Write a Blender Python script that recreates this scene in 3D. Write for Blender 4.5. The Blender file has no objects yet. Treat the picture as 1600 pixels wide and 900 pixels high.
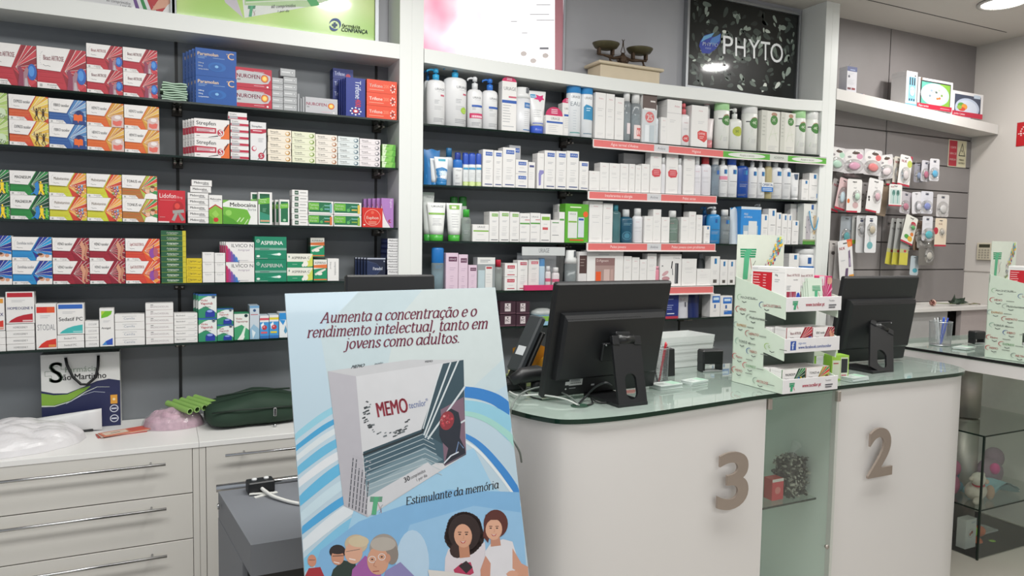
import bpy, bmesh, math, random
from math import sin, cos, pi, radians, sqrt, atan2
from mathutils import Vector, Matrix
random.seed(7)
SC = bpy.context.scene
COL = SC.collection

# ------------------------------------------------------------------ camera
F_PX = 1123.3
YAW, PITCH, ROLL = radians(25.8), radians(3.75), radians(0.94)
CAM = Vector((0.0, -3.2, 1.6))
FWD = Vector((sin(YAW)*cos(PITCH), cos(YAW)*cos(PITCH), -sin(PITCH)))
_rt = Vector((cos(YAW), -sin(YAW), 0)); _up = _rt.cross(FWD)
RT = cos(ROLL)*_rt + sin(ROLL)*_up
UP = -sin(ROLL)*_rt + cos(ROLL)*_up
cd = bpy.data.cameras.new('camera'); cam = bpy.data.objects.new('camera', cd); COL.objects.link(cam)
cd.sensor_width = 36; cd.lens = 36*F_PX/1600; cd.clip_start = 0.02
m = Matrix((RT, UP, -FWD)).transposed().to_4x4(); m.translation = CAM
cam.matrix_world = m
SC.camera = cam

# ------------------------------------------------------------------ world and light
w = bpy.data.worlds.new('world'); SC.world = w; w.use_nodes = True
bg = w.node_tree.nodes['Background']; bg.inputs[0].default_value = (0.86, 0.92, 1.0, 1); bg.inputs[1].default_value = 0.54
SC.view_settings.view_transform = 'Standard'; SC.view_settings.look = 'None'
SC.view_settings.gamma = 1; SC.view_settings.use_curve_mapping = False
SC.view_settings.exposure = 0.17
CEIL = 3.083
def area(name, loc, size, power, color=(1, 1, 1), rot=(0, 0, 0), sy=None):
    l = bpy.data.lights.new(name, 'AREA'); l.energy = power; l.color = color
    l.shape = 'RECTANGLE' if sy else 'DISK'; l.size = size
    if sy: l.size_y = sy
    o = bpy.data.objects.new(name, l); o.location = loc; o.rotation_euler = rot; COL.objects.link(o); return o
# ceiling tubes of the shop floor (behind and above the photographer)
area('shop_ceiling_light', (0.2, -1.9, CEIL-.06), 2.6, 47, (1.0, 1.0, .97), sy=.5)
area('shop_ceiling_light', (2.6, -1.9, CEIL-.06), 2.6, 37, (1.0, 1.0, .97), sy=.5)
area('shop_ceiling_light', (1.2, -4.6, CEIL-.06), 3.0, 52, (1.0, 1.0, .97), sy=.6)

# ------------------------------------------------------------------ pixel to place
def ray(x, y): return (x-800)/F_PX*RT - (y-450)/F_PX*UP + FWD
def atY(x, y, Y=0.0):
    d = ray(x, y); return CAM + d*((Y-CAM.y)/d.y)
def atZ(x, y, Z):
    d = ray(x, y); return CAM + d*((Z-CAM.z)/d.z)
def atX(x, y, X):
    d = ray(x, y); return CAM + d*((X-CAM.x)/d.x)
def atP(x, y, P, N):
    d = ray(x, y); return CAM + d*((P-CAM).dot(N)/d.dot(N))

# ------------------------------------------------------------------ materials
def lin(h):
    if isinstance(h, str):
        h = h.lstrip('#'); c = [int(h[i:i+2], 16)/255 for i in (0, 2, 4)]
    else: c = h
    return tuple((v/12.92 if v <= .04045 else ((v+.055)/1.055)**2.4) for v in c)
MATS = {}
def mat(h, rough=.45, metal=0.0, noise=.04, scale=30, trans=0.0, alpha=1.0, emit=0.0, coat=0.0, bump=0.0, bscale=60, spec=.5):
    k = (h, rough, metal, noise, scale, trans, alpha, emit, coat, bump, bscale, spec)
    if k in MATS: return MATS[k]
    mt = bpy.data.materials.new('m_%s' % h.lstrip('#')); mt.use_nodes = True; MATS[k] = mt
    nt = mt.node_tree; b = nt.nodes['Principled BSDF']; c = lin(h)
    b.inputs['Roughness'].default_value = rough; b.inputs['Metallic'].default_value = metal
    b.inputs['Specular IOR Level'].default_value = spec
    if trans: b.inputs['Transmission Weight'].default_value = trans; b.inputs['IOR'].default_value = 1.1
    if alpha < 1: b.inputs['Alpha'].default_value = alpha
    if coat: b.inputs['Coat Weight'].default_value = coat; b.inputs['Coat Roughness'].default_value = .06
    if emit: b.inputs['Emission Color'].default_value = (*c, 1); b.inputs['Emission Strength'].default_value = emit
    if noise:
        tc = nt.nodes.new('ShaderNodeTexCoord'); n = nt.nodes.new('ShaderNodeTexNoise'); n.inputs['Scale'].default_value = scale
        r = nt.nodes.new('ShaderNodeMapRange'); r.inputs[3].default_value = 1-noise; r.inputs[4].default_value = 1+noise
        v = nt.nodes.new('ShaderNodeVectorMath'); v.operation = 'SCALE'; v.inputs[0].default_value = c
        nt.links.new(tc.outputs['Object'], n.inputs['Vector']); nt.links.new(n.outputs[0], r.inputs[0])
        nt.links.new(r.outputs[0], v.inputs['Scale']); nt.links.new(v.outputs[0], b.inputs['Base Color'])
    else: b.inputs['Base Color'].default_value = (*c, 1)
    if bump:
        tc2 = nt.nodes.new('ShaderNodeTexCoord'); n2 = nt.nodes.new('ShaderNodeTexNoise'); n2.inputs['Scale'].default_value = bscale
        bp = nt.nodes.new('ShaderNodeBump'); bp.inputs['Strength'].default_value = bump
        nt.links.new(tc2.outputs['Object'], n2.inputs['Vector']); nt.links.new(n2.outputs[0], bp.inputs['Height']); nt.links.new(bp.outputs[0], b.inputs['Normal'])
    return mt
def glassmat(name, tint, opacity=.12, rough=.03):
    if name in MATS: return MATS[name]
    mt = bpy.data.materials.new(name); mt.use_nodes = True; MATS[name] = mt
    nt = mt.node_tree; nt.nodes.clear(); out = nt.nodes.new('ShaderNodeOutputMaterial')
    tr = nt.nodes.new('ShaderNodeBsdfTransparent'); tr.inputs[0].default_value = (*lin(tint), 1)
    gl = nt.nodes.new('ShaderNodeBsdfGlossy'); gl.inputs['Roughness'].default_value = rough
    df = nt.nodes.new('ShaderNodeBsdfDiffuse'); df.inputs[0].default_value = (*lin(tint), 1)
    lw = nt.nodes.new('ShaderNodeLayerWeight'); lw.inputs[0].default_value = .5; pw = nt.nodes.new('ShaderNodeMath'); pw.operation = 'POWER'; pw.inputs[1].default_value = 4; nt.links.new(lw.outputs['Facing'], pw.inputs[0]); fr = nt.nodes.new('ShaderNodeMath'); fr.operation = 'MULTIPLY_ADD'; fr.inputs[1].default_value = .9; fr.inputs[2].default_value = .035; nt.links.new(pw.outputs[0], fr.inputs[0])
    m1 = nt.nodes.new('ShaderNodeMixShader'); m1.inputs[0].default_value = opacity
    m2 = nt.nodes.new('ShaderNodeMixShader')
    nt.links.new(tr.outputs[0], m1.inputs[1]); nt.links.new(df.outputs[0], m1.inputs[2])
    nt.links.new(fr.outputs[0], m2.inputs[0]); nt.links.new(m1.outputs[0], m2.inputs[1]); nt.links.new(gl.outputs[0], m2.inputs[2])
    nt.links.new(m2.outputs[0], out.inputs[0]); return mt
CLEAR = glassmat('clear_plastic', '#ffffff', .06)
PANE = glassmat('pane_glass', '#f9fcfa', .02)
LIQ = glassmat('clear_liquid', '#dfe6e6', .45)

# ------------------------------------------------------------------ mesh builder
class MB:
    def __init__(s): s.v, s.f, s.m, s.sm, s.mats = [], [], [], [], []
    def mi(s, m):
        if isinstance(m, str): m = mat(m)
        if m not in s.mats: s.mats.append(m)
        return s.mats.index(m)
    def add(s, vs, fs, m, smooth=False):
        o = len(s.v); s.v += [tuple(v) for v in vs]; i = s.mi(m)
        for f in fs: s.f.append([o+k for k in f]); s.m.append(i); s.sm.append(smooth)
        return s
    def box(s, a, b, m, ch=0.0, M=None):
        (x0, y0, z0), (x1, y1, z1) = a, b
        if ch <= 0:
            vs = [(x0,y0,z0),(x1,y0,z0),(x1,y1,z0),(x0,y1,z0),(x0,y0,z1),(x1,y0,z1),(x1,y1,z1),(x0,y1,z1)]
            fs = [(0,3,2,1),(4,5,6,7),(0,1,5,4),(1,2,6,5),(2,3,7,6),(3,0,4,7)]
        else:
            vs = []; idx = {}
            for ix, x in enumerate((x0, x1)):
                for iy, y in enumerate((y0, y1)):
                    for iz, z in enumerate((z0, z1)):
                        sx, sy, sz = (ch, -ch)[ix], (ch, -ch)[iy], (ch, -ch)[iz]
                        idx[ix,iy,iz,0] = len(vs); vs.append((x, y+sy, z+sz))
                        idx[ix,iy,iz,1] = len(vs); vs.append((x+sx, y, z+sz))
                        idx[ix,iy,iz,2] = len(vs); vs.append((x+sx, y+sy, z))
            I = lambda a,b,c,k: idx[a,b,c,k]
            fs = []
            for k in (0, 1):
                q = [I(k,0,0,0),I(k,1,0,0),I(k,1,1,0),I(k,0,1,0)]; fs.append(q if k else q[::-1])
                q = [I(0,k,0,1),I(1,k,0,1),I(1,k,1,1),I(0,k,1,1)]; fs.append(q if not k else q[::-1])
                q = [I(0,0,k,2),I(1,0,k,2),I(1,1,k,2),I(0,1,k,2)]; fs.append(q if k else q[::-1])
            for a_ in (0,1):
                for b_ in (0,1):
                    fs.append([I(a_,b_,0,0),I(a_,b_,0,1),I(a_,b_,1,1),I(a_,b_,1,0)])
                    fs.append([I(a_,0,b_,0),I(a_,0,b_,2),I(a_,1,b_,2),I(a_,1,b_,0)])
                    fs.append([I(0,a_,b_,1),I(0,a_,b_,2),I(1,a_,b_,2),I(1,a_,b_,1)])
                    for c_ in (0,1): fs.append([I(a_,b_,c_,0),I(a_,b_,c_,1),I(a_,b_,c_,2)])
        if M is not None: vs = [tuple(M @ Vector(v)) for v in vs]
        return s.add(vs, fs, m)
    def lathe(s, prof, m, n=20, c=(0, 0), sx=1.0, sy=1.0, smooth=True, M=None, closed=True):
        vs, fs = [], []
        for r, z in prof:
            for k in range(n):
                a = 2*pi*k/n; vs.append((c[0]+r*sx*cos(a), c[1]+r*sy*sin(a), z))
        for i in range(len(prof)-1):
            for k in range(n): fs.append((i*n+k, i*n+(k+1) % n, (i+1)*n+(k+1) % n, (i+1)*n+k))
        if closed:
            fs.append(tuple(range(n))[::-1]); fs.append(tuple((len(prof)-1)*n+k for k in range(n)))
        if M is not None: vs = [tuple(M @ Vector(v)) for v in vs]
        return s.add(vs, fs, m, smooth)
    def tube(s, pts, r, m, n=8, cap=True, smooth=True):
        pts = [Vector(p) for p in pts]; vs, fs = [], []; R = r if isinstance(r, (list, tuple)) else [r]*len(pts)
        t = (pts[1]-pts[0]).normalized(); u = t.cross(Vector((0, 0, 1)))
        if u.length < 1e-3: u = t.cross(Vector((1, 0, 0)))
        u.normalize()
        for i, p in enumerate(pts):
            t = (pts[min(i+1, len(pts)-1)]-pts[max(i-1, 0)]).normalized()
            u = (u-t*u.dot(t)).normalized(); w_ = t.cross(u)
            for k in range(n):
                a = 2*pi*k/n; vs.append(p+R[i]*(cos(a)*u+sin(a)*w_))
        for i in range(len(pts)-1):
            for k in range(n): fs.append((i*n+k, i*n+(k+1) % n, (i+1)*n+(k+1) % n, (i+1)*n+k))
        if cap: fs.append(tuple(range(n))[::-1]); fs.append(tuple((len(pts)-1)*n+k for k in range(n)))
        return s.add(vs, fs, m, smooth)
    def prism(s, poly, z0, z1, m, mside=None, M=None, smooth=False):
        n = len(poly); vs = [(x, y, z0) for x, y in poly]+[(x, y, z1) for x, y in poly]
        if M is not None: vs = [tuple(M @ Vector(v)) for v in vs]
        s.add(vs, [tuple(range(n))[::-1], tuple(range(n, 2*n))], m)
        return s.add(vs, [(k, (k+1) % n, n+(k+1) % n, n+k) for k in range(n)], mside or m, smooth)
    def mesh(s, name):
        me = bpy.data.meshes.new(name); me.from_pydata(s.v, [], s.f)
        for m in s.mats: me.materials.append(m)
        me.polygons.foreach_set('material_index', s.m); me.polygons.foreach_set('use_smooth', s.sm)
        me.update(); return me
    def build(s, name, parent=None, loc=(0, 0, 0), rot=(0, 0, 0)):
        return link(name, s.mesh(name), parent, loc, rot)
def link(name, me, parent=None, loc=(0, 0, 0), rot=(0, 0, 0)):
    o = bpy.data.objects.new(name, me); COL.objects.link(o); o.location = loc; o.rotation_euler = rot
    if parent is not None: o.parent = parent
    return o
def tag(o, label=None, cat=None, group=None, kind=None):
    if label: o['label'] = label
    if cat: o['category'] = cat
    if group: o['group'] = group
    if kind: o['kind'] = kind
    return o
def thing(name, label, cat, loc=(0, 0, 0), rz=0.0, group=None):
    return tag(link(name, None, None, loc, (0, 0, rz)), label, cat, group)
def struct(name, mb, parent=None, **k): return tag(mb.build(name, parent, **k), kind='structure')
def dup(o, parent=None):
    c = o.copy(); COL.objects.link(c)
    if parent is not None: c.parent = parent
    for ch in o.children: dup(ch, c)
    return c
def joinbuild(mb, name, parent=None, **k): return mb.build(name, parent, **k)

# ------------------------------------------------------------------ printing: text and flat shapes
_TX = {}
def tgeo(t, bold=0.0, res=1, shear=0.0):
    k = (t, bold, res, shear)
    if k not in _TX:
        cu = bpy.data.curves.new('t', 'FONT'); cu.body = t; cu.size = 1; cu.offset = bold; cu.resolution_u = res; cu.shear = shear; cu.fill_mode = 'FRONT'
        o = bpy.data.objects.new('t', cu); me = o.to_mesh()
        vs = [(v.co.x, v.co.y) for v in me.vertices]; fs = [tuple(p.vertices) for p in me.polygons]
        o.to_mesh_clear(); bpy.data.objects.remove(o); bpy.data.curves.remove(cu)
        if vs:
            x0 = min(v[0] for v in vs); x1 = max(v[0] for v in vs)
            vs = [((x-x0)/.7, y/.7) for x, y in vs]; wd = (x1-x0)/.7
        else: wd = 0
        _TX[k] = (vs, fs, wd)
    return _TX[k]
class Pr:
    """paints flat shapes on a face; f(x, y, layer) gives the point in space"""
    def __init__(s, mb, f, aspect=1.0, strip=0): s.mb, s.f, s.l, s.a, s.strip = mb, f, 1, aspect, strip
    def poly(s, pts, c):
        if s.strip and max(p[0] for p in pts)-min(p[0] for p in pts) > s.strip*1.3:
            u0, u1 = min(p[0] for p in pts), max(p[0] for p in pts); n = int((u1-u0)/s.strip)+1
            for i in range(n):
                q = pts
                for X, sg in ((u0+(u1-u0)*i/n, 1), (u0+(u1-u0)*(i+1)/n, -1)):
                    o = []
                    for a, b in zip(q, q[1:]+q[:1]):
                        ia, ib = (a[0]-X)*sg >= 0, (b[0]-X)*sg >= 0
                        if ia: o.append(a)
                        if ia != ib: t = (X-a[0])/(b[0]-a[0]); o.append((X, a[1]+(b[1]-a[1])*t))
                    q = o
                    if len(q) < 3: break
                if len(q) >= 3: s.mb.add([s.f(x, y, s.l) for x, y in q], [tuple(range(len(q)))], c)
            s.l += 1; return s
        s.mb.add([s.f(x, y, s.l) for x, y in pts], [tuple(range(len(pts)))], c); s.l += 1; return s
    def rect(s, x0, y0, x1, y1, c, n=1):
        if n == 1 or s.strip: return s.poly([(x0, y0), (x1, y0), (x1, y1), (x0, y1)], c)
        vs, fs = [], []
        for i in range(n+1):
            x = x0+(x1-x0)*i/n; vs += [s.f(x, y0, s.l), s.f(x, y1, s.l)]
        for i in range(n): fs.append((2*i, 2*i+2, 2*i+3, 2*i+1))
        s.mb.add(vs, fs, c); s.l += 1; return s
    def ell(s, cx, cy, rx, ry, c, n=18, a0=0, a1=2*pi, rot=0):
        full = abs(a1-a0-2*pi) < 1e-6; k = n if full else n+1; P = []
        for i in range(k):
            a = a0+(a1-a0)*i/n; X, Y = rx*cos(a), ry*sin(a); P.append((cx+X*cos(rot)-Y*sin(rot), cy+X*sin(rot)+Y*cos(rot)))
        return s.poly(P, c)
    def circ(s, cx, cy, r, c, n=18): return s.ell(cx, cy, r, r*s.a, c, n)   # r in units of width
    def line(s, pts, w, c):
        vs, fs = [], []; n = len(pts); W = w if isinstance(w, (list, tuple)) else [w]*n
        for i, (x, y) in enumerate(pts):
            x0, y0 = pts[max(i-1, 0)]; x1, y1 = pts[min(i+1, n-1)]
            dx, dy = x1-x0, (y1-y0)/s.a; L = max(sqrt(dx*dx+dy*dy), 1e-9); nx, ny = -dy/L*W[i]/2, dx/L*W[i]/2*s.a
            vs += [s.f(x+nx, y+ny, s.l), s.f(x-nx, y-ny, s.l)]
        for i in range(n-1): fs.append((2*i, 2*i+1, 2*i+3, 2*i+2))
        s.mb.add(vs, fs, c); s.l += 1; return s
    def text(s, t, x, y, h, c, maxw=None, al='l', bold=0.0, res=2, shear=0.0, rot=0, sy=1, vert=0, xs=1.0):
        """h = cap height in face-height units, x,y = baseline start"""
        if bold:
            l0 = s.l; dx = min(bold*2.4, .06)*h*(1 if vert else 1/s.a)
            s.text(t, x+(0 if vert else dx*cos(rot)), y+((dx*s.a if vert > 0 else -dx*s.a) if vert else dx*sin(rot)*s.a*sy), h, c, maxw, al, 0, res, shear, rot, sy, vert, xs); s.l = l0
        vs, fs, wd = tgeo(t, 0, res, shear)
        k = h/s.a*xs      # width units per text unit
        if vert:          # reads along the height
            k2 = h*s.a; W = wd*k2
            if maxw and W > maxw: k2 *= maxw/W
            hh = h
            if vert > 0: q = [s.f(x-vy*hh, y+vx*k2, s.l) for vx, vy in vs]
            else: q = [s.f(x+vy*hh, y-vx*k2, s.l) for vx, vy in vs]
            s.mb.add(q, fs, c); s.l += 1; return s
        if maxw and wd*k > maxw: k = maxw/wd
        o = {'l': 0, 'c': -wd*k/2, 'r': -wd*k}[al]
        cr, sr = cos(rot), sin(rot); q = []
        for vx, vy in vs:
            X, Y = vx*k+o, vy*h/s.a
            q.append(s.f(x+X*cr-Y*sr, y+(X*sr+Y*cr)*s.a*sy, s.l))
        s.mb.add(q, fs, c); s.l += 1; return s
    def lines(s, x, y, w, n, c, gap=.05, th=.018, ragged=.3, seed=1):
        R = random.Random(seed)
        for i in range(n): s.rect(x, y-i*gap, x+w*(1-ragged*R.random()), y-i*gap-th, c); s.l -= 1
        s.l += 1; return s
EPS = .00012
def front(w, h, y=0.0, x0=None):
    a = -w/2 if x0 is None else x0
    return lambda u, v, l: (a+u*w, y-EPS*l, v*h)
def left(w, d, h): return lambda u, v, l: (-w/2-EPS*l, d-u*d, v*h)          # side turned to the camera
def cyl(r, h, z0=0, sy=1.0, cy=0, span=pi*.8):
    """label wrapped on a round body, u=.5 faces the shop (-Y)"""
    def f(u, v, l):
        a = -pi/2+(u-.5)*span; R = r+EPS*l+.0004
        return (R*cos(a), cy+R*sy*sin(a), z0+v*h)
    return f
def plane_px(P, N, eps=.00015):
    """paint in photograph pixels on the plane P,N (N points to the shop)"""
    return lambda x, y, l: atP(x, y, P, N)+N*(eps*l)
# ------------------------------------------------------------------ the setting
WALL_Y = 0.19
WHITE = mat('#dfe1de', .38, noise=.015, scale=4)
WHITE2 = mat('#d6d3cf', .4, noise=.015, scale=4)
WARMW = mat('#c9c3bd', .6, noise=.02, scale=3)
GREYP = mat('#767a7e', .5, noise=.05, scale=9)
GREYW = mat('#85807f', .5, noise=.05, scale=9)
BLACK = mat('#0d0e0f', .5, noise=0)
DKGLASS = mat('#0b1f18', .12, noise=.1, scale=14)
GLASS = glassmat('shelf_glass', '#7e958b', .10, .04)
CTGLASS = glassmat('counter_glass', '#d3e2da', .42, .03)
CHROME = mat('#b9babb', .22, metal=1.0, noise=.03)
STEEL = mat('#b5ada6', .5, metal=.85, noise=.05, scale=80)
ALU = mat('#9fa2a5', .4, metal=.8, noise=.03)

b = MB(); b.box((-3, -8, -.05), (7.5, .4, 0), mat('#b8b2a8', .35, noise=.06, scale=2)); struct('floor', b)
b = MB(); CEILM = mat('#c8c2bc', .7, noise=.02, scale=3)
b.box((-3, -8, CEIL), (7.5, .4, CEIL+.1), CEILM); ceil = struct('ceiling', b)
b = MB(); b.box((3.75, -.131, CEIL-.0015), (5.22, -.124, CEIL+.001), mat('#3a3634', .8)); tag(b.build('shadow_gap', ceil), kind=None)
b = MB(); b.box((5.41, -8, 0), (5.51, .4, CEIL), WARMW); wr = struct('wall_right', b)
b = MB(); b.box((5.405, -8, 1.429), (5.4102, WALL_Y, 1.433), mat('#a39c96', .6)); b.build('panel_joint', wr)
b = MB(); b.box((-3, WALL_Y+.012, 0), (5.5, WALL_Y+.1, CEIL), mat('#3c3e40', .8)); wb = struct('wall_back', b)
# grey laminate panels of the back wall, parted by black slotted tracks
def panel(x0, x1, z0, z1, m):
    p = MB(); p.box((x0, WALL_Y, z0), (x1, WALL_Y+.014, z1), m, .001); p.build('wall_panel', wb)
for a, c in ((-1.3, .049), (.059, .905), (.913, .966), (1.079, 1.915), (1.925, 2.74), (2.748, 3.635)): panel(a, c, 0, 2.44, GREYP); panel(a, c, 2.443, CEIL, mat('#a6a7ac', .5, noise=.04, scale=9))  # upper panels: same grey, with the ceiling light's brightness put into the colour
tk = MB()
for x in (.054, .909, 1.92, 2.744):
    t_ = MB(); t_.box((x-.006, WALL_Y-.003, .0), (x+.006, WALL_Y+.013, CEIL), BLACK)
    for k in range(14): t_.box((x-.002, WALL_Y-.0036, 2.55+k*.035), (x+.002, WALL_Y-.003, 2.57+k*.035), ALU)
    t_.build('slotted_track', wb)
SZ = [atY(1500, y, WALL_Y).z for y in (470, 421, 381, 341, 301, 262, 219)]
XS = 4.474
for i in range(6):
    for a, c in ((3.75, XS-.006), (XS+.006, 5.41)):
        p = MB(); p.box((a, WALL_Y-.004, SZ[i]+.004), (c, WALL_Y+.014, SZ[i+1]-.004), GREYW, .0012)
        p.box((a, WALL_Y+.006, SZ[i+1]-.004), (c, WALL_Y+.014, SZ[i+1]+.004), mat('#4a4644', .6)); p.build('slat', wb)
panel(3.75, XS-.004, SZ[-1]+.005, CEIL, GREYW); panel(XS+.004, 5.41, SZ[-1]+.005, CEIL, GREYW); panel(3.75, 5.41, 0, SZ[0]-.03, mat('#a9a8a6', .5))
p = MB(); p.box((3.75, WALL_Y-.012, SZ[0]-.03), (5.41, WALL_Y+.014, SZ[0]), WHITE2, .001); p.build('base_rail', wb)

# ------------------------------------------------------------------ shelving bays
def lerp(pts, x):
    if x <= pts[0][0]: i = 0
    else: i = max(k for k in range(len(pts)-1) if pts[k][0] <= x)
    (x0, z0), (x1, z1) = pts[i], pts[i+1]; return z0+(z1-z0)*(x-x0)/(x1-x0)
def slab(mb, top, y0, y1, th, m, medge=None):
    """a board or pane whose top line follows (x, z) points"""
    for i in range(len(top)-1):
        (xa, za), (xb, zb) = top[i], top[i+1]
        vs = [(xa,y0,za-th),(xb,y0,zb-th),(xb,y1,zb-th),(xa,y1,za-th),(xa,y0,za),(xb,y0,zb),(xb,y1,zb),(xa,y1,za)]
        mb.add(vs, [(0,3,2,1),(4,5,6,7)], m); mb.add(vs, [(0,1,5,4),(2,3,7,6)], medge or m)
        if i == 0: mb.add(vs, [(3,0,4,7)], medge or m)
        if i == len(top)-2: mb.add(vs, [(1,2,6,5)], medge or m)
def pxz(pts, Y=0.0):
    o = []
    for x, y in pts:
        q = atY(x, y, Y); o.append((q.x, q.z))
    return o
def side(parent, x0, x1, name='side_panel'):
    b = MB(); b.box((x0, 0, 0), (x1, WALL_Y, CEIL), WHITE, .0008); return b.build(name, parent)
bayL = thing('wall_shelving', 'left white wall shelving bay with five glass shelves of medicine boxes', 'shelving')
bayR = thing('wall_shelving', 'middle wide white shelving bay with glass shelves of skin care bottles', 'shelving')
bay3 = thing('wall_shelving', 'white shelf board across the grey slatted baby goods bay', 'shelving')
side(bayL, .966, 1.0225); side(bayR, 1.0225, 1.079); side(bayR, 3.635, 3.69); side(bay3, 3.69, 3.75)
side(bayL, -1.36, -1.3)
b = MB(); slab(b, [(-1.3, 2.472), (.966, 2.476)], .001, WALL_Y, .065, WHITE); b.build('top_board', bayL)
TOPR = pxz([(663, 75.5), (770, 94), (877, 110), (960, 122), (1040, 132), (1140, 143.2), (1240, 154.5)])+[(3.635, 2.487)]
b = MB(); slab(b, TOPR, .001, WALL_Y, .063, WHITE); b.build('top_board', bayR)
TOP3 = pxz([(1306, 135.5), (1559, 196)]); TOP3[0] = (3.75, TOP3[0][1]-.01); TOP3[1] = (5.40, 2.487)
b = MB(); slab(b, TOP3, -.004, WALL_Y, .066, WHITE2); b.build('top_board', bay3)
TH = .008
def gshelf(parent, pts, x0=None, x1=None, y0=.004, brackets=(), Y=0.0):
    q = pxz(pts, Y); q = [(x, z) for x, z in q]
    if x0 is not None:
        z = q[0][1]+(q[1][1]-q[0][1])*(x0-q[0][0])/(q[1][0]-q[0][0]); q[0] = (x0, z)
    if x1 is not None:
        z = q[-2][1]+(q[-1][1]-q[-2][1])*(x1-q[-2][0])/(q[-1][0]-q[-2][0]); q[-1] = (x1, z)
    q = [(x, z+TH/2) for x, z in q]        # the pixels give the middle of the pane's edge
    b = MB(); slab(b, q, y0, WALL_Y-.006, TH, GLASS, DKGLASS); o = b.build('glass_shelf', parent)
    for bx in brackets:
        z = lerp(q, bx)-TH
        c = MB()
        for s in (-.011, .011):
            c.box((bx+s-.004, WALL_Y-.075, z-.018), (bx+s+.004, WALL_Y-.004, z-.001), STEEL, .001)
            c.lathe([(.005, 0), (.006, .004), (.006, .03), (.004, .034)], STEEL, 10, M=Matrix.Translation((bx+s, WALL_Y-.10, z-.012)) @ Matrix.Rotation(-pi/2, 4, 'X'))
        c.box((bx-.02, WALL_Y-.02, z-.03), (bx+.02, WALL_Y-.003, z-.001), mat('#3b3631', .4, metal=.6), .001)
        c.build('bracket', o)
    return q
SH = {}
bl = (.054, .909)
SH['A1'] = gshelf(bayL, [(0, 132.5), (320, 162.5), (622, 189)], -1.3, .962, brackets=bl)
SH['A2'] = gshelf(bayL, [(0, 226.5), (320, 247), (622, 264)], -1.3, .962, brackets=bl)
SH['A3'] = gshelf(bayL, [(0, 343.5), (260, 349.5), (622, 357.5)], -1.3, .962, brackets=bl)
SH['A4'] = gshelf(bayL, [(0, 447), (260, 444.5), (545, 440.5)], -1.3, .962, brackets=bl)
SH['A5'] = gshelf(bayL, [(0, 552), (320, 536.5), (447, 529.5)], -1.3, .962, brackets=bl)
br = (1.92, 2.744)
SH['R1'] = gshelf(bayR, [(686, 196), (927, 216.5), (1129, 233.5), (1289, 243.5)], 1.083, 3.631, brackets=br)
SH['R2'] = gshelf(bayR, [(663, 289.5), (919, 298.5), (1120, 308.5), (1285, 315)], 1.083, 3.631, brackets=br)
SH['R3'] = gshelf(bayR, [(663, 378), (917, 381), (1117, 382.5), (1281, 383.6)], 1.083, 3.631, brackets=br)
SH['R4'] = gshelf(bayR, [(778, 456), (900, 454), (1045, 449), (1146, 446.5)], 1.083, 3.631, brackets=br)
SH['R5'] = gshelf(bayR, [(781, 512.5), (919, 508.5), (1040, 500), (1146, 495.6)], 1.083, 3.631, brackets=br)
# coral and green price rails clipped to the front of the glass
CORAL = mat('#d9706e', .4, noise=.03); RAILW = mat('#e6dedc', .35)
def rail(px, segs, hpx=13):
    """px: top edge points of the rail; segs: (x0, x1, colour, text, textcolour)"""
    q = pxz(px, -.012); b = MB()
    slab(b, [(x, z) for x, z in q], -.012, -.006, .048, RAILW)
    slab(b, [(x, z-.043) for x, z in q], -.020, -.006, .005, RAILW)
    slab(b, [(x, z) for x, z in q], -.012, .02, .0025, RAILW)
    o = b.build('price_rail', bayR)
    for x0, x1, c, t, tc in segs:
        m = MB(); za = lerp(q, (x0+x1)/2); x0_, x1_ = x0, x1; w = x1-x0
        def f(u, v, l, x0=x0, w=w): X = x0+u*w; return (X, -.0125-EPS*l, lerp(q, X)-.040+v*.034)
        p = Pr(m, f, w/.034); p.rect(0, 0, 1, 1, c, 6)
        if t == 'oval':
            p.ell(.5, .5, .40, .42, mat('#d7d9d2'), 24); p.text(tc, .5, .33, .36, '#6f7568', .7, 'c')
        elif t: p.text(t, .5, .3, .42, tc, .8, 'c')
        m.build('rail_label', o)
X_ = lambda x, y: atY(x, y, -.012).x
W_ = mat('#f3dcda'); G_ = mat('#5aa63c')
rail([(927, 216), (1024, 224.5), (1129, 234), (1291, 246)], [(X_(928, 220), X_(1022, 228), CORAL, 'Água termal d’Avène', W_), (X_(1022, 228), X_(1045, 230), mat('#c9c9cc'), 'Avène', '#77777c'), (X_(1045, 230), X_(1130, 238), CORAL, 'Higiene', W_),
     (X_(1130, 238), X_(1203, 244), G_, 'oval', 'Atopia e secura'), (X_(1203, 244), X_(1231, 246), mat('#c4c8c0'), 'ADERMA', '#70766e'), (X_(1231, 246), X_(1291, 250), G_, 'oval', 'Atopia e secura')])
rail([(919, 297.5), (1120, 305.5)], [(X_(921, 302), X_(1011, 306), CORAL, 'Intolerantes e alergia', W_), (X_(1011, 306), X_(1033, 307), mat('#c9c9cc'), 'Avène', '#77777c'), (X_(1033, 307), X_(1119, 311), CORAL, 'Peles secas', W_)])
rail([(917, 378.5), (1118, 380)], [(X_(919, 384), X_(1011, 384), CORAL, 'Peles jovens', W_), (X_(1011, 384), X_(1033, 384), mat('#c9c9cc'), 'Avène', '#77777c'), (X_(1033, 384), X_(1117, 384), CORAL, 'Peles jovens com problemas', W_)])
rail([(920, 449.5), (1115, 446)], [(X_(922, 453), X_(1030, 452), CORAL, '', W_), (X_(1032, 452), X_(1114, 451), CORAL, '', W_)])

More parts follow.
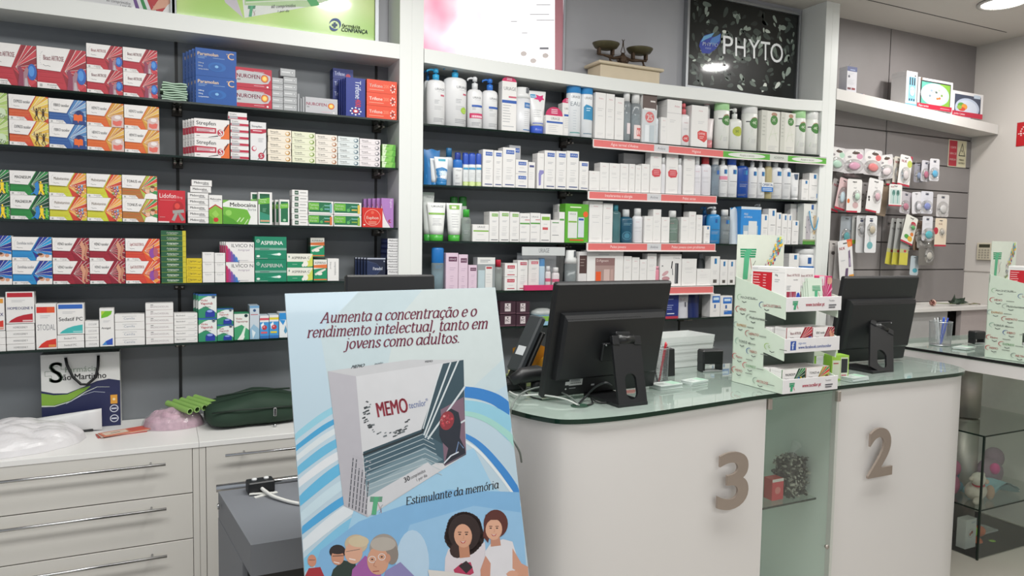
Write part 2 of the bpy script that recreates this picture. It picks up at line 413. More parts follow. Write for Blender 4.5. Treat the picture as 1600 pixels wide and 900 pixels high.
# ------------------------------------------------------------------ drawer cabinets under the left bay
CT = .822; CF = -.284
CABM = mat('#cfccc6', .42, noise=.015, scale=5)
def cabinet(label, x0, x1, rows, handles, door=False):
    t = thing('drawer_cabinet', label, 'cabinet', (0, 0, 0))
    b = MB(); b.box((x0, CF+.02, .05), (x1, WALL_Y-.006, CT-.02), CABM); b.box((x0+.01, CF+.06, 0), (x1-.01, WALL_Y-.006, .05), BLACK)
    b.box((x0, CF, .05), (x0+.022, CF+.02, CT-.02), CABM, .001); b.box((x1-.022, CF, .05), (x1, CF+.02, CT-.02), CABM, .001)
    b.build('body', t)
    b = MB(); b.box((x0, CF-.004, CT-.02), (x1, WALL_Y-.006, CT), mat('#e4e3e1', .3, noise=.01), .001); b.build('worktop', t)
    for i in range(len(rows)-1):
        d = MB(); d.box((x0+.024, CF-.001, rows[i+1]+.002), (x1-.024, CF+.018, rows[i]-.002), CABM, .001); o = d.build('drawer', t)
        if i < len(handles):
            hx0, hx1, hz = handles[i]; h = MB()
            h.tube([(hx0, CF-.036, hz), (hx1, CF-.036, hz)], .0055, CHROME, 10)
            for x in (hx0+.07, hx1-.05): h.tube([(x, CF-.036, hz), (x, CF, hz)], .004, CHROME, 8)
            h.build('handle', o)
    return t
zr = [atY(300, y, CF).z for y in (697, 770, 841)]; zr = zr+[zr[-1]-.19, zr[-1]-.40]
hz = [atY(255, y, CF-.036).z for y in (726, 796, 870)]
hx = atY(259, 725, CF-.036).x
xe = atY(311, 720, CF).x
cabinet('white drawer cabinet below the tablet boxes at the left edge', xe-1.0, xe, zr, [(xe-.92, hx, z) for z in hz])
h2 = atY(352, 712, CF-.036)
zz = [zr[0]+.002, .05]
cabinet('white cabinet under the green bag, partly behind the poster', xe+.001, .962, zz, [(h2.x, .78, h2.z)])

# ------------------------------------------------------------------ front counter
ctr = thing('service_counter', 'long white counter with green glass top and metal numbers 3 and 2', 'counter', (0, 0, 0))
GP = [(.935, -.80), (.94, -.95), (.958, -1.08), (.986, -1.161), (1.015, -1.25), (1.058, -1.325), (1.112, -1.356), (1.2, -1.368), (1.341, -1.367), (1.55, -1.345), (1.75, -1.322), (1.955, -1.301), (2.403, -1.284), (2.7, -1.283),
      (2.99, -1.282), (3.083, -1.275), (3.16, -1.25), (3.22, -1.20), (3.262, -1.12), (3.283, -1.0), (3.285, -.86), (3.26, -.80), (3.2, -.76), (1.05, -.70), (.97, -.73)]
def crv(P, k=4):
    P = [P[0]]+list(P)+[P[-1]]; o = []
    for i in range(1, len(P)-2):
        for j in range(k):
            t = j/k; o.append(tuple(.5*(2*P[i][c]+(P[i+1][c]-P[i-1][c])*t+(2*P[i-1][c]-5*P[i][c]+4*P[i+1][c]-P[i+2][c])*t*t+(3*P[i][c]-P[i-1][c]-3*P[i+1][c]+P[i+2][c])*t**3) for c in (0, 1)))
    return o+[P[-1]]
b = MB(); b.prism(crv(GP+GP[:1]), 1.049, 1.064, CTGLASS, mat('#0d2a1e', .1, noise=.2, scale=25), smooth=False); b.build('glass_top', ctr)
def inset(poly, d):
    n = len(poly); out = []
    for i in range(n):
        (xa, ya), (xb, yb), (xc, yc) = poly[i-1], poly[i], poly[(i+1) % n]
        n1 = Vector((ya-yb, xb-xa)).normalized(); n2 = Vector((yb-yc, xc-xb)).normalized(); k = (n1+n2).normalized()
        out.append((xb+k.x*d, yb+k.y*d))
    return out
IP = inset(GP, .012)
CW = mat('#d5d2d0', .36, noise=.012, scale=3)
def wallstrip(pts, z0, z1, th, m, name, parent):
    b = MB(); n = len(pts); q = pts
    inn = []
    for i in range(n):
        a, c = q[max(i-1, 0)], q[min(i+1, n-1)]; t = Vector((c[0]-a[0], c[1]-a[1])).normalized(); inn.append((q[i][0]-t.y*th, q[i][1]+t.x*th))
    b.prism(list(q)+inn[::-1], z0, z1, m, smooth=False)
    for i in range(n-1): pass
    b.f = b.f[:2]+b.f[2:2] if False else [f for k, f in enumerate(b.f) if not (2 <= k < 2+n-1)]; b.m = b.m[:len(b.f)]; b.sm = b.sm[:len(b.f)]
    b.add([(x, y, z) for z in (z0, z1) for x, y in q], [(i, i+1, n+i+1, n+i) for i in range(n-1)], m, True); return b.build(name, parent)
def cutx(pts, x0, x1):
    """part of a front polyline between x0 and x1"""
    o = []
    for (xa, ya), (xb, yb) in zip(pts, pts[1:]):
        for X in (x0, x1):
            if X is not None and (xa-X)*(xb-X) < 0 and xb > xa: o.append((X, ya+(yb-ya)*(X-xa)/(xb-xa)))
    k = [p for p in pts if (x0 is None or p[0] > x0) and (x1 is None or p[0] < x1)]
    return sorted(k+o, key=lambda p: p[0]) if x0 is not None and x1 is not None else k+o if x1 is not None else o+k
left_pts = IP[0:12]; left_pts = [p for p in left_pts if p[0] < 1.95]+[(1.955, -1.289)]
wallstrip(crv(left_pts), 0.08, 1.049, .02, CW, 'front_panel', ctr)
right_pts = [(2.334, -1.275)]+[p for p in IP[12:21] if p[0] > 2.34]
wallstrip(crv(right_pts), 0.08, 1.049, .02, CW, 'front_panel', ctr)
b = MB(); b.prism(inset(GP, .05), 0, .08, mat('#8d8a88', .4)); b.build('plinth', ctr)
# inner glazed niche between the two white fronts
NI = mat('#e2ebe5', .5, noise=.03, scale=5)
b = MB(); b.box((1.94, -1.27, .08), (1.955, -.82, 1.045), NI); b.box((2.334, -1.26, .08), (2.349, -.82, 1.045), NI)
b.box((1.94, -.835, .08), (2.349, -.82, 1.045), NI); b.box((1.94, -1.27, .08), (2.349, -.82, .10), NI); b.build('niche', ctr)
b = MB(); b.box((1.957, -1.2, .588), (2.333, -.84, .596), PANE); b.add([(1.957, -1.2005, .588), (2.333, -1.2005, .588), (2.333, -1.2005, .596), (1.957, -1.2005, .596)], [(0, 1, 2, 3)], DKGLASS); b.build('glass_shelf', ctr)
b = MB(); b.box((1.96, -1.29, .09), (2.33, -1.285, 1.040), PANE); d = b.build('glass_door', ctr)
b = MB()
for x in (1.968, 2.322): b.box((x-.009, -1.297, 1.005), (x+.009, -1.283, 1.045), STEEL, .001)
b.lathe([(.006, 0), (.008, .006), (.008, .012)], STEEL, 12, M=Matrix.Translation((2.29, -1.29, .44)) @ Matrix.Rotation(pi/2, 4, 'X')); b.build('hinge', d)
# rear body of the counter, seen through the glass
b = MB(); b.prism([(p[0], min(p[1], -.72)) for p in inset(GP, .03)][14:24]+[(1.0, -.86), (1.0, -.9), (3.2, -.9)], .08, .09, CW)
b = MB(); b.box((1.0, -.80, .08), (1.93, -.78, 1.045), CW); b.box((2.36, -.80, .08), (3.2, -.78, 1.045), CW); b.build('rear_panel', ctr)
b = MB(); b.box((1.12, -1.24, 1.02), (1.94, -.82, 1.046), mat('#b9c4bd', .5)); b.box((2.35, -1.22, 1.02), (3.1, -.82, 1.046), mat('#b9c4bd', .5)); b.build('support_board', ctr)
def text3d(t, x0, x1, z0, z1, y0, th, m, bold=.02, res=6):
    vs, fs, wd = tgeo(t, bold, res); xs_ = [v[0] for v in vs]; ys_ = [v[1] for v in vs]
    ax, bx, ay, by = min(xs_), max(xs_), min(ys_), max(ys_)
    P = [(x0+(x-ax)/(bx-ax)*(x1-x0), z0+(y-ay)/(by-ay)*(z1-z0)) for x, y in vs]
    me = bmesh.new(); V = [me.verts.new((x, y0, z)) for x, z in P]
    for f in fs:
        try: me.faces.new([V[i] for i in f])
        except Exception: pass
    r = bmesh.ops.extrude_face_region(me, geom=me.faces[:]); 
    for e in r['geom']:
        if isinstance(e, bmesh.types.BMVert): e.co.y += th
    bmesh.ops.recalc_face_normals(me, faces=me.faces[:])
    b = MB(); me.verts.ensure_lookup_table(); me.verts.index_update()
    b.add([tuple(v.co) for v in me.verts], [[v.index for v in f.verts] for f in me.faces], m); me.free(); return b
NUM = mat('#a3968c', .42, metal=.6, noise=.03)
text3d('3', 1.694, 1.832, .683, .886, -1.342, .009, NUM, .02).build('counter_number', ctr)
text3d('2', 2.502, 2.644, .680, .880, -1.300, .009, NUM, .02).build('counter_number', ctr)

# ------------------------------------------------------------------ desk, glass case and ledge at the right
desk = thing('cash_desk', 'far right desk with dark glass top and white fascia on a steel column', 'desk')
b = MB(); b.box((3.62, -2.1, 1.048), (4.75, -.42, 1.062), CTGLASS)
for a, c in (((3.6195, -2.1), (3.6195, -.42)),): b.add([(a[0], a[1], 1.048), (c[0], c[1], 1.048), (c[0], c[1], 1.062), (a[0], a[1], 1.062)], [(0, 1, 2, 3)], BLACK)
b.build('glass_top', desk)
b = MB(); b.box((3.625, -2.08, .984), (3.70, -.44, 1.046), CW, .002); b.box((3.70, -.50, .984), (4.74, -.44, 1.046), CW, .002); b.box((3.70, -.82, 1.0), (4.74, -.72, 1.046), CW, .002); b.build('fascia', desk)
cc = atZ(1510, 652, .65)
b = MB(); b.lathe([(.066, .66), (.066, .984)], STEEL, 28, c=(cc.x, cc.y)); b.lathe([(.066, .01), (.066, .648)], STEEL, 28, c=(cc.x, cc.y)); b.build('column', desk)
b = MB(); b.box((4.46, -2.0, .0), (4.5, -.46, .984), mat('#d8d5cc', .5)); b.build('rear_panel', desk)
case = thing('glass_case', 'low glass display case of baby toys under the far desk', 'display case')
cz = [.655]+[atX(1531, y, 3.9).z for y in ()]
zc1 = (CAM+ray(1533, 797)*((3.747-CAM.x)/ray(1533, 797).x)).z; zc2 = (CAM+ray(1531, 897)*((3.747-CAM.x)/ray(1531, 897).x)).z
CX0, CX1, CY0, CY1 = 3.74, 4.44, -1.01, -.44
for k, z in enumerate((.65, zc1, zc2)):
    b = MB(); b.box((CX0, CY0, z-.008), (CX1, CY1, z), PANE)
    for (xa, ya, xb, yb) in ((CX0, CY0, CX1, CY0), (CX0, CY1, CX0, CY0)):
        e = .0006; b.add([(xa-e, ya-e, z-.008), (xb-e, yb-e, z-.008), (xb-e, yb-e, z), (xa-e, ya-e, z)], [(0, 1, 2, 3)], DKGLASS)
    b.build('glass_shelf' if k else 'glass_lid', case)
b = MB(); b.box((CX0, CY0, zc2), (CX0+.005, CY1, .642), PANE); b.build('glass_side', case)
b = MB(); b.box((CX0+.006, CY0, zc2), (CX1, CY0+.005, .642), PANE); b.build('glass_side', case)
b = MB(); b.box((CX0-.003, CY0-.003, zc2), (CX0+.006, CY0+.006, .65), DKGLASS); b.build('corner_joint', case)
b = MB(); b.box((CX0+.01, CY0+.01, 0), (CX1, CY1, zc2-.009), mat('#c9c6c0', .5)); b.build('plinth', case)
led = thing('side_unit', 'low wall unit with pale top ledge and a dark opening in the corner', 'cabinet')
b = MB(); b.box((3.76, -.06, 1.165), (5.408, WALL_Y-.014, 1.190), WHITE2, .001); b.build('ledge', led)
b = MB(); b.box((5.05, -.035, 0), (5.408, .0, 1.165), mat('#b4aaa8', .5)); b.build('front_panel', led)
b = MB(); b.box((3.76, -.02, 0), (4.92, .015, 1.165), mat('#b3b2b1', .5)); b.build('front_panel', led)
b = MB(); b.box((4.92, .05, 0), (5.05, .07, 1.165), BLACK); b.build('opening', led)  # black sheet set in the gap for the shade inside it

# ceiling lamps: round recessed downlights (also seen mirrored in the poster glass)
def downlight(x, y, label, power=26, r=.115):
    t = thing('ceiling_light', label, 'lamp', (x, y, CEIL), 0, 'round downlights in the ceiling')
    b = MB(); b.lathe([(r, -.001), (r+.022, -.004), (r+.024, -.010), (r+.004, -.014), (r, -.010)], mat('#b9b6b2', .4), 36, closed=False); b.build('trim_ring', t)
    b = MB(); b.lathe([(r, -.008), (r*.8, -.0085), (.001, -.009)], mat('#fffaf2', .5, noise=0, emit=9.0), 36); b.build('diffuser', t)
    l = bpy.data.lights.new('downlight', 'AREA'); l.shape = 'DISK'; l.size = r*1.7; l.energy = power; l.color = (1, .985, .96)
    o = bpy.data.objects.new('light', l); COL.objects.link(o); o.parent = t; o.location = (0, 0, -.02)
lampP = atZ(1568, 3, CEIL)
downlight(lampP.x, lampP.y, 'round ceiling downlight at the far right corner', 12)
# ------------------------------------------------------------------ cartons
YF = .012
INK = '#4b4d52'; FAINT = '#b9babd'; WB = '#e3e1df'
ORD = ['', 'second', 'third', 'fourth', 'fifth', 'sixth', 'seventh', 'eighth', 'ninth', 'tenth', 'eleventh']
def stackpos(i, n):         # i counts from the bottom
    if n == 1: return ''
    if n == 2: return ('lower', 'upper')[i]
    if i == n-1: return 'topmost'
    if i == 0: return 'lowest'
    if n == 3: return 'middle'
    return ORD[i]+' from bottom'
ALL_LABELS = {}
def uniq(label):
    ALL_LABELS[label] = ALL_LABELS.get(label, 0)+1; return label
def carton_mesh(name, w, d, h, base, fr=None, sd=None, topc=None):
    b = MB(); b.box((-w/2, 0, 0), (w/2, d, h), base, min(.0008, h*.06))
    if topc: b.add([(-w/2+.001, .001, h+.0001), (w/2-.001, .001, h+.0001), (w/2-.001, d-.001, h+.0001), (-w/2+.001, d-.001, h+.0001)], [(0, 1, 2, 3)], topc)
    # tuck flap seam on the left end
    b.add([(-w/2-.0002, .004, h*.86), (-w/2-.0002, d-.004, h*.86), (-w/2-.0002, d-.004, h*.86+.0006), (-w/2-.0002, .004, h*.86+.0006)], [(0, 1, 2, 3)], '#8d8d8d')
    if fr: fr(Pr(b, front(w, h), w/h))
    if sd: sd(Pr(b, left(w, d, h), d/h))
    return b.mesh(name)
def carton(sh, x0, x1, yt, fr, desc, n=1, deep=1, d=.055, base=WB, sd=None, topc=None, group=None, Yf=YF, name='medicine_box', cat='medicine box', jit=1.0, gap=.0012, shrink=.0006, rows=None, ybot=None, jx=.0, sk=0.0):
    """x0, x1, yt: front face in the photograph; n stacked, deep rows behind"""
    a, c = atY(x0, yt, Yf), atY(x1, yt, Yf); w = c.x-a.x-shrink*2; X = (a.x+c.x)/2
    q = SH[sh] if isinstance(sh, str) else sh
    z0 = max(lerp(q, a.x), lerp(q, c.x))+.0006
    if ybot is not None: z0 = atY((x0+x1)/2, ybot, Yf).z
    H = (atY((x0+x1)/2, yt, Yf).z-z0)/n; h = H-.0008
    base = mat(base, .42, noise=.02) if isinstance(base, str) else base
    me = carton_mesh(name, w, d, h, base, fr, sd, topc); out = []
    R = random.Random(int(x0*7+yt))
    for i in range(n):
        for k in range(deep):
            o = link(name, me, None, (X+R.uniform(-jx, jx)+k*sk, Yf+k*(d+gap)+R.uniform(0, .0015)*jit, z0+i*H), (0, 0, radians(R.uniform(-.7, .7)*jit)))
            L = desc; s = stackpos(i, n)
            if s: L = (s+' '+L) if n == 2 else L+', '+s
            if deep > 1: L += ', front' if k == 0 else ', %s row back' % ORD[k] if k else ''
            tag(o, uniq(L), cat, group or (desc+'s' if n*deep > 2 else None)); out.append(o)
    return out

# the tablet box family: white trapezoid, colour rays and a small picture
def tec(title, band, rays, pic, tcol='#5a5c60', line='#efe9e4', tx=.16):
    def f(p):
        p.rect(0, 0, 1, 1, band)
        c = (.50, .42); edge = [(.70, 1), (.80, 1), (.92, 1), (1, .93), (1, .74), (1, .55), (1, .36), (1, .15), (.86, 0), (.62, 0)]
        for i in range(len(edge)-1): p.poly([c, edge[i+1], edge[i]], rays[i % len(rays)])
        for e in edge[1:-1]: p.line([(.56, .45), e], [.003, .011], line)
        for i in range(5): y = .17+i*.055; p.line([(0, y), (.46, y+.005), (.52, y+.02+(i-2)*.02)], .004, rays[i % len(rays)])
        pic(p)
        p.poly([(0, 1), (0, .45), (.47, .43), (.68, 1)], '#e6e3e1')
        p.poly([(0, .0), (.46, 0), (.38, .13), (0, .14)], '#e6e3e1')
        for k in range(8):
            a = pi*.55+k*.33; p.rect(.12+.06*cos(a)-.005, .70+.17*sin(a)-.006, .12+.06*cos(a)+.006, .70+.17*sin(a)+.006, '#8f9094'); p.l -= 1
        p.l += 1; p.text(title, tx-.03, .68, .12, tcol, .41, 'l', bold=.01)
        p.line([(.12, .57), (.17, .535), (.22, .55), (.27, .535)], .008, '#55575b')
        p.text('60 comprimidos', .20, .075, .035, '#55575b', .2); p.text('1 por dia', .26, .025, .03, '#55575b', .12)
        p.rect(.05, .035, .10, .10, '#a8a9a8')
    return f
def pic_knee(p):
    p.ell(.90, .36, .10, .2, '#2d5fae', 20); p.ell(.89, .38, .06, .13, '#4f8fd6', 16)
    p.poly([(.60, .0), (.63, .30), (.60, .44), (.66, .5), (.72, .34), (.72, 0)], '#8c3a55'); p.poly([(.72, 0), (.72, .32), (.78, .48), (.83, .42), (.80, .22), (.84, 0)], '#9e7a86'); p.poly([(.74, 0), (.75, .2), (.79, .2), (.82, 0)], '#b9aeb4')
def pic_jump(p):
    for x in (.70, .87):
        p.ell(x, .47, .022, .045, '#3a2414', 10); p.poly([(x-.03, .42), (x+.03, .42), (x+.025, .22), (x-.025, .22)], '#3a2414')
        p.line([(x-.03, .40), (x-.07, .46), (x-.07, .58)], .014, '#3a2414'); p.line([(x+.03, .40), (x+.06, .47), (x+.06, .57)], .014, '#3a2414')
        p.line([(x-.01, .24), (x-.05, .13), (x-.01, .05)], .018, '#3a2414'); p.line([(x+.01, .24), (x+.04, .12), (x+.06, .03)], .018, '#3a2414')
def pic_torso(p):
    p.poly([(.62, 0), (.66, .40), (.74, .55), (.84, .58), (.93, .5), (.98, 0)], '#27427f'); p.ell(.80, .48, .06, .1, '#1d2f66', 12)
    p.poly([(.66, .16), (.66, .40), (.72, .42), (.78, .38), (.84, .42), (.90, .38), (.90, .15), (.80, .15), (.79, .05), (.76, .15)], '#e2672b')
def pic_glass(p):
    p.poly([(.66, 0), (.66, .42), (.76, .52), (.95, .55), (1, .4), (1, 0)], '#cdb4ae'); p.poly([(.70, .12), (.70, .28), (.80, .24), (.90, .30), (.96, .26), (.93, .08), (.80, .05)], '#d8685c'); p.ell(.84, .42, .09, .08, '#e6dedd', 14)
def pic_run(p):
    p.poly([(.60, .10), (.66, .30), (.64, .48), (.72, .60), (.76, .38), (.74, .12), (.70, 0)], '#2f7fc4'); p.line([(.62, .12), (.54, .04)], .03, '#2f7fc4')
    p.ell(.80, .55, .025, .05, '#f0cf2c', 10); p.poly([(.76, .48), (.86, .48), (.85, .25), (.90, .04), (.84, .04), (.80, .2), (.76, .04), (.73, .06), (.77, .25)], '#f0cf2c')
    p.poly([(.90, .08), (.92, .5), (.97, .45), (.97, .05)], '#6ab944')
def pic_dots(p):
    R = random.Random(4)
    for x, y, c in ((.72, .45, '#a8332f'), (.80, .42, '#3a4c9b'), (.88, .46, '#3aa0cf'), (.73, .33, '#b0392f'), (.81, .30, '#c2427a'), (.89, .32, '#3a4c9b'), (.76, .20, '#3c8d5a'), (.84, .18, '#8a3a8c'), (.82, .09, '#b0392f'), (.93, .22, '#d7b23c')):
        p.ell(x, y, .032, .058, c, 12); p.ell(x-.006, y+.01, .014, .026, '#eadfd2', 8)
def pic_family(p):
    p.ell(.72, .36, .07, .13, '#e0b59c', 14); p.ell(.72, .46, .07, .06, '#c9a36b', 12); p.poly([(.62, 0), (.66, .2), (.80, .26), (.98, .20), (1, .0)], '#ece6e2')
    p.ell(.86, .42, .06, .12, '#deb096', 14); p.ell(.87, .53, .065, .06, '#6b4a2c', 12)
def pic_sleep(p):
    p.poly([(.60, 0), (.62, .14), (.75, .26), (1, .24), (1, 0)], '#e7e2df'); p.ell(.74, .22, .07, .08, '#d6a084', 14); p.ell(.70, .27, .07, .05, '#5b3a28', 12); p.ell(.88, .20, .06, .07, '#cf977b', 12)
def pic_legs(p):
    p.poly([(.80, .9), (.90, .6), (.84, .12), (.90, .02), (.80, .04), (.79, .2), (.80, .5), (.74, .72)], '#cf9479'); p.poly([(.88, .9), (.98, .6), (.92, .3), (.96, .08), (.90, .08), (.87, .3), (.90, .6)], '#bd8066')
def pic_heart(p):
    p.ell(.78, .35, .09, .22, '#8a4a9d', 16); p.ell(.88, .40, .07, .20, '#b05a6c', 14); p.line([(.80, .5), (.83, .72)], .02, '#7a4390')
def pic_zinc(p):
    p.ell(.84, .22, .12, .2, '#c8d8b8', 14); p.text('Zn', .76, .05, .14, '#4c5a3c', .2)
TD = dict(
 artrose=tec('Bioact ARTROSE', '#b9313f', ['#8e2330', '#c03a46', '#a32a38', '#c8424d'], pic_knee, '#8b3e4b'),
 express=tec('EXPRESS tecnilor', '#cf4a33', ['#dfb64a', '#e6cb66', '#d9a93c', '#ead57a'], pic_jump),
 fibro=tec('FIBRO tecnilor', '#2f5a9e', ['#4f80b5', '#6f9cc8', '#3c6ca8', '#88b0d4'], pic_torso),
 hepato=tec('HEPATO tecnilor', '#d9642f', ['#c98f35', '#d6a344', '#bd7f2c', '#e0b65c'], pic_glass),
 zinc=tec('ZINCO', '#8fb05a', ['#a9c46e', '#b9cf84', '#98b85e', '#c4d896'], pic_zinc),
 magn=tec('MAGNESIUM', '#2d8a44', ['#123f2c', '#1f6a3c', '#2f8a48', '#174d32'], pic_run, '#2e3235'),
 multi=tec('Multivitaminas', '#c8cf3a', ['#c9432f', '#dd7a35', '#e39a45', '#e8b45c'], pic_dots, '#8d8074'),
 tonus=tec('TONUS vit', '#b5703c', ['#a8b84a', '#cf6a35', '#3f9150', '#d4452f'], pic_family, '#33353a'),
 dorm=tec('DormRelax tecnilor', '#2f8fca', ['#2b2f86', '#233c98', '#2c7fc4', '#2a9ad2'], pic_sleep, '#8d9096'),
 veno=tec('VENO tecnilor', '#9c2436', ['#8a1d30', '#a12d40', '#7d1a2b', '#ab3446'], pic_legs),
 coles=tec('LipiCOLESTEROL', '#cf4438', ['#d9502f', '#e0783a', '#c9462f', '#e8964a'], pic_heart, '#a8454a'))

# ------------------------------------------------------------------ bottles and tubes
def place(sh, x0, x1, yt, Yf=YF):
    a, c = atY(x0, yt, Yf), atY(x1, yt, Yf); X = (a.x+c.x)/2
    q = SH[sh] if isinstance(sh, str) else sh
    z0 = max(lerp(q, a.x), lerp(q, c.x))+.0006
    zt = atY((x0+x1)/2, yt, Yf).z
    return X, (c.x-a.x)/2, z0, zt-z0
def bmat(c, clear=False):
    if clear: return glassmat('clear_body_'+c.lstrip('#'), c, .30)
    return mat(c, .3, noise=.015)
def hfrac(sh, x0, x1, y, Yf=YF):
    X, r, z0, H = place(sh, x0, x1, y, Yf); return H
def bottle(sh, x0, x1, yt, ys, desc, kind='cap', body='#e4e4e3', cap='#e4e4e3', lab=None, clear=False, sy=.72, Yf=YF, name='bottle', cat='bottle', group=None, rcap=None, rz=0.0):
    """yt: very top, ys: shoulder (or cap/body joint)"""
    X, r, z0, H = place(sh, x0, x1, yt, Yf); hs = hfrac(sh, x0, x1, ys, Yf); D = r*sy
    rz = rz-.4*atan2(X, 3.2); t = thing(name, uniq(desc), cat, (X, Yf+D+.001, z0), rz, group)
    m = bmat(body, clear); mc = bmat(cap); b = MB()
    if kind == 'spray':
        prof = [(r*.93, 0), (r, .002), (r, hs-.004), (r*.96, hs)]; b.lathe(prof, m, 22, sy=sy)
        c = MB(); c.lathe([(r*.95, hs), (r*.97, hs+.001), (r*.97, H-.008), (r*.90, H-.002), (r*.7, H)], mc, 22, sy=sy); c.build('cap', t)
    elif kind == 'pump':
        rn = min(r*.34, .014); sh_ = min(.022, hs*.12)
        b.lathe([(r*.9, 0), (r, .003), (r, hs-sh_), (r*.93, hs-sh_*.45), (r*.7, hs-sh_*.1), (rn, hs)], m, 22, sy=sy)
        c = MB(); hp = H-hs
        c.lathe([(rn*1.1, hs-.001), (rn*1.15, hs+hp*.45), (rn*.8, hs+hp*.5)], mc, 16); c.lathe([(.004, hs+hp*.5), (.004, hs+hp*.8)], mc, 10); c.build('collar', t)
        c = MB(); zt = H; c.lathe([(rn*.9, zt-hp*.38), (rn*.95, zt-hp*.1), (rn*.6, zt)], mc, 14)
        c.tube([(0, 0, zt-hp*.16), (-r*.55, -.006, zt-hp*.14), (-r*.95, -.01, zt-hp*.24), (-r*1.0, -.01, zt-hp*.38)], [.0055, .005, .0042, .0035], mc, 8); c.build('pump_head', t)
    elif kind == 'airless':
        b.lathe([(r*.92, 0), (r, .003), (r, hs)], m, 22, sy=sy)
        c = MB(); c.lathe([(r*1.0, hs), (r*.98, hs+(H-hs)*.35), (r*.86, hs+(H-hs)*.45), (r*.84, H-.004), (r*.75, H)], mc, 22, sy=sy)
        c.box((r*.35, -D*.9, hs+(H-hs)*.5), (r*.7, -D*.8, H-.004), '#55585c', .001); c.build('dispenser', t)
    elif kind == 'jar':
        b.lathe([(r*.92, 0), (r, .004), (r, hs-.01), (r*.85, hs)], m, 22, sy=sy)
        c = MB(); c.lathe([(r*.93, hs), (r*.95, hs+.001), (r*.95, H-.003), (r*.9, H)], mc, 22, sy=sy); c.build('lid', t)
    else:
        rc = (rcap or .62)*r; sh_ = min(.02, hs*.12)
        b.lathe([(r*.9, 0), (r, .003), (r, hs-sh_), (r*.92, hs-sh_*.45), (rc*1.02, hs-.001), (rc*.9, hs)], m, 22, sy=sy)
        c = MB(); c.lathe([(rc, hs), (rc, H-.003), (rc*.9, H)], mc, 18, sy=(sy+1)/2); c.build('cap', t)
    if clear:
        b.lathe([(r*.86, .003), (r*.9, hs*.72)], LIQ, 18, sy=sy)
    if lab:
        hz = hs if kind != 'pump' and kind != 'cap' else hs-min(.02, hs*.12)
        p = Pr(b, cyl(r, hz, 0, sy), r*2.1/hz, .09); lab(p)
    o = b.build('body', t); return t
def tubeb(sh, x0, x1, yt, yc, desc, body='#e4e4e3', cap='#2f5fb5', lab=None, Yf=YF, clear=False, taper=.72, name='cream_tube', cat='tube', group=None, rz=0.0):
    """squeeze tube standing on its cap; x0,x1 at the crimp, yc = top of the cap"""
    X, r, z0, H = place(sh, x0, x1, yt, Yf); hc = hfrac(sh, x0, x1, yc, Yf); rb = r*taper
    rz = rz-.25*atan2(X, 3.2); t = thing(name, uniq(desc), cat, (X, Yf+rb+.001, z0), rz, group)
    b = MB(); n = 20; vs, fs = [], []; S = [0, .15, .4, .7, .93, 1.0]
    for i, s in enumerate(S):
        z = hc+(H-hc)*s; w = rb+(r-rb)*s; dd = max(rb*(1-s**1.4), .0015)
        for k in range(n): a = 2*pi*k/n; vs.append((w*cos(a), dd*sin(a)-0*s, z))
    for i in range(len(S)-1):
        for k in range(n): fs.append((i*n+k, i*n+(k+1) % n, (i+1)*n+(k+1) % n, (i+1)*n+k))
    fs += [tuple(range(n))[::-1], tuple((len(S)-1)*n+k for k in range(n))]
    b.add(vs, fs, bmat(body, clear), True)
    if lab:
        def f(u, v, l):
            w = rb+(r-rb)*v; dd = max(rb*(1-v**1.4), .0015); a = -pi/2+(u-.5)*pi*.75
            return (w*cos(a), (dd+EPS*l+.0006)*sin(a), hc+(H-hc)*v)
        lab(Pr(b, f, rb*2.1/(H-hc), .1))
    b.build('body', t)
    c = MB(); c.lathe([(rb*.93, 0), (rb*.97, .002), (rb*.99, hc), (rb*.9, hc+.0005)], bmat(cap), n); c.build('cap', t)
    return t
# ------------------------------------------------------------------ left bay, shelf by shelf
GA = 'tablet boxes with colour rays'
def tecs(sh, x0, x1, yt, key, desc, n=1, d=.05, **k): carton(sh, x0, x1, yt, TD[key], desc, n=n, d=d, group='tablet boxes with coloured rays', sd=lambda p: (p.text('tecnilor', .3, .3, .12, '#77787c', .6), p.lines(.2, .2, .5, 2, FAINT)), name='tablet_box', cat='medicine box', **k)
SA = ['on top glass shelf, left bay', 'on second glass shelf', 'on third glass shelf', 'on fourth glass shelf', 'on lowest glass shelf']
tecs('A1', -19.5, 56.5, 68, 'artrose', 'big crimson knee picture tablet box cut by left photo edge, top shelf')
tecs('A1', 57, 134, 75.5, 'artrose', 'big crimson knee picture tablet box, whole, top shelf')
tecs('A1', 134.5, 191, 70, 'artrose', 'small crimson knee picture box beside the big ones, top shelf', 2)
tecs('A1', 191.6, 245.6, 76, 'artrose', 'small crimson knee picture box beside green sachets, top shelf', 2)
tecs('A2', -50, 11, 143, 'zinc', 'pale green ray tablet box at left photo edge', 2)
tecs('A2', 13, 75, 149, 'express', 'yellow and orange tablet box with two jumping figures', 2)
tecs('A2', 75.5, 134.3, 155, 'fibro', 'blue tablet box with orange belly picture', 2)
tecs('A2', 135, 193, 160, 'hepato', 'orange ochre ray tablet box beside the blue ones', 2)
tecs('A2', 193.7, 248.4, 165, 'hepato', 'orange ochre ray tablet box nearest the shelf bracket', 2)
tecs('A3', -45, 14, 264, 'magn', 'dark green ray tablet box at left photo edge', 2)
tecs('A3', 14.6, 75.3, 267, 'magn', 'dark green ray tablet box with running figures', 2)
tecs('A3', 76, 134.6, 269.5, 'multi', 'orange lime tablet box with coloured balls beside green', 2)
tecs('A3', 135, 189.7, 272, 'multi', 'orange lime tablet box with coloured balls beside family picture', 2)
tecs('A3', 190.3, 245.3, 274, 'tonus', 'striped tablet box with smiling family picture', 2)
tecs('A4', -42, 17.3, 367.5, 'dorm', 'blue ray sleeper tablet box at left photo edge', 2)
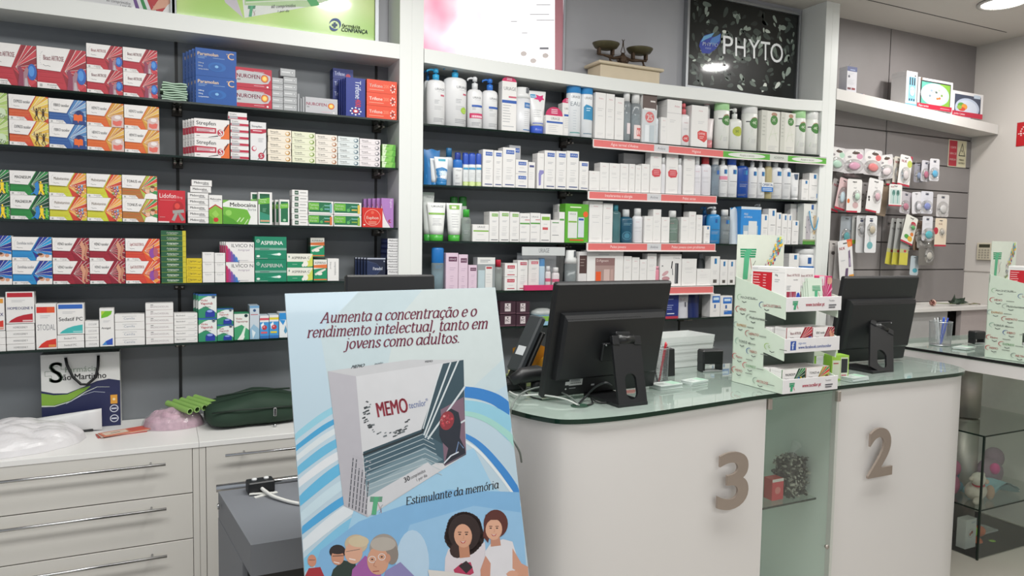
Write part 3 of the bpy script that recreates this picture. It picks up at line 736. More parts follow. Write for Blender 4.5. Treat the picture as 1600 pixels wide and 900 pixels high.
tecs('A4', 18, 80.5, 370, 'dorm', 'blue ray tablet box with sleeping person, whole', 2)
tecs('A4', 81.5, 139, 371.5, 'veno', 'dark red bare legs tablet box beside blue ones', 2)
tecs('A4', 139.3, 195, 372, 'veno', 'dark red bare legs tablet box beside heart box', 2)
tecs('A4', 195.5, 249.4, 372.5, 'coles', 'orange red tablet box with purple heart picture', 2)

# top shelf
def sachets():
    X, r, z0, H = place('A1', 250, 293, 128); R = random.Random(3); n = 8
    for i in range(n):
        b = MB(); w = r*2*R.uniform(.86, 1.0); z = i*H/n; th = H/n*.8; off = R.uniform(-.006, .006); nx = 8; vs = []
        for k in range(nx+1):
            x = -w/2+w*k/nx+off; zz = z+.35*H/n*sin(k*1.1+i)*.5+.0015
            vs += [(x, 0, zz), (x, .10, zz), (x, .10, zz+th*.7), (x, 0, zz+th*.7)]
        fs = []
        for k in range(nx):
            for j in range(4): fs.append((k*4+j, k*4+(j+1) % 4, (k+1)*4+(j+1) % 4, (k+1)*4+j))
        fs += [(3, 2, 1, 0), tuple(nx*4+j for j in range(4))]
        b.add(vs, fs, mat('#a9c4ae', .5, noise=.05)); o = b.build('sachet', None, (X, YF+.004, z0), (0, 0, radians(R.uniform(-4, 4))))
        tag(o, uniq('pale green folded sachet in the pile on the top shelf, '+stackpos(i, n)), 'sachet', 'pale green sachets piled on the top shelf')
sachets()
def par(p):
    p.rect(0, 0, 1, 1, '#0f4f9c'); p.text('Paramolan', .05, .74, .12, '#e6c79a', .70, bold=.02); p.text('C', .78, .68, .24, '#e6b98a', .2, bold=.02)
    p.text('®', .75, .84, .05, '#e6c79a', .05)
    p.lines(.06, .70, .22, 2, '#8fb0d8', th=.014); p.lines(.42, .68, .3, 1, '#8fb0d8', th=.014)
    p.ell(.52, .36, .22, .17, '#1b62ad', 22); p.ell(.50, .34, .15, .12, '#11559f', 20); p.ell(.51, .37, .045, .05, '#7db3e0', 12)
    for i, t in enumerate(('500mg', '20mg', 'comprimidos')): p.text(t, .06, .44-i*.11, .05, '#dfe6ef', .25, bold=.01)
carton('A1', 305, 369.5, 77, par, 'royal blue effervescent tablet box', 2, 5, .030, base='#12519d', group='royal blue boxes on the top shelf', sk=-.011)
def nur(bg, edge):
    def f(p):
        p.rect(0, 0, 1, 1, edge); p.poly([(.02, .20), (.02, .80), (.10, .86), (.75, .80), (.96, .68), (.97, .5), (.9, .28), (.72, .22)], bg)
        p.text('NUROFEN', .03, .48, .20, '#a3234c', .64, bold=.02); p.text('400' if edge != bg else '200', .04, .34, .08, INK, .2, bold=.02)
        p.ell(.80, .52, .105, .20, '#b03a2c', 22); p.ell(.80, .52, .085, .165, '#e0902f', 20); p.ell(.80, .52, .055, .11, '#f0cf70', 16)
        p.lines(.50, .84, .3, 1, FAINT, th=.02); p.lines(.5, .13, .3, 1, '#dfb3bb', th=.025); p.ell(.88, .10, .03, .05, '#e6e2e0', 10)
    return f
carton('A1', 367.8, 424.7, 106.5, nur('#b9b8bb', '#b3243c'), 'crimson and silver painkiller box', 2, 1, .05, base='#b3243c')
def sil(p):
    p.rect(0, 0, 1, 1, '#a9abad'); p.rect(0, .0, 1, .12, '#8f9193'); p.lines(.08, .62, .6, 1, '#d6d7d8', th=.14); p.ell(.8, .55, .09, .2, '#8c8e92', 12); p.ell(.8, .55, .06, .13, '#c9cacc', 12)
carton('A1', 425, 442.5, 121.5, sil, 'tiny silver box in stack touching crimson boxes', 5, base='#a9abad', group='tiny silver painkiller boxes', topc='#9a9c9e')
carton('A1', 443, 464, 120.5, sil, 'tiny silver box in right hand silver stack', 5, base='#a9abad', group='tiny silver painkiller boxes')
def onbox(x0, x1, yt, yb): return [(-9, atY((x0+x1)/2, yb, YF).z), (9, atY((x0+x1)/2, yb, YF).z)]
carton(onbox(440, 462, 107, 120), 438, 461.5, 107.5, sil, 'tiny silver box lying loose on top of silver stacks', base='#a9abad', group='tiny silver painkiller boxes', d=.06)
for i, (a, c, y) in enumerate(((464.5, 468.5, 146), (469, 472, 153), (472.4, 476.5, 151))):
    carton('A1', a, c, y, None, 'thin grey box upright behind silver painkiller box, number %s from left' % ('one', 'two', 'three')[i], base='#9b9da0')
carton('A1', 477, 527.5, 153, nur('#b7b7bb', '#b7b7bb'), 'single silver painkiller box with orange target', 1, 1, .05, base='#b7b7bb')
def tri_b(p):
    p.rect(0, 0, 1, 1, '#1b2f86'); p.text('Trifene', .48, .93, .30, '#dfe3f0', .46, vert=-1, bold=.01); p.text('400', .48, .46, .30, '#c2283c', .2, vert=-1, bold=.02)
    p.lines(.15, .95, .0, 1, '#8fa0d8')
    for a in range(8): p.ell(.5+.26*cos(a*.785), .14+.09*sin(a*.785), .05, .02, '#e7e6ea', 8)
    p.ell(.5, .14, .16, .055, '#b4232f', 14); p.ell(.5, .14, .09, .03, '#e7e6ea', 12)
carton('A1', 540.5, 571, 121.5, tri_b, 'deep blue upright box with vertical writing', 1, 4, .022, base='#1b2f86', group='deep blue boxes on the top shelf', sk=-.005)
def tri_s(p): p.rect(0, 0, 1, 1, '#1d2d78'); p.text('Trifene', .08, .3, .4, '#c9cfe6', .5); p.ell(.75, .3, .12, .25, '#b0324a', 10)
carton('A1', 520, 552, 107.5, tri_s, 'navy blue flat box in stack behind upright boxes', 5, 1, .06, base='#1d2a6c', Yf=.115)
def tri_o(p):
    p.rect(0, 0, 1, 1, '#dd4a2b'); p.text('Trifene', .08, .42, .26, '#f2dcd2', .44, bold=.015); p.text('200', .55, .42, .26, '#e98c6c', .18); p.lines(.08, .24, .5, 1, '#eaa890', th=.04)
    for a in range(7): p.ell(.86+.07*cos(a*.9), .42+.28*sin(a*.9), .022, .07, '#f0dad2', 8)
    p.ell(.86, .42, .045, .14, '#8d2a22', 12)
carton('A1', 573, 620.5, 125.5, tri_o, 'orange red box beside the white pillar', 3, 1, .06, base='#d8492b')
# second shelf
def stf(p):
    p.rect(0, 0, 1, 1, '#e4e0de'); p.poly([(.72, 0), (.80, .55), (1, .82), (1, 0)], '#dd6a2a'); p.poly([(.55, .0), (.74, .0), (.86, .62), (.97, .80), (.99, .86), (.82, .66)], '#e4e0de')
    p.text('Strepfen', .06, .68, .20, '#2b2c31', .60, bold=.015); p.poly([(0, .58), (.62, .55), (.62, .26), (0, .22)], '#b21f3a'); p.rect(.07, .33, .58, .49, '#dfc3c8'); p.lines(.09, .46, .46, 2, '#8c2038', .08, .03)
    p.line([(.40, .05), (.66, .14), (.80, .30), (.96, .78)], [.01, .03, .02, .03], '#2b2c31'); p.ell(.74, .32, .11, .22, '#d9d6d6', 18); p.ell(.735, .32, .085, .17, '#b21f3a', 18); p.text('S', .70, .20, .26, '#eceaea', .09, bold=.03)
    p.lines(.06, .12, .1, 1, INK)
carton('A2', 303, 358.5, 186, stf, 'white crimson orange lozenge box, big lettering', 2, 5, .022, group='white and crimson lozenge boxes', sk=-.010)
def stf2(p): p.rect(0, 0, 1, 1, '#e1dedd'); p.rect(0, .05, 1, .42, '#b52441'); p.rect(.05, .1, .5, .5, '#aaa9ad'); p.text('Strepfen', .06, .64, .2, '#55565c', .5)
carton('A2', 360, 388.5, 187, stf2, 'small white crimson lozenge box beside tall one', 6, 1, .06)
carton(onbox(357, 386, 175, 187.2), 356.5, 386, 175.5, stf2, 'small white crimson lozenge box set askew atop stack', 1, 1, .06, group='white and crimson lozenge boxes')
def stv(p):
    p.rect(0, 0, 1, 1, '#dcdadb'); p.text('Strepfen', .08, .86, .055, '#2b2c31', .86, bold=.015); p.poly([(0, .80), (1, .83), (1, .74), (.7, .70), (0, .70)], '#b0213f'); p.lines(.15, .78, .6, 1, '#e8d4d8', th=.02)
    p.ell(.22, .30, .16, .07, '#c14b63', 14); p.ell(.25, .31, .11, .05, '#dcdadb', 12); p.line([(.45, .02), (.7, .10), (.82, .20), (.98, .32)], [.03, .07, .05, .03], '#3a3b40'); p.ell(.68, .12, .2, .085, '#b0213f', 16); p.text('S', .60, .07, .1, '#eceaea', .16, bold=.03); p.lines(.5, .58, .35, 3, FAINT, .04, .012)
carton('A2', 391, 416, 190.5, stv, 'tall upright white spray box with crimson band', 1, 1, .04)
def srp(tint, ic):
    def f(p):
        p.rect(0, 0, 1, 1, tint); p.text('Strepsils', .10, .50, .26, '#3a3b40', .50, bold=.015); p.lines(.12, .34, .45, 1, '#8a8680', th=.07)
        p.ell(.85, .42, .11, .34, ic, 14); p.ell(.83, .46, .07, .22, tint, 12); p.line([(.88, .15), (.94, .5), (.90, .75)], .02, '#3a3b40')
    return f
for x0, x1, yt, tint, ic, dsc in ((418.5, 455.3, 202.3, '#e6dccb', '#d0993a', 'lozenge box of cream yellow stack, leftmost'), (456, 492.7, 206, '#dfe0c6', '#8fae45', 'lozenge box of pale lime stack'), (493.2, 527.2, 210.3, '#e3dcd2', '#b77238', 'lozenge box of beige stack, brown icon'),
    (527.8, 561.4, 213.5, '#d5dbdb', '#4a6f80', 'lozenge box of pale blue grey stack'), (561.9, 594.5, 217, '#e2dbdd', '#75757c', 'lozenge box of pinkish white stack, rightmost')):
    carton('A2', x0, x1, yt, srp(tint, ic), dsc, 5, 1, .06, base=tint, group='rows of lozenge boxes on the second shelf', jx=.001)
def grn(p): p.rect(0, 0, 1, 1, '#7fbf55'); p.poly([(0, 0), (0, 1), (.35, 1), (.2, 0)], '#cfe3bd'); p.poly([(.7, 0), (1, .0), (1, 1), (.85, 1)], '#57a336'); p.text('Strepsils', .12, .62, .2, '#2d5a26', .5)
carton('A2', 597, 618, 225.5, grn, 'bright green lozenge box beside white pillar', 4, 1, .06, base='#79b951', jx=.0025)
# third shelf
def lid(p):
    p.rect(0, 0, 1, 1, '#c22431'); p.text('Lidofon', .06, .76, .14, '#f0e4e2', .60); p.text('8mg', .70, .76, .07, '#e0a8a8', .2); p.lines(.08, .70, .6, 1, '#dc8a8a', th=.012)
    p.ell(.74, .48, .20, .19, '#a81d24', 20); p.ell(.70, .52, .10, .09, '#d8443c', 14); p.poly([(.52, .38), (.94, .42), (.96, .32), (.54, .28)], '#9d9a96'); p.poly([(.62, .32), (.48, .08), (.60, .05), (.72, .28)], '#9d9a96'); p.poly([(.80, .32), (.98, .10), (.86, .05), (.72, .28)], '#8c8986')
    p.rect(0, 0, .4, .04, '#e6dcdc'); p.lines(.06, .18, .2, 1, '#dc8a8a')
carton('A3', 246.3, 289.5, 297, lid, 'bright red throat tablet box with capsule tie', 1, 1, .06, base='#b8202c')
def meb(p): p.text('Mebocaína', .12, .40, .36, '#26272b', .76, bold=.03); p.lines(.55, .30, .3, 1, '#6a6b70', th=.1, ragged=0)
carton('A3', 292.8, 325.6, 301, meb, 'thin white box in stack between red boxes', 5, 1, .06, group='thin white boxes beside the red box')
zt_ = onbox(297, 330, 291, 300.9)
carton(zt_, 297, 330, 291.2, meb, 'thin white box, second from top, pushed right', 1, 1, .06, group='thin white boxes beside the red box')
carton(onbox(299, 331, 281, 291.1), 299, 331.2, 281, meb, 'thin white box topmost above the red throat boxes', 1, 1, .06, group='thin white boxes beside the red box')
def mbt(p):
    p.text('Mebocaína', .08, .83, .065, '#2b2c31', .84, bold=.02); p.lines(.3, .80, .5, 1, FAINT, th=.02); p.poly([(0, 0), (0, .48), (.45, .64), (1, .50), (1, 0)], '#7fb53c'); p.line([(0, .50), (.48, .66), (1, .52)], .10, '#b32a33'); p.circ(.52, .14, .19, '#c2302e', 16)
    p.poly([(0, 0), (0, .28), (.3, .18), (.3, 0)], '#5da02f'); p.poly([(.2, .35), (.5, .48), (.75, .32), (.5, .2)], '#94c654')
carton('A3', 326, 347.3, 304.5, mbt, 'tall white box with red roof shape on green', 1, 2, .04)
def mbf(p):
    p.rect(0, 0, 1, 1, '#74b044'); p.poly([(.18, 1), (1, 1), (1, .0), (.72, 0), (.80, .32), (.70, .62), (.0, .72), (0, .86)], '#e2e3df'); p.text('Mebocaína', .20, .74, .17, '#1f2024', .78, bold=.03); p.text('forte', .72, .58, .12, '#7e8288', .24)
    p.poly([(0, .72), (.64, .64), (.80, .32), (.7, 0), (0, 0)], '#69ad38'); p.poly([(0, .4), (.3, .2), (.45, 0), (0, 0)], '#4f9628'); p.circ(.16, .47, .09, '#8ec85a', 16)
    for x in (.40, .50): p.line([(x, .10), (x+.10, .28)], .025, '#cfe6b8')
    p.line([(.62, .0), (.72, .22)], .02, '#cfe6b8')
carton('A3', 348, 402.5, 313, mbf, 'wide white and green throat tablet box', 1, 1, .05)
def tvt(p):
    p.rect(.10, .05, .82, .95, '#17633f'); p.rect(.12, .90, .80, .93, '#0f4a30'); p.poly([(0, .62), (0, .78), (.82, .84), (.82, .66)], '#6db33c'); p.text('Tantum', .06, .75, .05, '#d4e8c4', .7); p.text('Verde', .12, .68, .05, '#d4e8c4', .6); p.poly([(.1, .05), (.82, .05), (.82, .30), (.1, .40)], '#2f8a70'); p.lines(.3, .5, .3, 3, '#7fb89a', .04, .012)
    for k in range(5): p.ell(.2+k*.13, .12, .07, .03, '#d9a07c', 8)
carton('A3', 403.3, 425.4, 300, tvt, 'tallest green and white mouthwash box', 1, 2, .045, sk=-.025)
carton('A3', 436.5, 452.3, 311.5, lambda p: (p.rect(.12, .12, .86, .92, '#1b6a44'), p.poly([(.05, .64), (.05, .82), (.9, .86), (.9, .68)], '#6db33c'), p.text('Tantum', .1, .74, .06, '#d4e8c4', .7), p.ell(.5, .2, .16, .05, '#9ed0a8', 10)), 'narrow green mouthwash box beside white stack', 1, 3, .04, sk=-.013)
def tvs(p): p.rect(.16, .18, .40, .86, '#3c5a48'); p.lines(.5, .6, .4, 1, '#8f918f', th=.12); p.rect(.2, .42, .36, .6, '#a9b8ad')
carton('A3', 456, 481.3, 296.5, tvs, 'flat white box with small dark square', 6, 1, .07, jx=.001)
def tvp(col):
    def f(p):
        p.rect(.02, .14, .92, .92, '#1b6b45'); p.poly([(.0, .30), (.0, .86), (.42, .86), (.42, .30)], '#68b03a'); p.text('Tantum', .02, .62, .17, '#d9ecca', .38, bold=.01); p.text('Verde', .05, .38, .17, '#d9ecca', .33, bold=.01)
        p.circ(.52, .36, .06, '#58a85e', 12); p.line([(.55, .5), (.66, .75)], .006, '#9ed0a8'); p.rect(.64, .62, .88, .70, '#7fb8b0'); p.rect(.86, .1, .95, .8, col); p.rect(.64, .34, .84, .44, col)
    return f
ta = atY(501, 334, YF).z
for x0, x1, yt, ym, ca, cb in ((482, 521, 314, 334.5, '#6fa9b0', '#d0713e'), (521.8, 565, 316, 335.8, '#d6b54a', '#8cae3e')):
    side_ = 'left' if x0 < 500 else 'right'
    carton('A3', x0, x1, ym, tvp(cb), 'wide green throat box, lower %s of the block' % side_, group='wide green throat boxes')
    carton(onbox(x0, x1, yt, ym), x0, x1, yt, tvp(ca), 'wide green throat box, upper %s of the block' % side_, group='wide green throat boxes')
def eup(p): p.rect(0, 0, 1, 1, '#c9281f'); p.circ(.5, .5, .40, '#e7c9b8', 28); p.circ(.5, .5, .385, '#cf3122', 28); p.text('Euphon', .5, .42, .15, '#f2dccf', .74, 'c', bold=.02); p.circ(.5, .76, .08, '#d8604a', 12); p.lines(.3, .3, .4, 3, '#e6b09c', .06, .02, 0); p.ell(.10, .12, .05, .04, '#ead8cf', 10)
carton('A3', 566, 598, 324.5, eup, 'square red box with thin ring circle', 1, 1, .05, base='#c2271f')
def pur(p):
    p.rect(0, 0, 1, 1, '#a878b8'); p.poly([(0, 0), (0, .78), (.12, .55), (.35, .28), (.75, .0)], '#e0dcdf'); p.line([(-.0, .80), (.14, .53), (.36, .27), (.78, .0)], .035, '#9c2a55'); p.text('Euphon', .72, .96, .16, '#e6d6ea', .3, vert=-1); p.circ(.70, .22, .14, '#a02848', 14); p.circ(.76, .22, .08, '#a878b8', 12)
carton('A3', 596, 615.2, 309.5, pur, 'lilac upright box', 1, 5, .028, base='#a878b8', Yf=.016, sk=-.013)
# fourth shelf
def ant(p): p.rect(0, 0, 1, 1, '#24583a'); p.rect(.86, 0, 1, 1, '#c3b632'); p.text('Antigrippine', .22, .45, .3, '#e6eadf', .62, bold=.03); p.lines(.25, .3, .4, 1, '#9ab48a', th=.1); p.rect(.0, .0, .86, .08, '#7f9a3a')
carton('A4', 251, 290.5, 360, ant, 'dark green yellow ended flu box', 10, 1, .06, base='#24583a', group='stack of dark green flu boxes')
def ceg(p): p.rect(0, 0, 1, 1, '#d3bb26'); p.text('Cêgripe', .08, .42, .3, '#3b3a2a', .56); p.line([(.72, .45), (.88, .35), (.92, .6)], .03, '#5a542a'); p.rect(.05, .2, .25, .26, '#8a7d22')
carton('A4', 291.2, 315.5, 403.5, ceg, 'small yellow box beside dark green stack', 4, 1, .05, base='#d3bb26', jx=.001)
def gri(p): p.text('Griponal', .2, .78, .12, '#8a8b90', .6); p.lines(.25, .7, .4, 1, FAINT)
carton('A4', 316, 334.8, 394, gri, 'plain white cube box in left column of pair', 3, 1, .05, group='plain white cube boxes')
carton('A4', 335.2, 352, 395, gri, 'plain white cube box in right column of pair', 3, 1, .05, group='plain white cube boxes')
def ilv(p):
    p.text('ILVICO N', .20, .74, .17, '#2b2c36', .76, xs=1.1); p.text('Antigripal', .42, .56, .10, '#9a8aa0', .5)
    for i, c in enumerate(('#b8285e', '#a33a7c', '#7a4f9e', '#4f63b0', '#3f7cc0')):
        x = .02+i*.085; h = .86-i*.14; p.poly([(x-.02 if i else 0, 0), (x-.02 if i else 0, h), (x+.05, h-.10), (x+.06, h-.2), (x+.12, h-.35), (x+.09, h-.40), (x+.13, h*.28), (x+.06, h*.2), (x+.10, 0)], c); p.line([(x+.05, h-.10), (x+.06, h-.2), (x+.12, h-.35), (x+.09, h-.40), (x+.13, h*.28)], .012, '#e4dfe2')
    p.lines(.5, .1, .3, 1, FAINT)
carton('A4', 352.5, 397.3, 378, ilv, 'white flu box with magenta blue face profiles', 2, 4, .026, group='white flu boxes with face profiles', sk=-.006)
def asp(p):
    p.rect(0, 0, 1, 1, '#138060'); p.circ(.10, .80, .055, '#cfe0d8', 16); p.circ(.10, .80, .045, '#138060', 16); p.line([(.10, .72), (.10, .88)], .008, '#cfe0d8'); p.line([(.06, .80), (.145, .80)], .008, '#cfe0d8')
    p.text('ASPIRINA', .18, .64, .17, '#e9efeb', .70, bold=.02); p.rect(0, .40, 1, .50, '#7fa89a'); p.lines(.15, .46, .3, 1, '#3a5a50', th=.03, ragged=0)
    p.poly([(.35, .20), (.62, .27), (.80, .29), (.84, .23), (.80, .16), (.62, .15)], '#2f9a7c'); p.poly([(.50, .21), (.66, .25), (.78, .28), (.83, .22), (.78, .17), (.66, .17)], '#cfe3da'); p.ell(.76, .22, .06, .06, '#eef3ef', 14); p.ell(.10, .13, .055, .05, '#dfe8e2', 12); p.rect(.02, .02, .4, .05, '#7fa89a')
carton('A4', 398, 447.7, 369.5, asp, 'large teal green painkiller box', 2, 2, .045, base='#117a5b')
def aspc(p):
    p.rect(0, 0, 1, 1, '#1b8a60'); p.poly([(0, .42), (0, 1), (1, 1), (1, .2), (.8, .12), (.72, .42)], '#dfe0c8'); p.poly([(.62, .40), (.86, .5), (.98, .9), (1, .9), (1, .1), (.8, .05)], '#c9cf5a'); p.poly([(0, .44), (0, 1), (.9, 1), (.84, .62), (.7, .46)], '#e2e1d6')
    p.text('ASPIRINA C', .18, .62, .18, '#2e3a38', .70, bold=.01); p.ell(.72, .28, .10, .22, '#e8e6dc', 16); p.ell(.62, .16, .05, .12, '#e8e6dc', 12); p.ell(.08, .78, .03, .08, '#7a9a8c', 10); p.lines(.2, .25, .2, 1, '#8cc4a8', th=.04)
carton('A4', 448.3, 488.8, 396.3, aspc, 'green and cream vitamin effervescent box', 2, 1, .055, base='#dfe0d2')
def asps(p):
    p.rect(0, 0, 1, 1, '#1b8a60'); p.poly([(0, .55), (0, 1), (1, 1), (1, .62)], '#dcdad2'); p.text('ASPIRINA', .08, .80, .10, '#2e3a38', .84); p.poly([(0, .62), (0, .74), (1, .78), (1, .60)], '#d8713a'); p.line([(.1, .30), (.45, .42), (.9, .56)], [.16, .2, .12], '#d9d4cc'); p.ell(.45, .34, .20, .07, '#e8e6dc', 12); p.rect(0, .04, 1, .10, '#d8713a')
zz_ = SH['A4']
carton('A4', 490, 511, 405.3, asps, 'small green orange box leaning lower beside vitamin boxes', 1, 1, .045, base='#1b8a60')
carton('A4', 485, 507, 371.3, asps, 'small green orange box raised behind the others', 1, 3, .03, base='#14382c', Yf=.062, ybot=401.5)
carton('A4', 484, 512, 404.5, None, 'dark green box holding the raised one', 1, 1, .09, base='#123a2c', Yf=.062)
carton('A4', 511.6, 529.6, 403.8, lambda p: (p.text('Griponal', .22, .86, .13, '#55565c', .5, vert=-1), p.text('comprimidos', .62, .86, .16, '#55565c', .7, vert=-1)), 'white upright box with vertical writing at row end', 1, 1, .05)
def pan(p): p.rect(0, 0, 1, 1, '#141c34'); p.poly([(0, .9), (.7, .62), (.8, .5), (.6, .3), (0, .1)], '#1d2c50'); p.line([(0, .85), (.5, .75), (.78, .5), (.5, .25), (0, .15)], .012, '#5a6a8a'); p.text('Panadol', .32, .46, .14, '#d9dde8', .5, bold=.03); p.rect(0, .94, 1, 1, '#aab0be'); p.circ(.93, .85, .04, '#aab0be', 8)
carton('A4', 573.5, 602.5, 402.8, pan, 'dark navy painkiller box', 1, 5, .022, base='#151d36', group='dark navy boxes beside the pillar', sk=-.008)
def mel(p): p.rect(0, 0, 1, 1, '#dad9da'); p.text('Melhoral', .12, .42, .36, '#33343c', .76, bold=.01); p.rect(0, 0, 1, .05, '#55575c')
carton('A4', 605.3, 623.3, 372.5, mel, 'thin white ended navy box by pillar', 8, 1, .11, base='#16205a', sd=lambda p: (p.rect(.05, .3, .9, .7, '#46507c')), jx=.001)
# lowest shelf
def hom(title, c1, c2, tcol='#3a3f7c', curve=None, big=.1):
    curve = curve or c1
    def f(p):
        p.rect(.05, .83, .95, .97, c1); p.text(title, .5, .44, big, tcol, .88, 'c', bold=.02); p.lines(.2, .74, .5, 2, FAINT, .045, .014)
        p.poly([(.08, .04), (.18, .12), (.38, .21), (.62, .27), (.94, .31), (.94, .04)], curve); p.rect(.58, .06, .93, .11, c2)
    return f
def flat(t, c=INK, tw=.5): return lambda p: p.text(t, .25, .36, .28, c, tw)
carton('A5', -28, 6.4, 465, hom('DOLISUX', '#d9963c', '#d8c2b0', curve='#cf3a2c'), 'white box with orange strip at left photo edge', ybot=517, group=None)
carton('A5', -28, 8.5, 517.5, flat('R'), 'thin white box at left photo edge, lowest shelf', 3)
z5 = lerp(SH['A5'], atY(30, 550).x)
carton('A5', 8, 53, 455.6, hom('HOMEOGENE 9', '#b3212f', '#d9b9b9', curve='#b3212f', big=.085), 'white remedy box with crimson strip and curve', 1, 1, .05, ybot=505.5)
carton('A5', 9, 53.6, 506, flat('HOMEOGENE 9'), 'thin white box under the crimson striped one', 4)
carton('A5', 54.5, 87.6, 474.3, lambda p: (p.rect(.05, .80, .93, .93, '#cf2f24'), p.rect(.55, .80, .93, .93, '#d9532c'), p.text('STODAL', .08, .42, .13, '#8b8d92', .86), p.lines(.22, .74, .5, 2, FAINT, .04, .012), p.poly([(.10, .04), (.25, .12), (.5, .19), (.97, .23), (.97, .04)], '#cf3226'), p.rect(.6, .05, .94, .10, '#d98a4c')), 'tall white syrup box with red orange strip', 1, 1, .05)
carton('A5', 88.3, 131, 474, hom('Sedatif PC', '#2f62b5', '#8fc8c8', '#35363c', curve='#3fb0ae', big=.12), 'white box with blue strip and turquoise curve', 1, 1, .05, ybot=522.5)
carton('A5', 89, 131.5, 523, flat('Sedatif PC'), 'thin white box under the turquoise curve one', 2)
carton('A5', 132.2, 154.2, 501.5, flat('COCCULINE', '#8a8b90', .6), 'small white box right of turquoise curve box', 4)
carton('A5', 154.8, 178, 481.5, lambda p: (p.poly([(.12, .93), (.88, .93), (.80, .84), (.55, .78), (.12, .74)], '#6fb52c'), p.poly([(.12, .93), (.4, .93), (.12, .8)], '#a8c43a'), p.text('Arnigel', .12, .46, .05, '#33343a', .8, bold=.02), p.lines(.25, .68, .5, 2, FAINT, .03, .01), p.poly([(.15, .04), (.4, .14), (.88, .22), (.88, .04)], '#2a4fb0'), p.poly([(.15, .04), (.4, .14), (.5, .04)], '#3f86c8')), 'slender white gel box with lime and blue corners', 1, 1, .045)
carton('A5', 178.8, 226, 490.5, lambda p: (p.text('Camilia', .30, .3, .3, '#8a94a4', .42), p.lines(.25, .75, .5, 1, FAINT, th=.06)), 'white flat box with faint blue grey writing', 4)
carton('A5', 226.8, 270.8, 473.5, lambda p: (p.text('BRONCHODUAL', .18, .35, .26, '#9a8a90', .66), p.lines(.18, .8, .1, 1, '#3a3a40', th=.08), p.rect(0, 0, 1, .06, '#dccfcf')), 'pinkish white flat box in tallest white stack', 6, 1, .06)
carton('A5', 271.5, 308.5, 489, lambda p: (p.text('Bactisubtil', .10, .5, .24, '#4b4d52', .42), p.lines(.6, .35, .3, 1, FAINT, th=.06), p.rect(.88, .5, .95, .62, FAINT)), 'small white box left of green vapour boxes', 5, 1, .06)
def vap(p):
    p.rect(0, 0, 1, 1, '#2f8a66'); p.poly([(0, .93), (0, .35), (.4, .5), (1, .2), (1, .9)], '#dfe3e0'); p.rect(0, .93, 1, 1, '#2f5fa8'); p.poly([(0, .93), (0, .70), (.3, .85), (.6, .93)], '#3f9a72'); p.text('Vicks', .12, .70, .09, '#b03a4a', .4, bold=.02); p.text('Vaporub', .12, .56, .11, '#b03a4a', .66, bold=.02); p.lines(.25, .47, .45, 1, '#6a7a74', th=.02)
    p.circ(.83, .88, .10, '#12243e', 12); p.circ(.83, .88, .07, '#c9d6da', 12); p.circ(.83, .88, .055, '#12243e', 12); p.ell(.64, .2, .26, .15, '#1f2f8f', 18, 0, pi); p.rect(.38, .03, .90, .2, '#24389c'); p.ell(.62, .28, .16, .05, '#8fa3e0', 14)
carton('A5', 309.3, 338.4, 459.3, vap, 'large green blue vapour rub box', 2, 3, .035, base='#1f4a3c', sk=-.008)
carton('A5', 339, 364.6, 481.5, vap, 'smaller green blue vapour rub box', 2, 2, .04, base='#1f4a3c')
carton('A5', 365.5, 389.3, 488, lambda p: (p.rect(0, 0, 1, 1, '#3f9a6c'), p.poly([(0, .95), (0, .45), (.5, .55), (1, .35), (1, .95)], '#dde2dd'), p.rect(0, .95, 1, 1, '#2f7a58'), p.text('Vicks', .12, .74, .07, '#b03a4a', .5, bold=.02), p.text('Vaposyrup', .12, .64, .07, '#b03a4a', .8, bold=.01), p.circ(.80, .88, .12, '#16343a', 12), p.poly([(.35, .05), (.7, .5), (.8, .5), (.62, .05)], '#cfe3d4'), p.poly([(.2, .0), (.6, .3), (.7, .1), (.6, 0)], '#e6ebe4')), 'green white syrup box right of vapour rubs', 1, 1, .04, base='#2f8a5f')
carton('A5', 390, 405.2, 477.5, lambda p: (p.rect(0, 0, 1, 1, '#c2cdd6'), p.rect(0, .93, 1, 1, '#6fa0c8'), p.circ(.5, .86, .16, '#2f4f7a', 12), p.lines(.1, .75, .8, 1, '#b56a74', th=.025), p.poly([(0, 0), (0, .3), (.4, .45), (1, .3), (1, 0)], '#8fb4cc'), p.poly([(.3, 0), (.2, .3), (.6, .2)], '#d6e2e8')), 'pale blue grey tall nasal spray box', 1, 3, .03, base='#b9c6d0')
def bis(acc): return lambda p: (p.rect(0, 0, 1, 1, '#3f92cf'), p.rect(0, .72, 1, 1, '#dfe0e0'), p.rect(0, .80, 1, .9, acc), p.poly([(.1, .60), (.4, .72), (.5, .5), (.2, .4)], '#e6eef2'), p.circ(.5, .48, .28, '#b53a45', 16), p.circ(.45, .51, .1, '#e09aa0', 10), p.rect(.1, .22, .8, .30, acc), p.rect(0, 0, 1, .12, '#2f6fb5'))
carton('A5', 405.9, 420.4, 493, bis('#cf5a68'), 'blue box with red ball and pink strip', 1, 2, .04, base='#c9d6e0')
carton('A5', 420.9, 435.6, 492, bis('#d6c23a'), 'blue box with red ball and yellow strip', 1, 2, .04, base='#c9d6e0')
carton('A5', 436.2, 456, 488.5, lambda p: (p.rect(0, 0, 1, 1, '#dfe4e6'), p.rect(0, .72, 1, 1, '#2f8ccf'), p.poly([(0, .72), (.3, .5), (.5, .7)], '#2f8ccf'), p.poly([(.5, .5), (.36, .25), (.5, .15), (.64, .25)], '#5a96b8')), 'white blue water drop box touching poster edge', 1, 2, .04)
for x0, x1, y in ((457, 480, 490), (481, 505, 486), (506, 532, 492)): pass
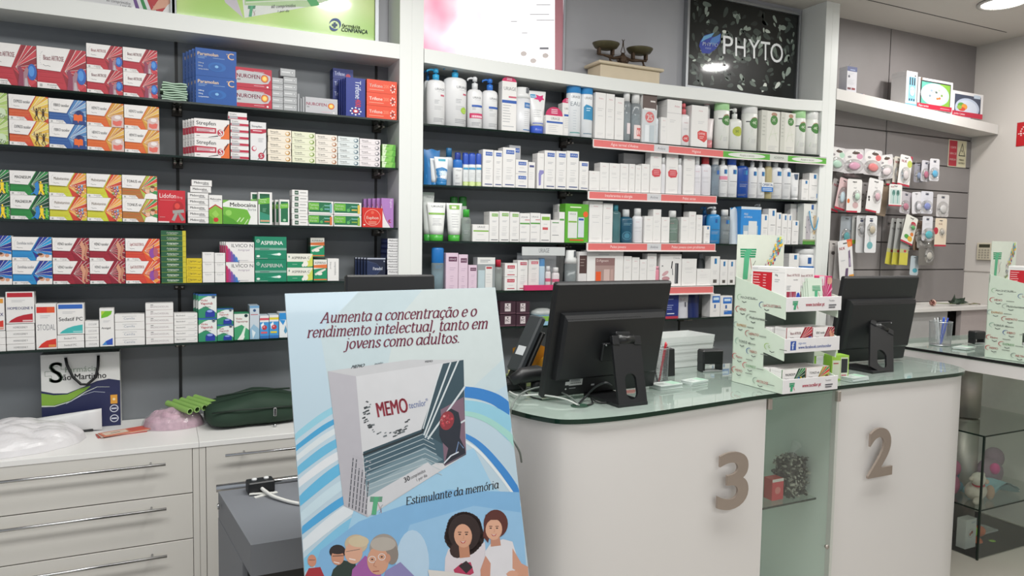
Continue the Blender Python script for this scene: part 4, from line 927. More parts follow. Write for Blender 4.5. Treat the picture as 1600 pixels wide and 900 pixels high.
# ------------------------------------------------------------------ middle bay: skin care
BL = '#2a57a8'; WHB = '#dcdbdb'; PINK = '#c2275c'; UT = 'URIAGE'
def ulab(extra=None, tx=.42):
    def f(p):
        p.text(UT, tx, .84, .055, '#55585e', .45, bold=.0); p.lines(tx+.1, .81, .35, 1, FAINT, th=.008); p.lines(tx-.02, .6, .22, 3, '#9a9ca2', .035, .010); p.lines(tx-.02, .45, .38, 3, FAINT, .035, .010); p.lines(tx-.05, .16, .5, 3, '#8a8c92', .035, .010)
        if extra: extra(p)
    return f
bottle('R1', 670.5, 699, 105, 123.5, 'white pump bottle with turquoise head nearest the pillar, top shelf', 'pump', '#dededf', '#2f9fcf', ulab(lambda p: p.rect(.66, .70, .86, .74, '#c25a70')))
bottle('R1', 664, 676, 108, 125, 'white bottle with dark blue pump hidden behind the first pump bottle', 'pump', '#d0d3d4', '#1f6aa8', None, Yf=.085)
bottle('R1', 698.5, 733.5, 101.5, 119.5, 'largest white pump bottle with green dot, turquoise head', 'pump', '#dededf', '#2f9fcf', ulab(lambda p: (p.rect(.74, .70, .92, .735, '#c25a70'), p.circ(.78, .36, .13, '#9bbf3a', 20), p.lines(.70, .37, .18, 2, '#d6e4b0', .04, .01, 0)), .5))
bottle('R1', 734, 757, 118.5, 138.5, 'white pump bottle with white head and crimson sticker', 'pump', '#dededf', '#d6d8da', ulab(lambda p: (p.rect(.30, .60, .92, .66, BL), p.rect(.18, .28, .98, .42, PINK), p.rect(.30, .30, .9, .36, '#e6c0cc')), .35))
bottle('R1', 757.5, 781, 121.5, 140, 'white pump bottle with royal blue head', 'pump', '#dededf', '#2f6fc4', ulab(lambda p: p.rect(.40, .58, .98, .64, BL), .45))
def dome(b, w, d, h, hh, c):
    n = 14; P = [(-w/2*.96+0, h-.004)]+[(w/2*.96*cos(pi-pi*k/n), h+hh*sin(pi*k/n)) for k in range(n+1)]+[(w/2*.96, h-.004)]
    vs = [(x, d*.5-.0015, z) for x, z in P]+[(x, d*.5+.0015, z) for x, z in P]; m = len(P)
    b.add(vs, [tuple(range(m)), tuple(range(m, 2*m))[::-1]], c); b.add(vs, [(k, k+1, m+k+1, m+k) for k in range(m-1)], c)
def domebox(x0, x1, yt, yd, desc, front_, col=PINK, Yf=YF, d=.045):
    o = carton('R1', x0, x1, yt, front_, desc, 1, 1, d, Yf=Yf)[0]
    X, r, z0, H = place('R1', x0, x1, yt, Yf); hd = atY((x0+x1)/2, yd, Yf).z-atY((x0+x1)/2, yt, Yf).z
    b = MB(); dome(b, 2*r, d*.2, H, hd, col); q = Pr(b, lambda u, v, l: (-r+2*r*u, d*.1-.0017-EPS*l, H+hd*v), 2*r/hd)
    for k in range(3): q.rect(.32, .25+k*.2, .68, .33+k*.2, '#e9cdd8')
    e = b.build('promo_dome', o, (0, 0, 0)); tag(e, 'crimson half round promotion card')
domebox(785, 808, 127, 119.5, 'tall white carton with crimson dome, behind airless bottle', lambda p: (p.text(UT, .12, .82, .07, '#55585e', .82), p.rect(.45, .67, .98, .705, '#c25a70'), p.rect(0, .56, 1, .62, BL), p.lines(.06, .52, .6, 7, '#a5a7ac', .055, .012), p.lines(.06, .1, .8, 1, FAINT)))
bottle('R1', 808.5, 832, 135.5, 153.5, 'white airless bottle with square dispenser head', 'airless', '#dcdde0', '#dedfdf', lambda p: (p.rect(.55, .72, .98, .88, '#2f6fb0'), p.text(UT, .60, .76, .07, '#dfe6ee', .34), p.lines(.55, .62, .35, 8, FAINT, .06, .012), p.rect(.5, .06, .98, .085, '#2f6fb0')))
tubeb('R1', 831, 857.5, 140.5, 196.5, 'white cream tube on blue cap with pink star', '#dfdfdf', '#3f5fc4', lambda p: (p.rect(.10, .80, .40, .90, '#2f8fbf'), p.text(UT, .12, .82, .05, '#e6eef2', .26), p.poly([(.62+.34*(1 if k % 2 else .5)*cos(k*pi/5+.3), .80+.12*(1 if k % 2 else .5)*sin(k*pi/5+.3)) for k in range(10)], '#cf2f74'), p.lines(.2, .45, .5, 4, FAINT, .06, .012), p.rect(.1, .06, .9, .08, '#3f5fc4')))
domebox(879, 898, 161, 153, 'white carton with crimson zigzag card, behind small carton', lambda p: (p.text(UT, .2, .80, .06, '#55585e', .75), p.rect(.15, .60, .98, .66, BL), p.lines(.2, .54, .6, 6, FAINT, .055, .012), p.rect(.5, .70, .98, .72, INK)), Yf=.03)
domebox(853, 880.5, 180.5, 167, 'small square carton under half round crimson card', lambda p: (p.text(UT, .30, .78, .14, '#55585e', .5), p.rect(.05, .60, .98, .70, BL), p.lines(.15, .48, .6, 4, FAINT, .1, .02)))
bottle('R1', 891, 912, 121.5, 145, 'tall white spring water spray can with blue cap, left', 'spray', '#dcdfe2', '#2a7fbf', lambda p: (p.text(UT, .30, .88, .055, '#6a6d72', .5), p.text('EAU', .26, .70, .10, '#77808a', .55), p.lines(.4, .6, .2, 8, '#b5bcc4', .06, .01), p.rect(.25, .08, .85, .10, '#2f8f8a')))
bottle('R1', 912.3, 930, 123.5, 147, 'tall white spray can with blue cap and teal patch, right', 'spray', '#dcdfe2', '#2f86c4', lambda p: (p.text(UT, .3, .88, .055, '#6a6d72', .5), p.poly([(.25, .42), (.25, .70), (.4, .76), (.98, .70), (.98, .40)], '#1f86b5'), p.lines(.42, .68, .3, 2, '#cfe6f0', .05, .015), p.rect(.25, .08, .85, .10, '#5a7a8a')))
AV = '#c98a94'
def avb(t='Avène', blob=None, seed=1):
    def f(p):
        p.text(t, .30, .86, .035, AV, .45); p.lines(.2, .66, .6, 2, '#b5b3b6', .04, .008, seed=seed); p.lines(.25, .5, .5, 1, FAINT, th=.008); p.lines(.2, .12, .6, 2, '#c6c4c6', .03, .006)
        if blob: blob(p)
    return f
carton('R1', 931, 947.4, 144.5, avb(), 'tall plain white carton first after spray cans')
carton('R1', 947.8, 961.3, 146.5, avb(), 'tall plain white carton second after spray cans')
carton('R1', 961.7, 976, 152, avb(), 'plain white carton beside clear water bottles')
for x0, x1, y, ys, tx in ((976.5, 988.5, 143, 158, 'clear water bottle with white cap, left one'), (989.5, 1005, 145, 161, 'clear water bottle with white cap and one euro tag')):
    bottle('R1', x0, x1, y, ys, tx, 'cap', '#cfd6da', '#e1e1e0', (lambda p: (p.rect(.35, .08, .98, .48, '#e2d2d0'), p.rect(.55, .16, .96, .40, '#cf4a44'), p.text('1€', .60, .2, .14, '#f2e6e2', .34, bold=.03))) if x0 > 980 else (lambda p: p.rect(.5, .2, .9, .5, '#e0d2d4')), True, rcap=.72)
carton('R1', 1004.5, 1027, 146, lambda p: (p.rect(0, 0, 1, 1, '#c9cdd0'), p.rect(0, .68, 1, 1, '#5a4a46'), p.lines(.55, .86, .35, 1, '#d6d0cc', th=.03, ragged=0), p.rect(.1, .66, .9, .70, '#e6e3e2'), p.circ(.52, .52, .32, '#cf6a6a', 20), p.text('25', .30, .45, .13, '#f2e8e6', .42, bold=.02), p.rect(.2, .02, .5, .36, '#dfe3e6'), p.rect(.55, .02, .85, .36, '#b8c2c8')), 'brown topped twin pack with pink 25 disc', name='gift_pack', cat='gift pack')
bottle('R1', 1018.8, 1032, 163, 183, 'slim pale spray bottle in front of brown topped pack', 'cap', '#d3dae0', '#e2e2e2', lambda p: p.lines(.3, .8, .4, 5, '#b4bac2', .1, .01), rcap=.7)
carton('R1', 1033, 1043, 183, avb(), 'short slim white carton beside slim spray')
carton('R1', 1043, 1066, 156, lambda p: (p.rect(0, .70, 1, .71, '#bdbbbd'), p.text('Avène', .5, .84, .05, AV, .35), p.lines(.2, .55, .4, 2, FAINT, .04, .008)), 'big white carton on carton before coral pump bottle', d=.09)
bottle('R1', 1065, 1081.5, 160.5, 178, 'white pump bottle with coral head and price sticker', 'pump', '#e2dfe0', '#cf6168', lambda p: (p.circ(.62, .26, .26, '#c5474a', 20), p.text('-5€', .42, .23, .07, '#f4e6e4', .42, bold=.03), p.text('Avène', .45, .80, .04, AV, .4), p.lines(.4, .62, .4, 2, FAINT, .04, .01)))
bottle('R1', 1103, 1112, 154, 163, 'small white bottle with coral cap standing behind cartons', 'cap', '#dedadb', '#cf5a60', None, Yf=.08, rcap=.8)
carton('R1', 1081.5, 1107, 165, lambda p: (p.text('Avène', .42, .86, .035, AV, .35), p.lines(.4, .62, .4, 2, FAINT, .04, .008), p.poly([(.40, .20), (.38, .36), (.55, .41), (.96, .38), (.98, .20), (.8, .12)], '#cf4a48'), p.text('OFFRE', .45, .30, .05, '#f0dada', .45), p.lines(.5, .26, .3, 2, '#ecc8c6', .04, .012)), 'big white carton with red speech sticker', d=.08)
tubeb('R1', 1104, 1119.5, 184, 219, 'white and coral tube leaning beside the sticker carton', '#ddd3d3', '#cf7f84', None, Yf=.02)
AG = '#5f9a3c'
def adm(t, cap_=None): return lambda p: (p.ell(.68, .84, .2, .06, '#a8806a', 14), p.circ(.70, .74, .30, '#3f7a34', 20), p.text(t, .52, .71, .075, '#dfe9d2', .34, bold=.02), p.rect(.22, .76, .42, .79, INK), p.line([(.35, .22), (.55, .60), (.75, .22)], .012, '#9fb98c'), p.line([(.42, .34), (.75, .40)], .01, '#b9c9a8'), p.lines(.5, .3, .3, 3, FAINT, .04, .008))
bottle('R1', 1125, 1144.5, 157, 172, 'white bottle with pale green cap and 4 euro disc', 'spray', '#dedfda', '#a5d39a', adm('4€'))
bottle('R1', 1145, 1163.5, 168, 185, 'white pump bottle with lime 2 euro disc', 'pump', '#dedfda', '#dcdddb', lambda p: (p.circ(.60, .66, .30, '#a9b33a', 20), p.text('2€', .45, .62, .08, '#3f5a2c', .3, bold=.02), p.line([(.3, .2), (.5, .5), (.7, .2)], .012, '#b9c9a8')))
bottle('R1', 1168.5, 1188.5, 162, 177, 'white bottle with white cap and 4 euro disc', 'spray', '#dedfda', '#e0e0de', adm('4€'))
for x0, x1, y, w_ in ((1191, 1219.5, 173, 'left'), (1220.8, 1244, 176, 'right')):
    carton('R1', x0, x1, y, lambda p: (p.rect(0, 0, .30, 1, '#c6c6bd'), p.ell(.68, .92, .16, .05, '#a8806a', 12), p.circ(.68, .78, .20, '#3f7a34', 20), p.text('2€', .57, .75, .07, '#dfe9d2', .24, bold=.02), p.line([(.42, .28), (.65, .66), (.86, .28)], .010, '#9fb98c'), p.lines(.06, .86, .16, 6, '#8f948a', .09, .012), p.line([(.5, .42), (.9, .48)], .01, '#b9c9a8'), p.lines(.4, .14, .5, 3, FAINT, .04, .008)), 'cream carton with green 2 euro disc, %s of pair' % w_, base='#d6d5cd')
bottle('R1', 1246.3, 1263.3, 170.5, 184.5, 'white bottle with pale green cap near right pillar', 'spray', '#dedfda', '#a5d39a', adm('4€'))
bottle('R1', 1265.5, 1283.5, 173, 186.5, 'white capped bottle touching the right pillar, top shelf', 'spray', '#dedfda', '#e0e0de', adm('4€'))

# second shelf
def pouch(sh, x0, x1, yt, desc, col, fr=None, Yf=.05, name='pouch', cat='pouch', th=.045):
    X, r, z0, H = place(sh, x0, x1, yt, Yf); n, m = 8, 8; b = MB(); vs = []; fs = []
    for s in (-1, 1):
        for i in range(n+1):
            for j in range(m+1):
                u, v = i/n, j/m; vs.append(((u-.5)*2*r*(1-.06*sin(pi*v)), s*th/2*sin(pi*u)**.6*max(0, 1-v)**.5*1.0+.0, v*H*(1-.02*sin(3*pi*u))))
    k = (n+1)*(m+1)
    for s in (0, 1):
        for i in range(n):
            for j in range(m):
                a = s*k+i*(m+1)+j; q = (a, a+m+1, a+m+2, a+1); fs.append(q if s == 0 else q[::-1])
    b.add(vs, fs, mat(col, .35, noise=.08, scale=20), True)
    if fr:
        def f(u, v, l): return ((u-.5)*2*r*(1-.06*sin(pi*v)), -th/2*max(sin(pi*min(max(u, 0), 1)), 0)**.6*max(0, 1-v)**.5-.0006-EPS*l, v*H)
        fr(Pr(b, f, 2*r/H))
    o = b.build(name, None, (X, Yf+th/2, z0)); tag(o, uniq(desc), cat); return o
pouch('R2', 664.5, 690, 233, 'glossy blue pouch pack at left end, second shelf', '#1f6fae', lambda p: (p.rect(.1, .2, .5, .3, '#2f8fcf'), p.ell(.45, .6, .25, .15, '#2b86c2', 14)), Yf=.06)
UB = '#2a7ab5'
tubeb('R2', 674, 689, 247, 285, 'white tube with blue lower half, partly hidden left', '#dfe3e6', UB, None, Yf=.045)
tubeb('R2', 681.5, 704, 244.5, 283, 'white tube with teal blue print, front of the pair', '#e2e5e7', UB, lambda p: (p.rect(.3, .82, .75, .92, '#3fa0b5'), p.poly([(0, 0), (0, .50), (.5, .58), (1, .48), (1, 0)], '#2a7ab5'), p.lines(.25, .42, .5, 3, '#b9dcee', .07, .025, 0)))
bottle('R2', 697, 709.5, 231, 245, 'white bottle with blue screw cap standing behind tubes', 'cap', '#d3d8dc', '#2f6f9f', None, Yf=.09, rcap=.7)
bottle('R2', 710, 724.7, 249, 262, 'white stick bottle with blue cap beside tubes', 'spray', '#dfe0e0', '#2a6fc0', ulab(None, .3))
for i, (x0, x1) in enumerate(((725, 733.3), (733.7, 744.7), (745.2, 753.5))):
    bottle('R2', x0, x1, 240, 257, 'small blue capped flask, %s of three in front of blue ones' % ('first', 'second', 'third')[i], 'spray', '#dfe2e2', '#3558b8', lambda p: (p.rect(.1, .76, .95, .86, '#4a9ac4'), p.lines(.3, .6, .5, 3, FAINT, .08, .015), p.rect(.0, .02, 1, .20, '#b5c97a'), p.circ(.5, .11, .3, '#cfe0a0', 12)))
for i, x0 in enumerate((712, 724, 735, 746)): bottle('R2', x0, x0+9, 238+i*.4, 255, 'dark blue capped flask in back row, %s from left' % ('first', 'second', 'third', 'last')[i], 'spray', '#9fb0c8', '#28409a', None, Yf=.08, group='dark blue capped flasks in the back row')
def ubox(lc=BL, bc='#3a4c80', t=UT, blk=None, top=.84):
    def f(p):
        p.rect(.25, top, .90, top+.10, lc); p.text(t, .29, top+.03, .045, '#d6dcea', .57); p.lines(.3, .70, .5, 2, '#9c9ea6', .035, .010); p.lines(.3, .5, .5, 3, FAINT, .06, .010); p.lines(.25, .3, .55, 3, FAINT, .04, .010); p.rect(.2, .055, .9, .08, bc)
        if blk: blk(p)
    return f
U2 = 'white carton with blue name label, '
carton('R2', 754.7, 771.5, 233.5, ubox(), U2+'first of tall group', sd=None, group='blue label cartons')
carton('R2', 772, 785.5, 235, ubox(), U2+'second of tall group', group='blue label cartons')
carton('R2', 786, 805.8, 230.5, ubox(), U2+'tallest, before the stacked pair', d=.06, group='blue label cartons')
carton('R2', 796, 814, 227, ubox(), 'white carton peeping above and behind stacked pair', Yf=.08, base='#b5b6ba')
carton('R2', 806, 825.3, 249.5, lambda p: (p.rect(.22, .62, .86, .86, BL), p.text(UT, .26, .68, .12, '#d6dcea', .56), p.lines(.3, .45, .4, 1, FAINT, th=.03), p.rect(.22, .12, .86, .17, '#3a4c80')), 'small square carton with blue label', 2)
carton('R2', 826, 836.6, 253, lambda p: (p.rect(.15, .80, .85, .88, '#4a4f80'), p.lines(.2, .6, .6, 4, FAINT, .08, .012)), 'slim short white carton right of the stacked pair')
carton('R2', 840, 850.8, 239, lambda p: (p.text(UT, .4, .86, .03, FAINT, .5), p.poly([(.25, .08), (.2, .42), (.35, .52), (.95, .52), (.98, .44), (.6, .38), (.55, .1)], '#8a86bd')), 'white carton with lilac foot picture')
carton('R2', 851.3, 868.8, 235, ubox(), U2+'first of tall trio', d=.07, group='blue label cartons')
carton('R2', 869.2, 885.8, 236, ubox(), U2+'middle of tall trio', group='blue label cartons')
carton('R2', 886.2, 905, 236, ubox(), U2+'last of tall trio', group='blue label cartons')
carton('R2', 905.6, 920.3, 252, ubox(), U2+'short one before coral rail', group='blue label cartons')
for i, (x0, x1, y) in enumerate(((921, 937.5, 267), (938, 952.3, 254), (952.7, 969.4, 255), (969.8, 983, 255.5), (983.4, 993, 256), (993.4, 1002.7, 258), (1003, 1015.8, 256))):
    carton('R2', x0, x1, y, avb(seed=i), 'plain white carton above coral rail, %s from its left end' % ['first', 'second', 'third', 'fourth', 'fifth', 'sixth', 'seventh'][i], d=.06, group='plain white cartons above the second coral rail')
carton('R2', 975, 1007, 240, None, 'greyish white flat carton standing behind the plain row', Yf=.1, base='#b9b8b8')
blob = lambda p: (p.poly([(.18, .44), (.14, .54), (.3, .60), (.85, .60), (.95, .52), (.85, .42), (.4, .40)], '#c94a52'), p.lines(.3, .56, .5, 3, '#e8b4b6', .04, .01, 0))
carton('R2', 1017, 1034.8, 237.5, avb(blob=blob), 'tall white carton with red sticker, left one', d=.05)
bottle('R2', 1035.3, 1041.5, 246, 256, 'slim white bottle between red sticker cartons', 'cap', '#dcdbde', '#e0e0e0', None, rcap=.7)
carton('R2', 1042, 1060.5, 239, avb(blob=blob), 'tall white carton with red sticker, right one')
bottle('R2', 1061, 1067.5, 247, 257, 'slim white bottle right of red sticker cartons', 'cap', '#dcdbde', '#e0e0e0', None, rcap=.7)
carton('R2', 1069, 1086.6, 241.5, avb(), 'white carton between slim bottle and white bottles')
bottle('R2', 1087.3, 1098.7, 243, 257, 'white bottle with white cap left of coral capped one', 'cap', '#dddbe0', '#dfdfe0', avb(), rcap=.55)
bottle('R2', 1099.5, 1114.8, 243, 256, 'white bottle with coral red cap on second shelf', 'cap', '#dddbe0', '#b8343c', avb(), rcap=.62)
bottle('R2', 1115.8, 1127.5, 246.5, 257, 'pale blue clear bottle with white cap', 'cap', '#c3d0dc', '#e0e0e0', lambda p: (p.rect(.55, .78, .85, .92, '#2f62a8'), p.lines(.3, .4, .5, 3, '#7a8290', .05, .01)), True, rcap=.7)
def lrp(extra=None, c='#2f86b5'): return lambda p: (p.rect(.50, .80, .64, .95, '#2a5a9a'), p.rect(.64, .80, .78, .95, c), p.lines(.3, .55, .6, 1, INK, th=.012), p.lines(.3, .47, .5, 3, FAINT, .04, .008), p.lines(.2, .12, .5, 2, '#8a8c92', .04, .01), extra(p) if extra else None)
def lb(sh, x0, x1, yt, ys, desc, kind='pump', body='#dfdfe0', cap='#dcdddd', ex=None, **k): return bottle(sh, x0, x1, yt, ys, desc, kind, body, cap, lrp(ex), **k)
lb('R2', 1128, 1140.8, 243, 257, 'white pump bottle with small pink label', ex=lambda p: p.rect(.15, .60, .85, .72, '#d98aa0'))
lb('R2', 1141.2, 1156, 244, 257.5, 'white bottle with bright blue dome head', 'cap', cap='#2f57b8', rcap=.75)
lb('R2', 1156.5, 1173.8, 246.5, 258.5, 'deep blue bottle with grey head on second shelf', 'pump', '#1f4a9c', '#8a9098')
lb('R2', 1174.2, 1187, 245, 260.5, 'white pump bottle just right of the deep blue one')
lb('R2', 1187.5, 1199, 246, 261, 'white pump bottle above left edge of offer card')
bottle('R2', 1199.6, 1209.4, 247, 259.5, 'amber oil bottle behind blue offer card', 'cap', '#b8ad84', '#b5b8ba', None, Yf=.02)
lb('R2', 1210, 1226.5, 247, 260.5, 'white pump bottle right of the amber bottle')
lb('R2', 1227, 1239.7, 248, 261.5, 'white pump bottle beside cream tube, second shelf')
tubeb('R2', 1239.9, 1252.8, 269.5, 309, 'white tube with dark blue corner mark', '#dededf', '#dadada', lambda p: (p.poly([(.45, .95), (.9, .95), (.8, .72), (.5, .72)], '#3a4f6a'), p.lines(.3, .4, .4, 3, FAINT, .05, .01)))
carton('R2', 1253.2, 1264.3, 280.5, lrp(), 'low white carton with slanting blue mark near pillar')
carton('R2', 1265, 1279, 270.5, lrp(), 'white carton last before right pillar, second shelf')
bottle('R2', 1277, 1283, 285, 291, 'tiny blue labelled dropper by the right pillar', 'cap', '#dcdede', '#dcdede', lambda p: p.rect(0, .2, 1, .55, '#2f7fc4'), Yf=.006, rcap=.4)
of = MB(); of.box((-.045, 0, 0), (.045, .0008, .055), '#dfe2e4')
pp = Pr(of, front(.09, .055), 1.6); pp.rect(0, 0, 1, .5, '#2a72c0'); pp.text('OFERTA', .06, .60, .28, '#2456a8', .88, bold=.03); pp.lines(.1, .36, .8, 2, '#dfe9f2', .16, .06, 0)
P_ = atY(1200, 299.5, .0); tag(of.build('offer_card', None, (P_.x, .006, P_.z)), 'blue and white OFERTA card before the amber bottle', 'sign')

# third shelf
tubeb('R3', 662.5, 681, 300, 366, 'big green and white tube half hidden by the pillar', '#cfd3d0', '#3a9a3c', lambda p: p.text(UT, .3, .86, .05, '#77797c', .6), Yf=.05)
gl = lambda p: (p.text(UT, .25, .85, .06, '#55585e', .6), p.rect(0, .62, 1, .68, '#7fae45'), p.lines(.25, .5, .5, 4, FAINT, .05, .012), p.rect(.2, .3, .8, .31, FAINT))
tubeb('R3', 671, 700.5, 316, 366.5, 'white tube on green cap with lime line, in front', '#dfe0de', '#46a83a', gl)
tubeb('R3', 700.8, 725.6, 317, 367, 'white tube on green cap with lime name block', '#dfe0de', '#46a83a', lambda p: (p.rect(.2, .80, .8, .94, '#7fae45'), p.rect(.35, .83, .6, .9, '#dfe6cf'), p.lines(.3, .66, .5, 6, FAINT, .08, .012)))
for i, x0 in enumerate((705, 719)): bottle('R3', x0, x0+12, 307, 322, 'white bottle with dark green cap behind tubes, %s' % ('left', 'right')[i], 'spray', '#c3c8c2', '#2a7a30', None, Yf=.10)
bottle('R3', 723.5, 737.8, 327, 339, 'small clear bottle with green square cap', 'cap', '#c9d2cc', '#3fa83c', lambda p: (p.text(UT, .3, .86, .06, '#77797c', .5), p.lines(.3, .5, .4, 3, FAINT, .06, .01)), True, rcap=.68)
carton('R3', 738.5, 764.3, 350.5, lambda p: (p.text(UT, .30, .80, .11, '#55585e', .46), p.rect(.05, .58, .98, .66, '#7fae45'), p.lines(.3, .42, .4, 1, FAINT, th=.02), p.lines(.2, .12, .6, 1, FAINT, th=.02)), 'low wide white jar carton with lime line')
GR = 'white carton with '
for i, (x0, x1, y, st) in enumerate(((765, 780, 330.5, 0), (780.5, 796.5, 330, 0), (796.9, 812, 331, 0), (812.4, 828.7, 333, 1), (829, 844.7, 332.5, 1), (845, 860.6, 334, 2), (861, 875, 343.5, 3))):
    fr_ = {0: ubox('#7fae45', '#6a6c70'), 1: lambda p: (p.text(UT, .1, .84, .055, '#55585e', .8), p.rect(.5, .76, .98, .78, '#b5404a'), p.rect(.02, .62, .98, .67, '#5a9a4a'), p.lines(.15, .55, .5, 2, FAINT, .04, .01), p.lines(.1, .35, .6, 1, FAINT), p.lines(.1, .12, .6, 2, FAINT, .04)),
           2: lambda p: (p.rect(.12, .78, .92, .90, '#7fae45'), p.lines(.3, .65, .4, 1, FAINT), p.rect(.2, .44, .75, .53, '#c4565c'), p.lines(.3, .38, .4, 2, FAINT, .05, .01), p.rect(.1, .07, .85, .09, INK)), 3: lambda p: (p.rect(.15, .86, .9, .9, '#4a8a4a'), p.lines(.15, .7, .6, 4, FAINT, .07, .01), p.rect(.15, .32, .9, .34, INK))}[st]
    carton('R3', x0, x1, y, fr_, GR+('lime label, first of three', 'lime label, second of three', 'lime label, third of three', 'green line, left one', 'green line, right one', 'lime label and red word', 'thin dark lines, shorter')[i]+' on third shelf', d=.07, group='lime labelled cartons')
carton('R3', 874, 883, 331, lambda p: p.rect(.1, .72, .9, .78, '#5a9a4a'), 'white carton tucked beside the green gift box')
carton('R3', 872, 887, 319, lambda p: p.rect(.5, 0, .85, 1, '#6ab03c'), 'white carton with green stripe behind gift box', Yf=.085)
carton('R3', 883.5, 920, 318.5, lambda p: (p.rect(0, 0, 1, 1, '#5aa630'), p.rect(.12, .12, .52, .80, '#d9dcd6'), p.rect(.56, .14, .82, .66, '#cfd6dc'), p.text(UT, .18, .72, .04, '#77797c', .3), p.rect(.14, .52, .50, .56, '#7fae45'), p.rect(.58, .58, .80, .63, BL), p.circ(.88, .74, .11, '#e2622c', 14), p.lines(.2, .93, .5, 1, '#dfeacb', th=.03), p.rect(.2, .05, .8, .09, '#d2602c')), 'bright green gift set box with pictured bottles', base='#5aa630', d=.06, name='gift_box', cat='gift box')
carton('R3', 921.5, 942.4, 314, avb(), 'tall white carton at left end of third coral rail', d=.07)
carton('R3', 942.8, 958.3, 317.5, avb(), 'white carton second on the third coral rail', d=.07)
bottle('R3', 958.5, 972.8, 320, 329, 'pale teal clear cleanser bottle', 'cap', '#7fb0b5', '#3f8a9a', None, True, rcap=.5)
bottle('R3', 973.2, 992.5, 327, 338.5, 'dark teal gel bottle with white cap', 'cap', '#1f4f66', '#d9dbdc', lambda p: (p.lines(.3, .85, .5, 2, '#8fb5c2', .06, .012), p.circ(.5, .32, .28, '#3f7a90', 20), p.circ(.5, .32, .24, '#1f4f66', 20), p.circ(.5, .32, .16, '#3f7a90', 16)), rcap=.5)
bottle('R3', 992.8, 1007, 325.5, 337, 'white lotion bottle right of dark teal one', 'cap', '#dddde0', '#dfdfdf', avb(), rcap=.65)
for x0, x1, y, t in ((1007.5, 1020.7, 337.5, 'short white carton after the lotion bottle'), (1021, 1033.8, 327, 'taller white carton in the middle of third coral rail'), (1034.2, 1047, 339, 'short white carton left of pale green bottle'), (1064.5, 1076.8, 339, 'short white carton right of pale green bottle'), (1077, 1088.3, 330.5, 'taller white carton right of pale green bottle'), (1088.7, 1098.3, 335.5, 'slim white carton before blue pump bottles')):
    carton('R3', x0, x1, y, avb(), t, d=.05)
bottle('R3', 1047.3, 1063.3, 329, 339.5, 'pale green clear bottle with white cap', 'cap', '#b5c9be', '#dededd', avb(), True, rcap=.6)
carton('R3', 1100.5, 1110, 352.5, lrp(), 'short slim white carton in front of dark blue bottles')
bottle('R3', 1099, 1111, 322.5, 334, 'dark blue pump bottle in the back row', 'pump', '#1f4f8a', '#2f6fa8', None, Yf=.075)
lb('R3', 1112, 1129.5, 322.5, 334.5, 'bright blue gel pump bottle with white head', 'pump', '#2f86c4', '#d9dde0')
lb('R3', 1130, 1144.5, 327.5, 336.5, 'clear bottle with white cap beside blue gel', 'cap', '#c3cacd', '#dededd', clear=True, rcap=.6)
pouch('R3', 1144.8, 1159, 324.5, 'white and blue twisted pack left of gift box', '#c9d3dc', lambda p: p.poly([(0, .6), (1, .5), (.9, 1), (.1, 1)], '#2f86c4'), Yf=.03)
carton('R3', 1158.5, 1190, 323, lambda p: (p.rect(0, 0, 1, 1, '#2a86cf'), p.rect(0, .93, 1, 1, '#cfd6dc'), p.text('PELE', .15, .78, .05, '#e6eef4', .35, bold=.02), p.text('ATÓPICA', .15, .70, .05, '#e6eef4', .4, bold=.02), p.rect(.12, .05, .85, .50, '#9fb5c6'), p.rect(.38, .08, .80, .62, '#d9dcdd'), p.rect(.15, .08, .35, .35, '#d9dcdd'), p.rect(.42, .2, .75, .22, INK)), 'bright blue gift box with window and white bottle', base='#2a86cf', d=.06, name='gift_box', cat='gift box')
lb('R3', 1184, 1196, 318, 330, 'white pump bottle standing behind the blue gift box', Yf=.085)
for x0, x1, y, t in ((1190.3, 1201, 334.5, 'first white carton right of blue gift box'), (1201.4, 1213.7, 326, 'tallest white carton right of blue gift box'), (1214, 1221.8, 332, 'third white carton right of blue gift box'), (1222.2, 1231, 334, 'fourth white carton right of blue gift box'), (1231.4, 1237.5, 334.5, 'fifth slim carton right of blue gift box'), (1238, 1248.7, 344.5, 'short white carton before big white box')):
    carton('R3', x0, x1, y, lrp(), t, d=.05)
carton('R3', 1236, 1256, 318.5, lrp(), 'big white box behind the short carton, third shelf', Yf=.07, d=.05)
carton('R3', 1256.3, 1284.5, 318.5, lambda p: (p.rect(0, 0, 1, 1, '#d9d9d4'), p.rect(.42, .86, .55, .98, '#2a5a9a'), p.rect(.15, .12, .42, .70, '#b9b3b8'), p.rect(.55, .25, .88, .72, '#c9b394'), p.poly([(.6, .3), (.9, .2), (.85, .35)], '#a8925a'), p.rect(0, 0, 1, .08, '#4a8f35'), [p.rect(.05+.9*((k*37) % 17)/17, .1+.8*((k*29) % 13)/13, .08+.9*((k*37) % 17)/17, .13+.8*((k*29) % 13)/13, '#4a5560') for k in range(12)], p.rect(0, .08, 1, .12, '#8a9a6a')), 'clear gift bag with light blue cord handle', base='#cfd3d0', d=.05, name='gift_bag', cat='gift bag')
g_ = [o for o in COL.objects if o.name.startswith('gift_bag')][0]
b = MB(); X, r, z0, H = place('R3', 1256.3, 1284.5, 318.5); b.tube([(-r*.42, -.004, H*.82), (-r*.40, -.012, H*.62), (-r*.2, -.016, H*.42), (0.0, -.017, H*.36), (r*.25, -.016, H*.42), (r*.45, -.012, H*.62), (r*.5, -.004, H*.84)], .0035, '#4f9fc9', 8); b.build('cord_handle', g_)

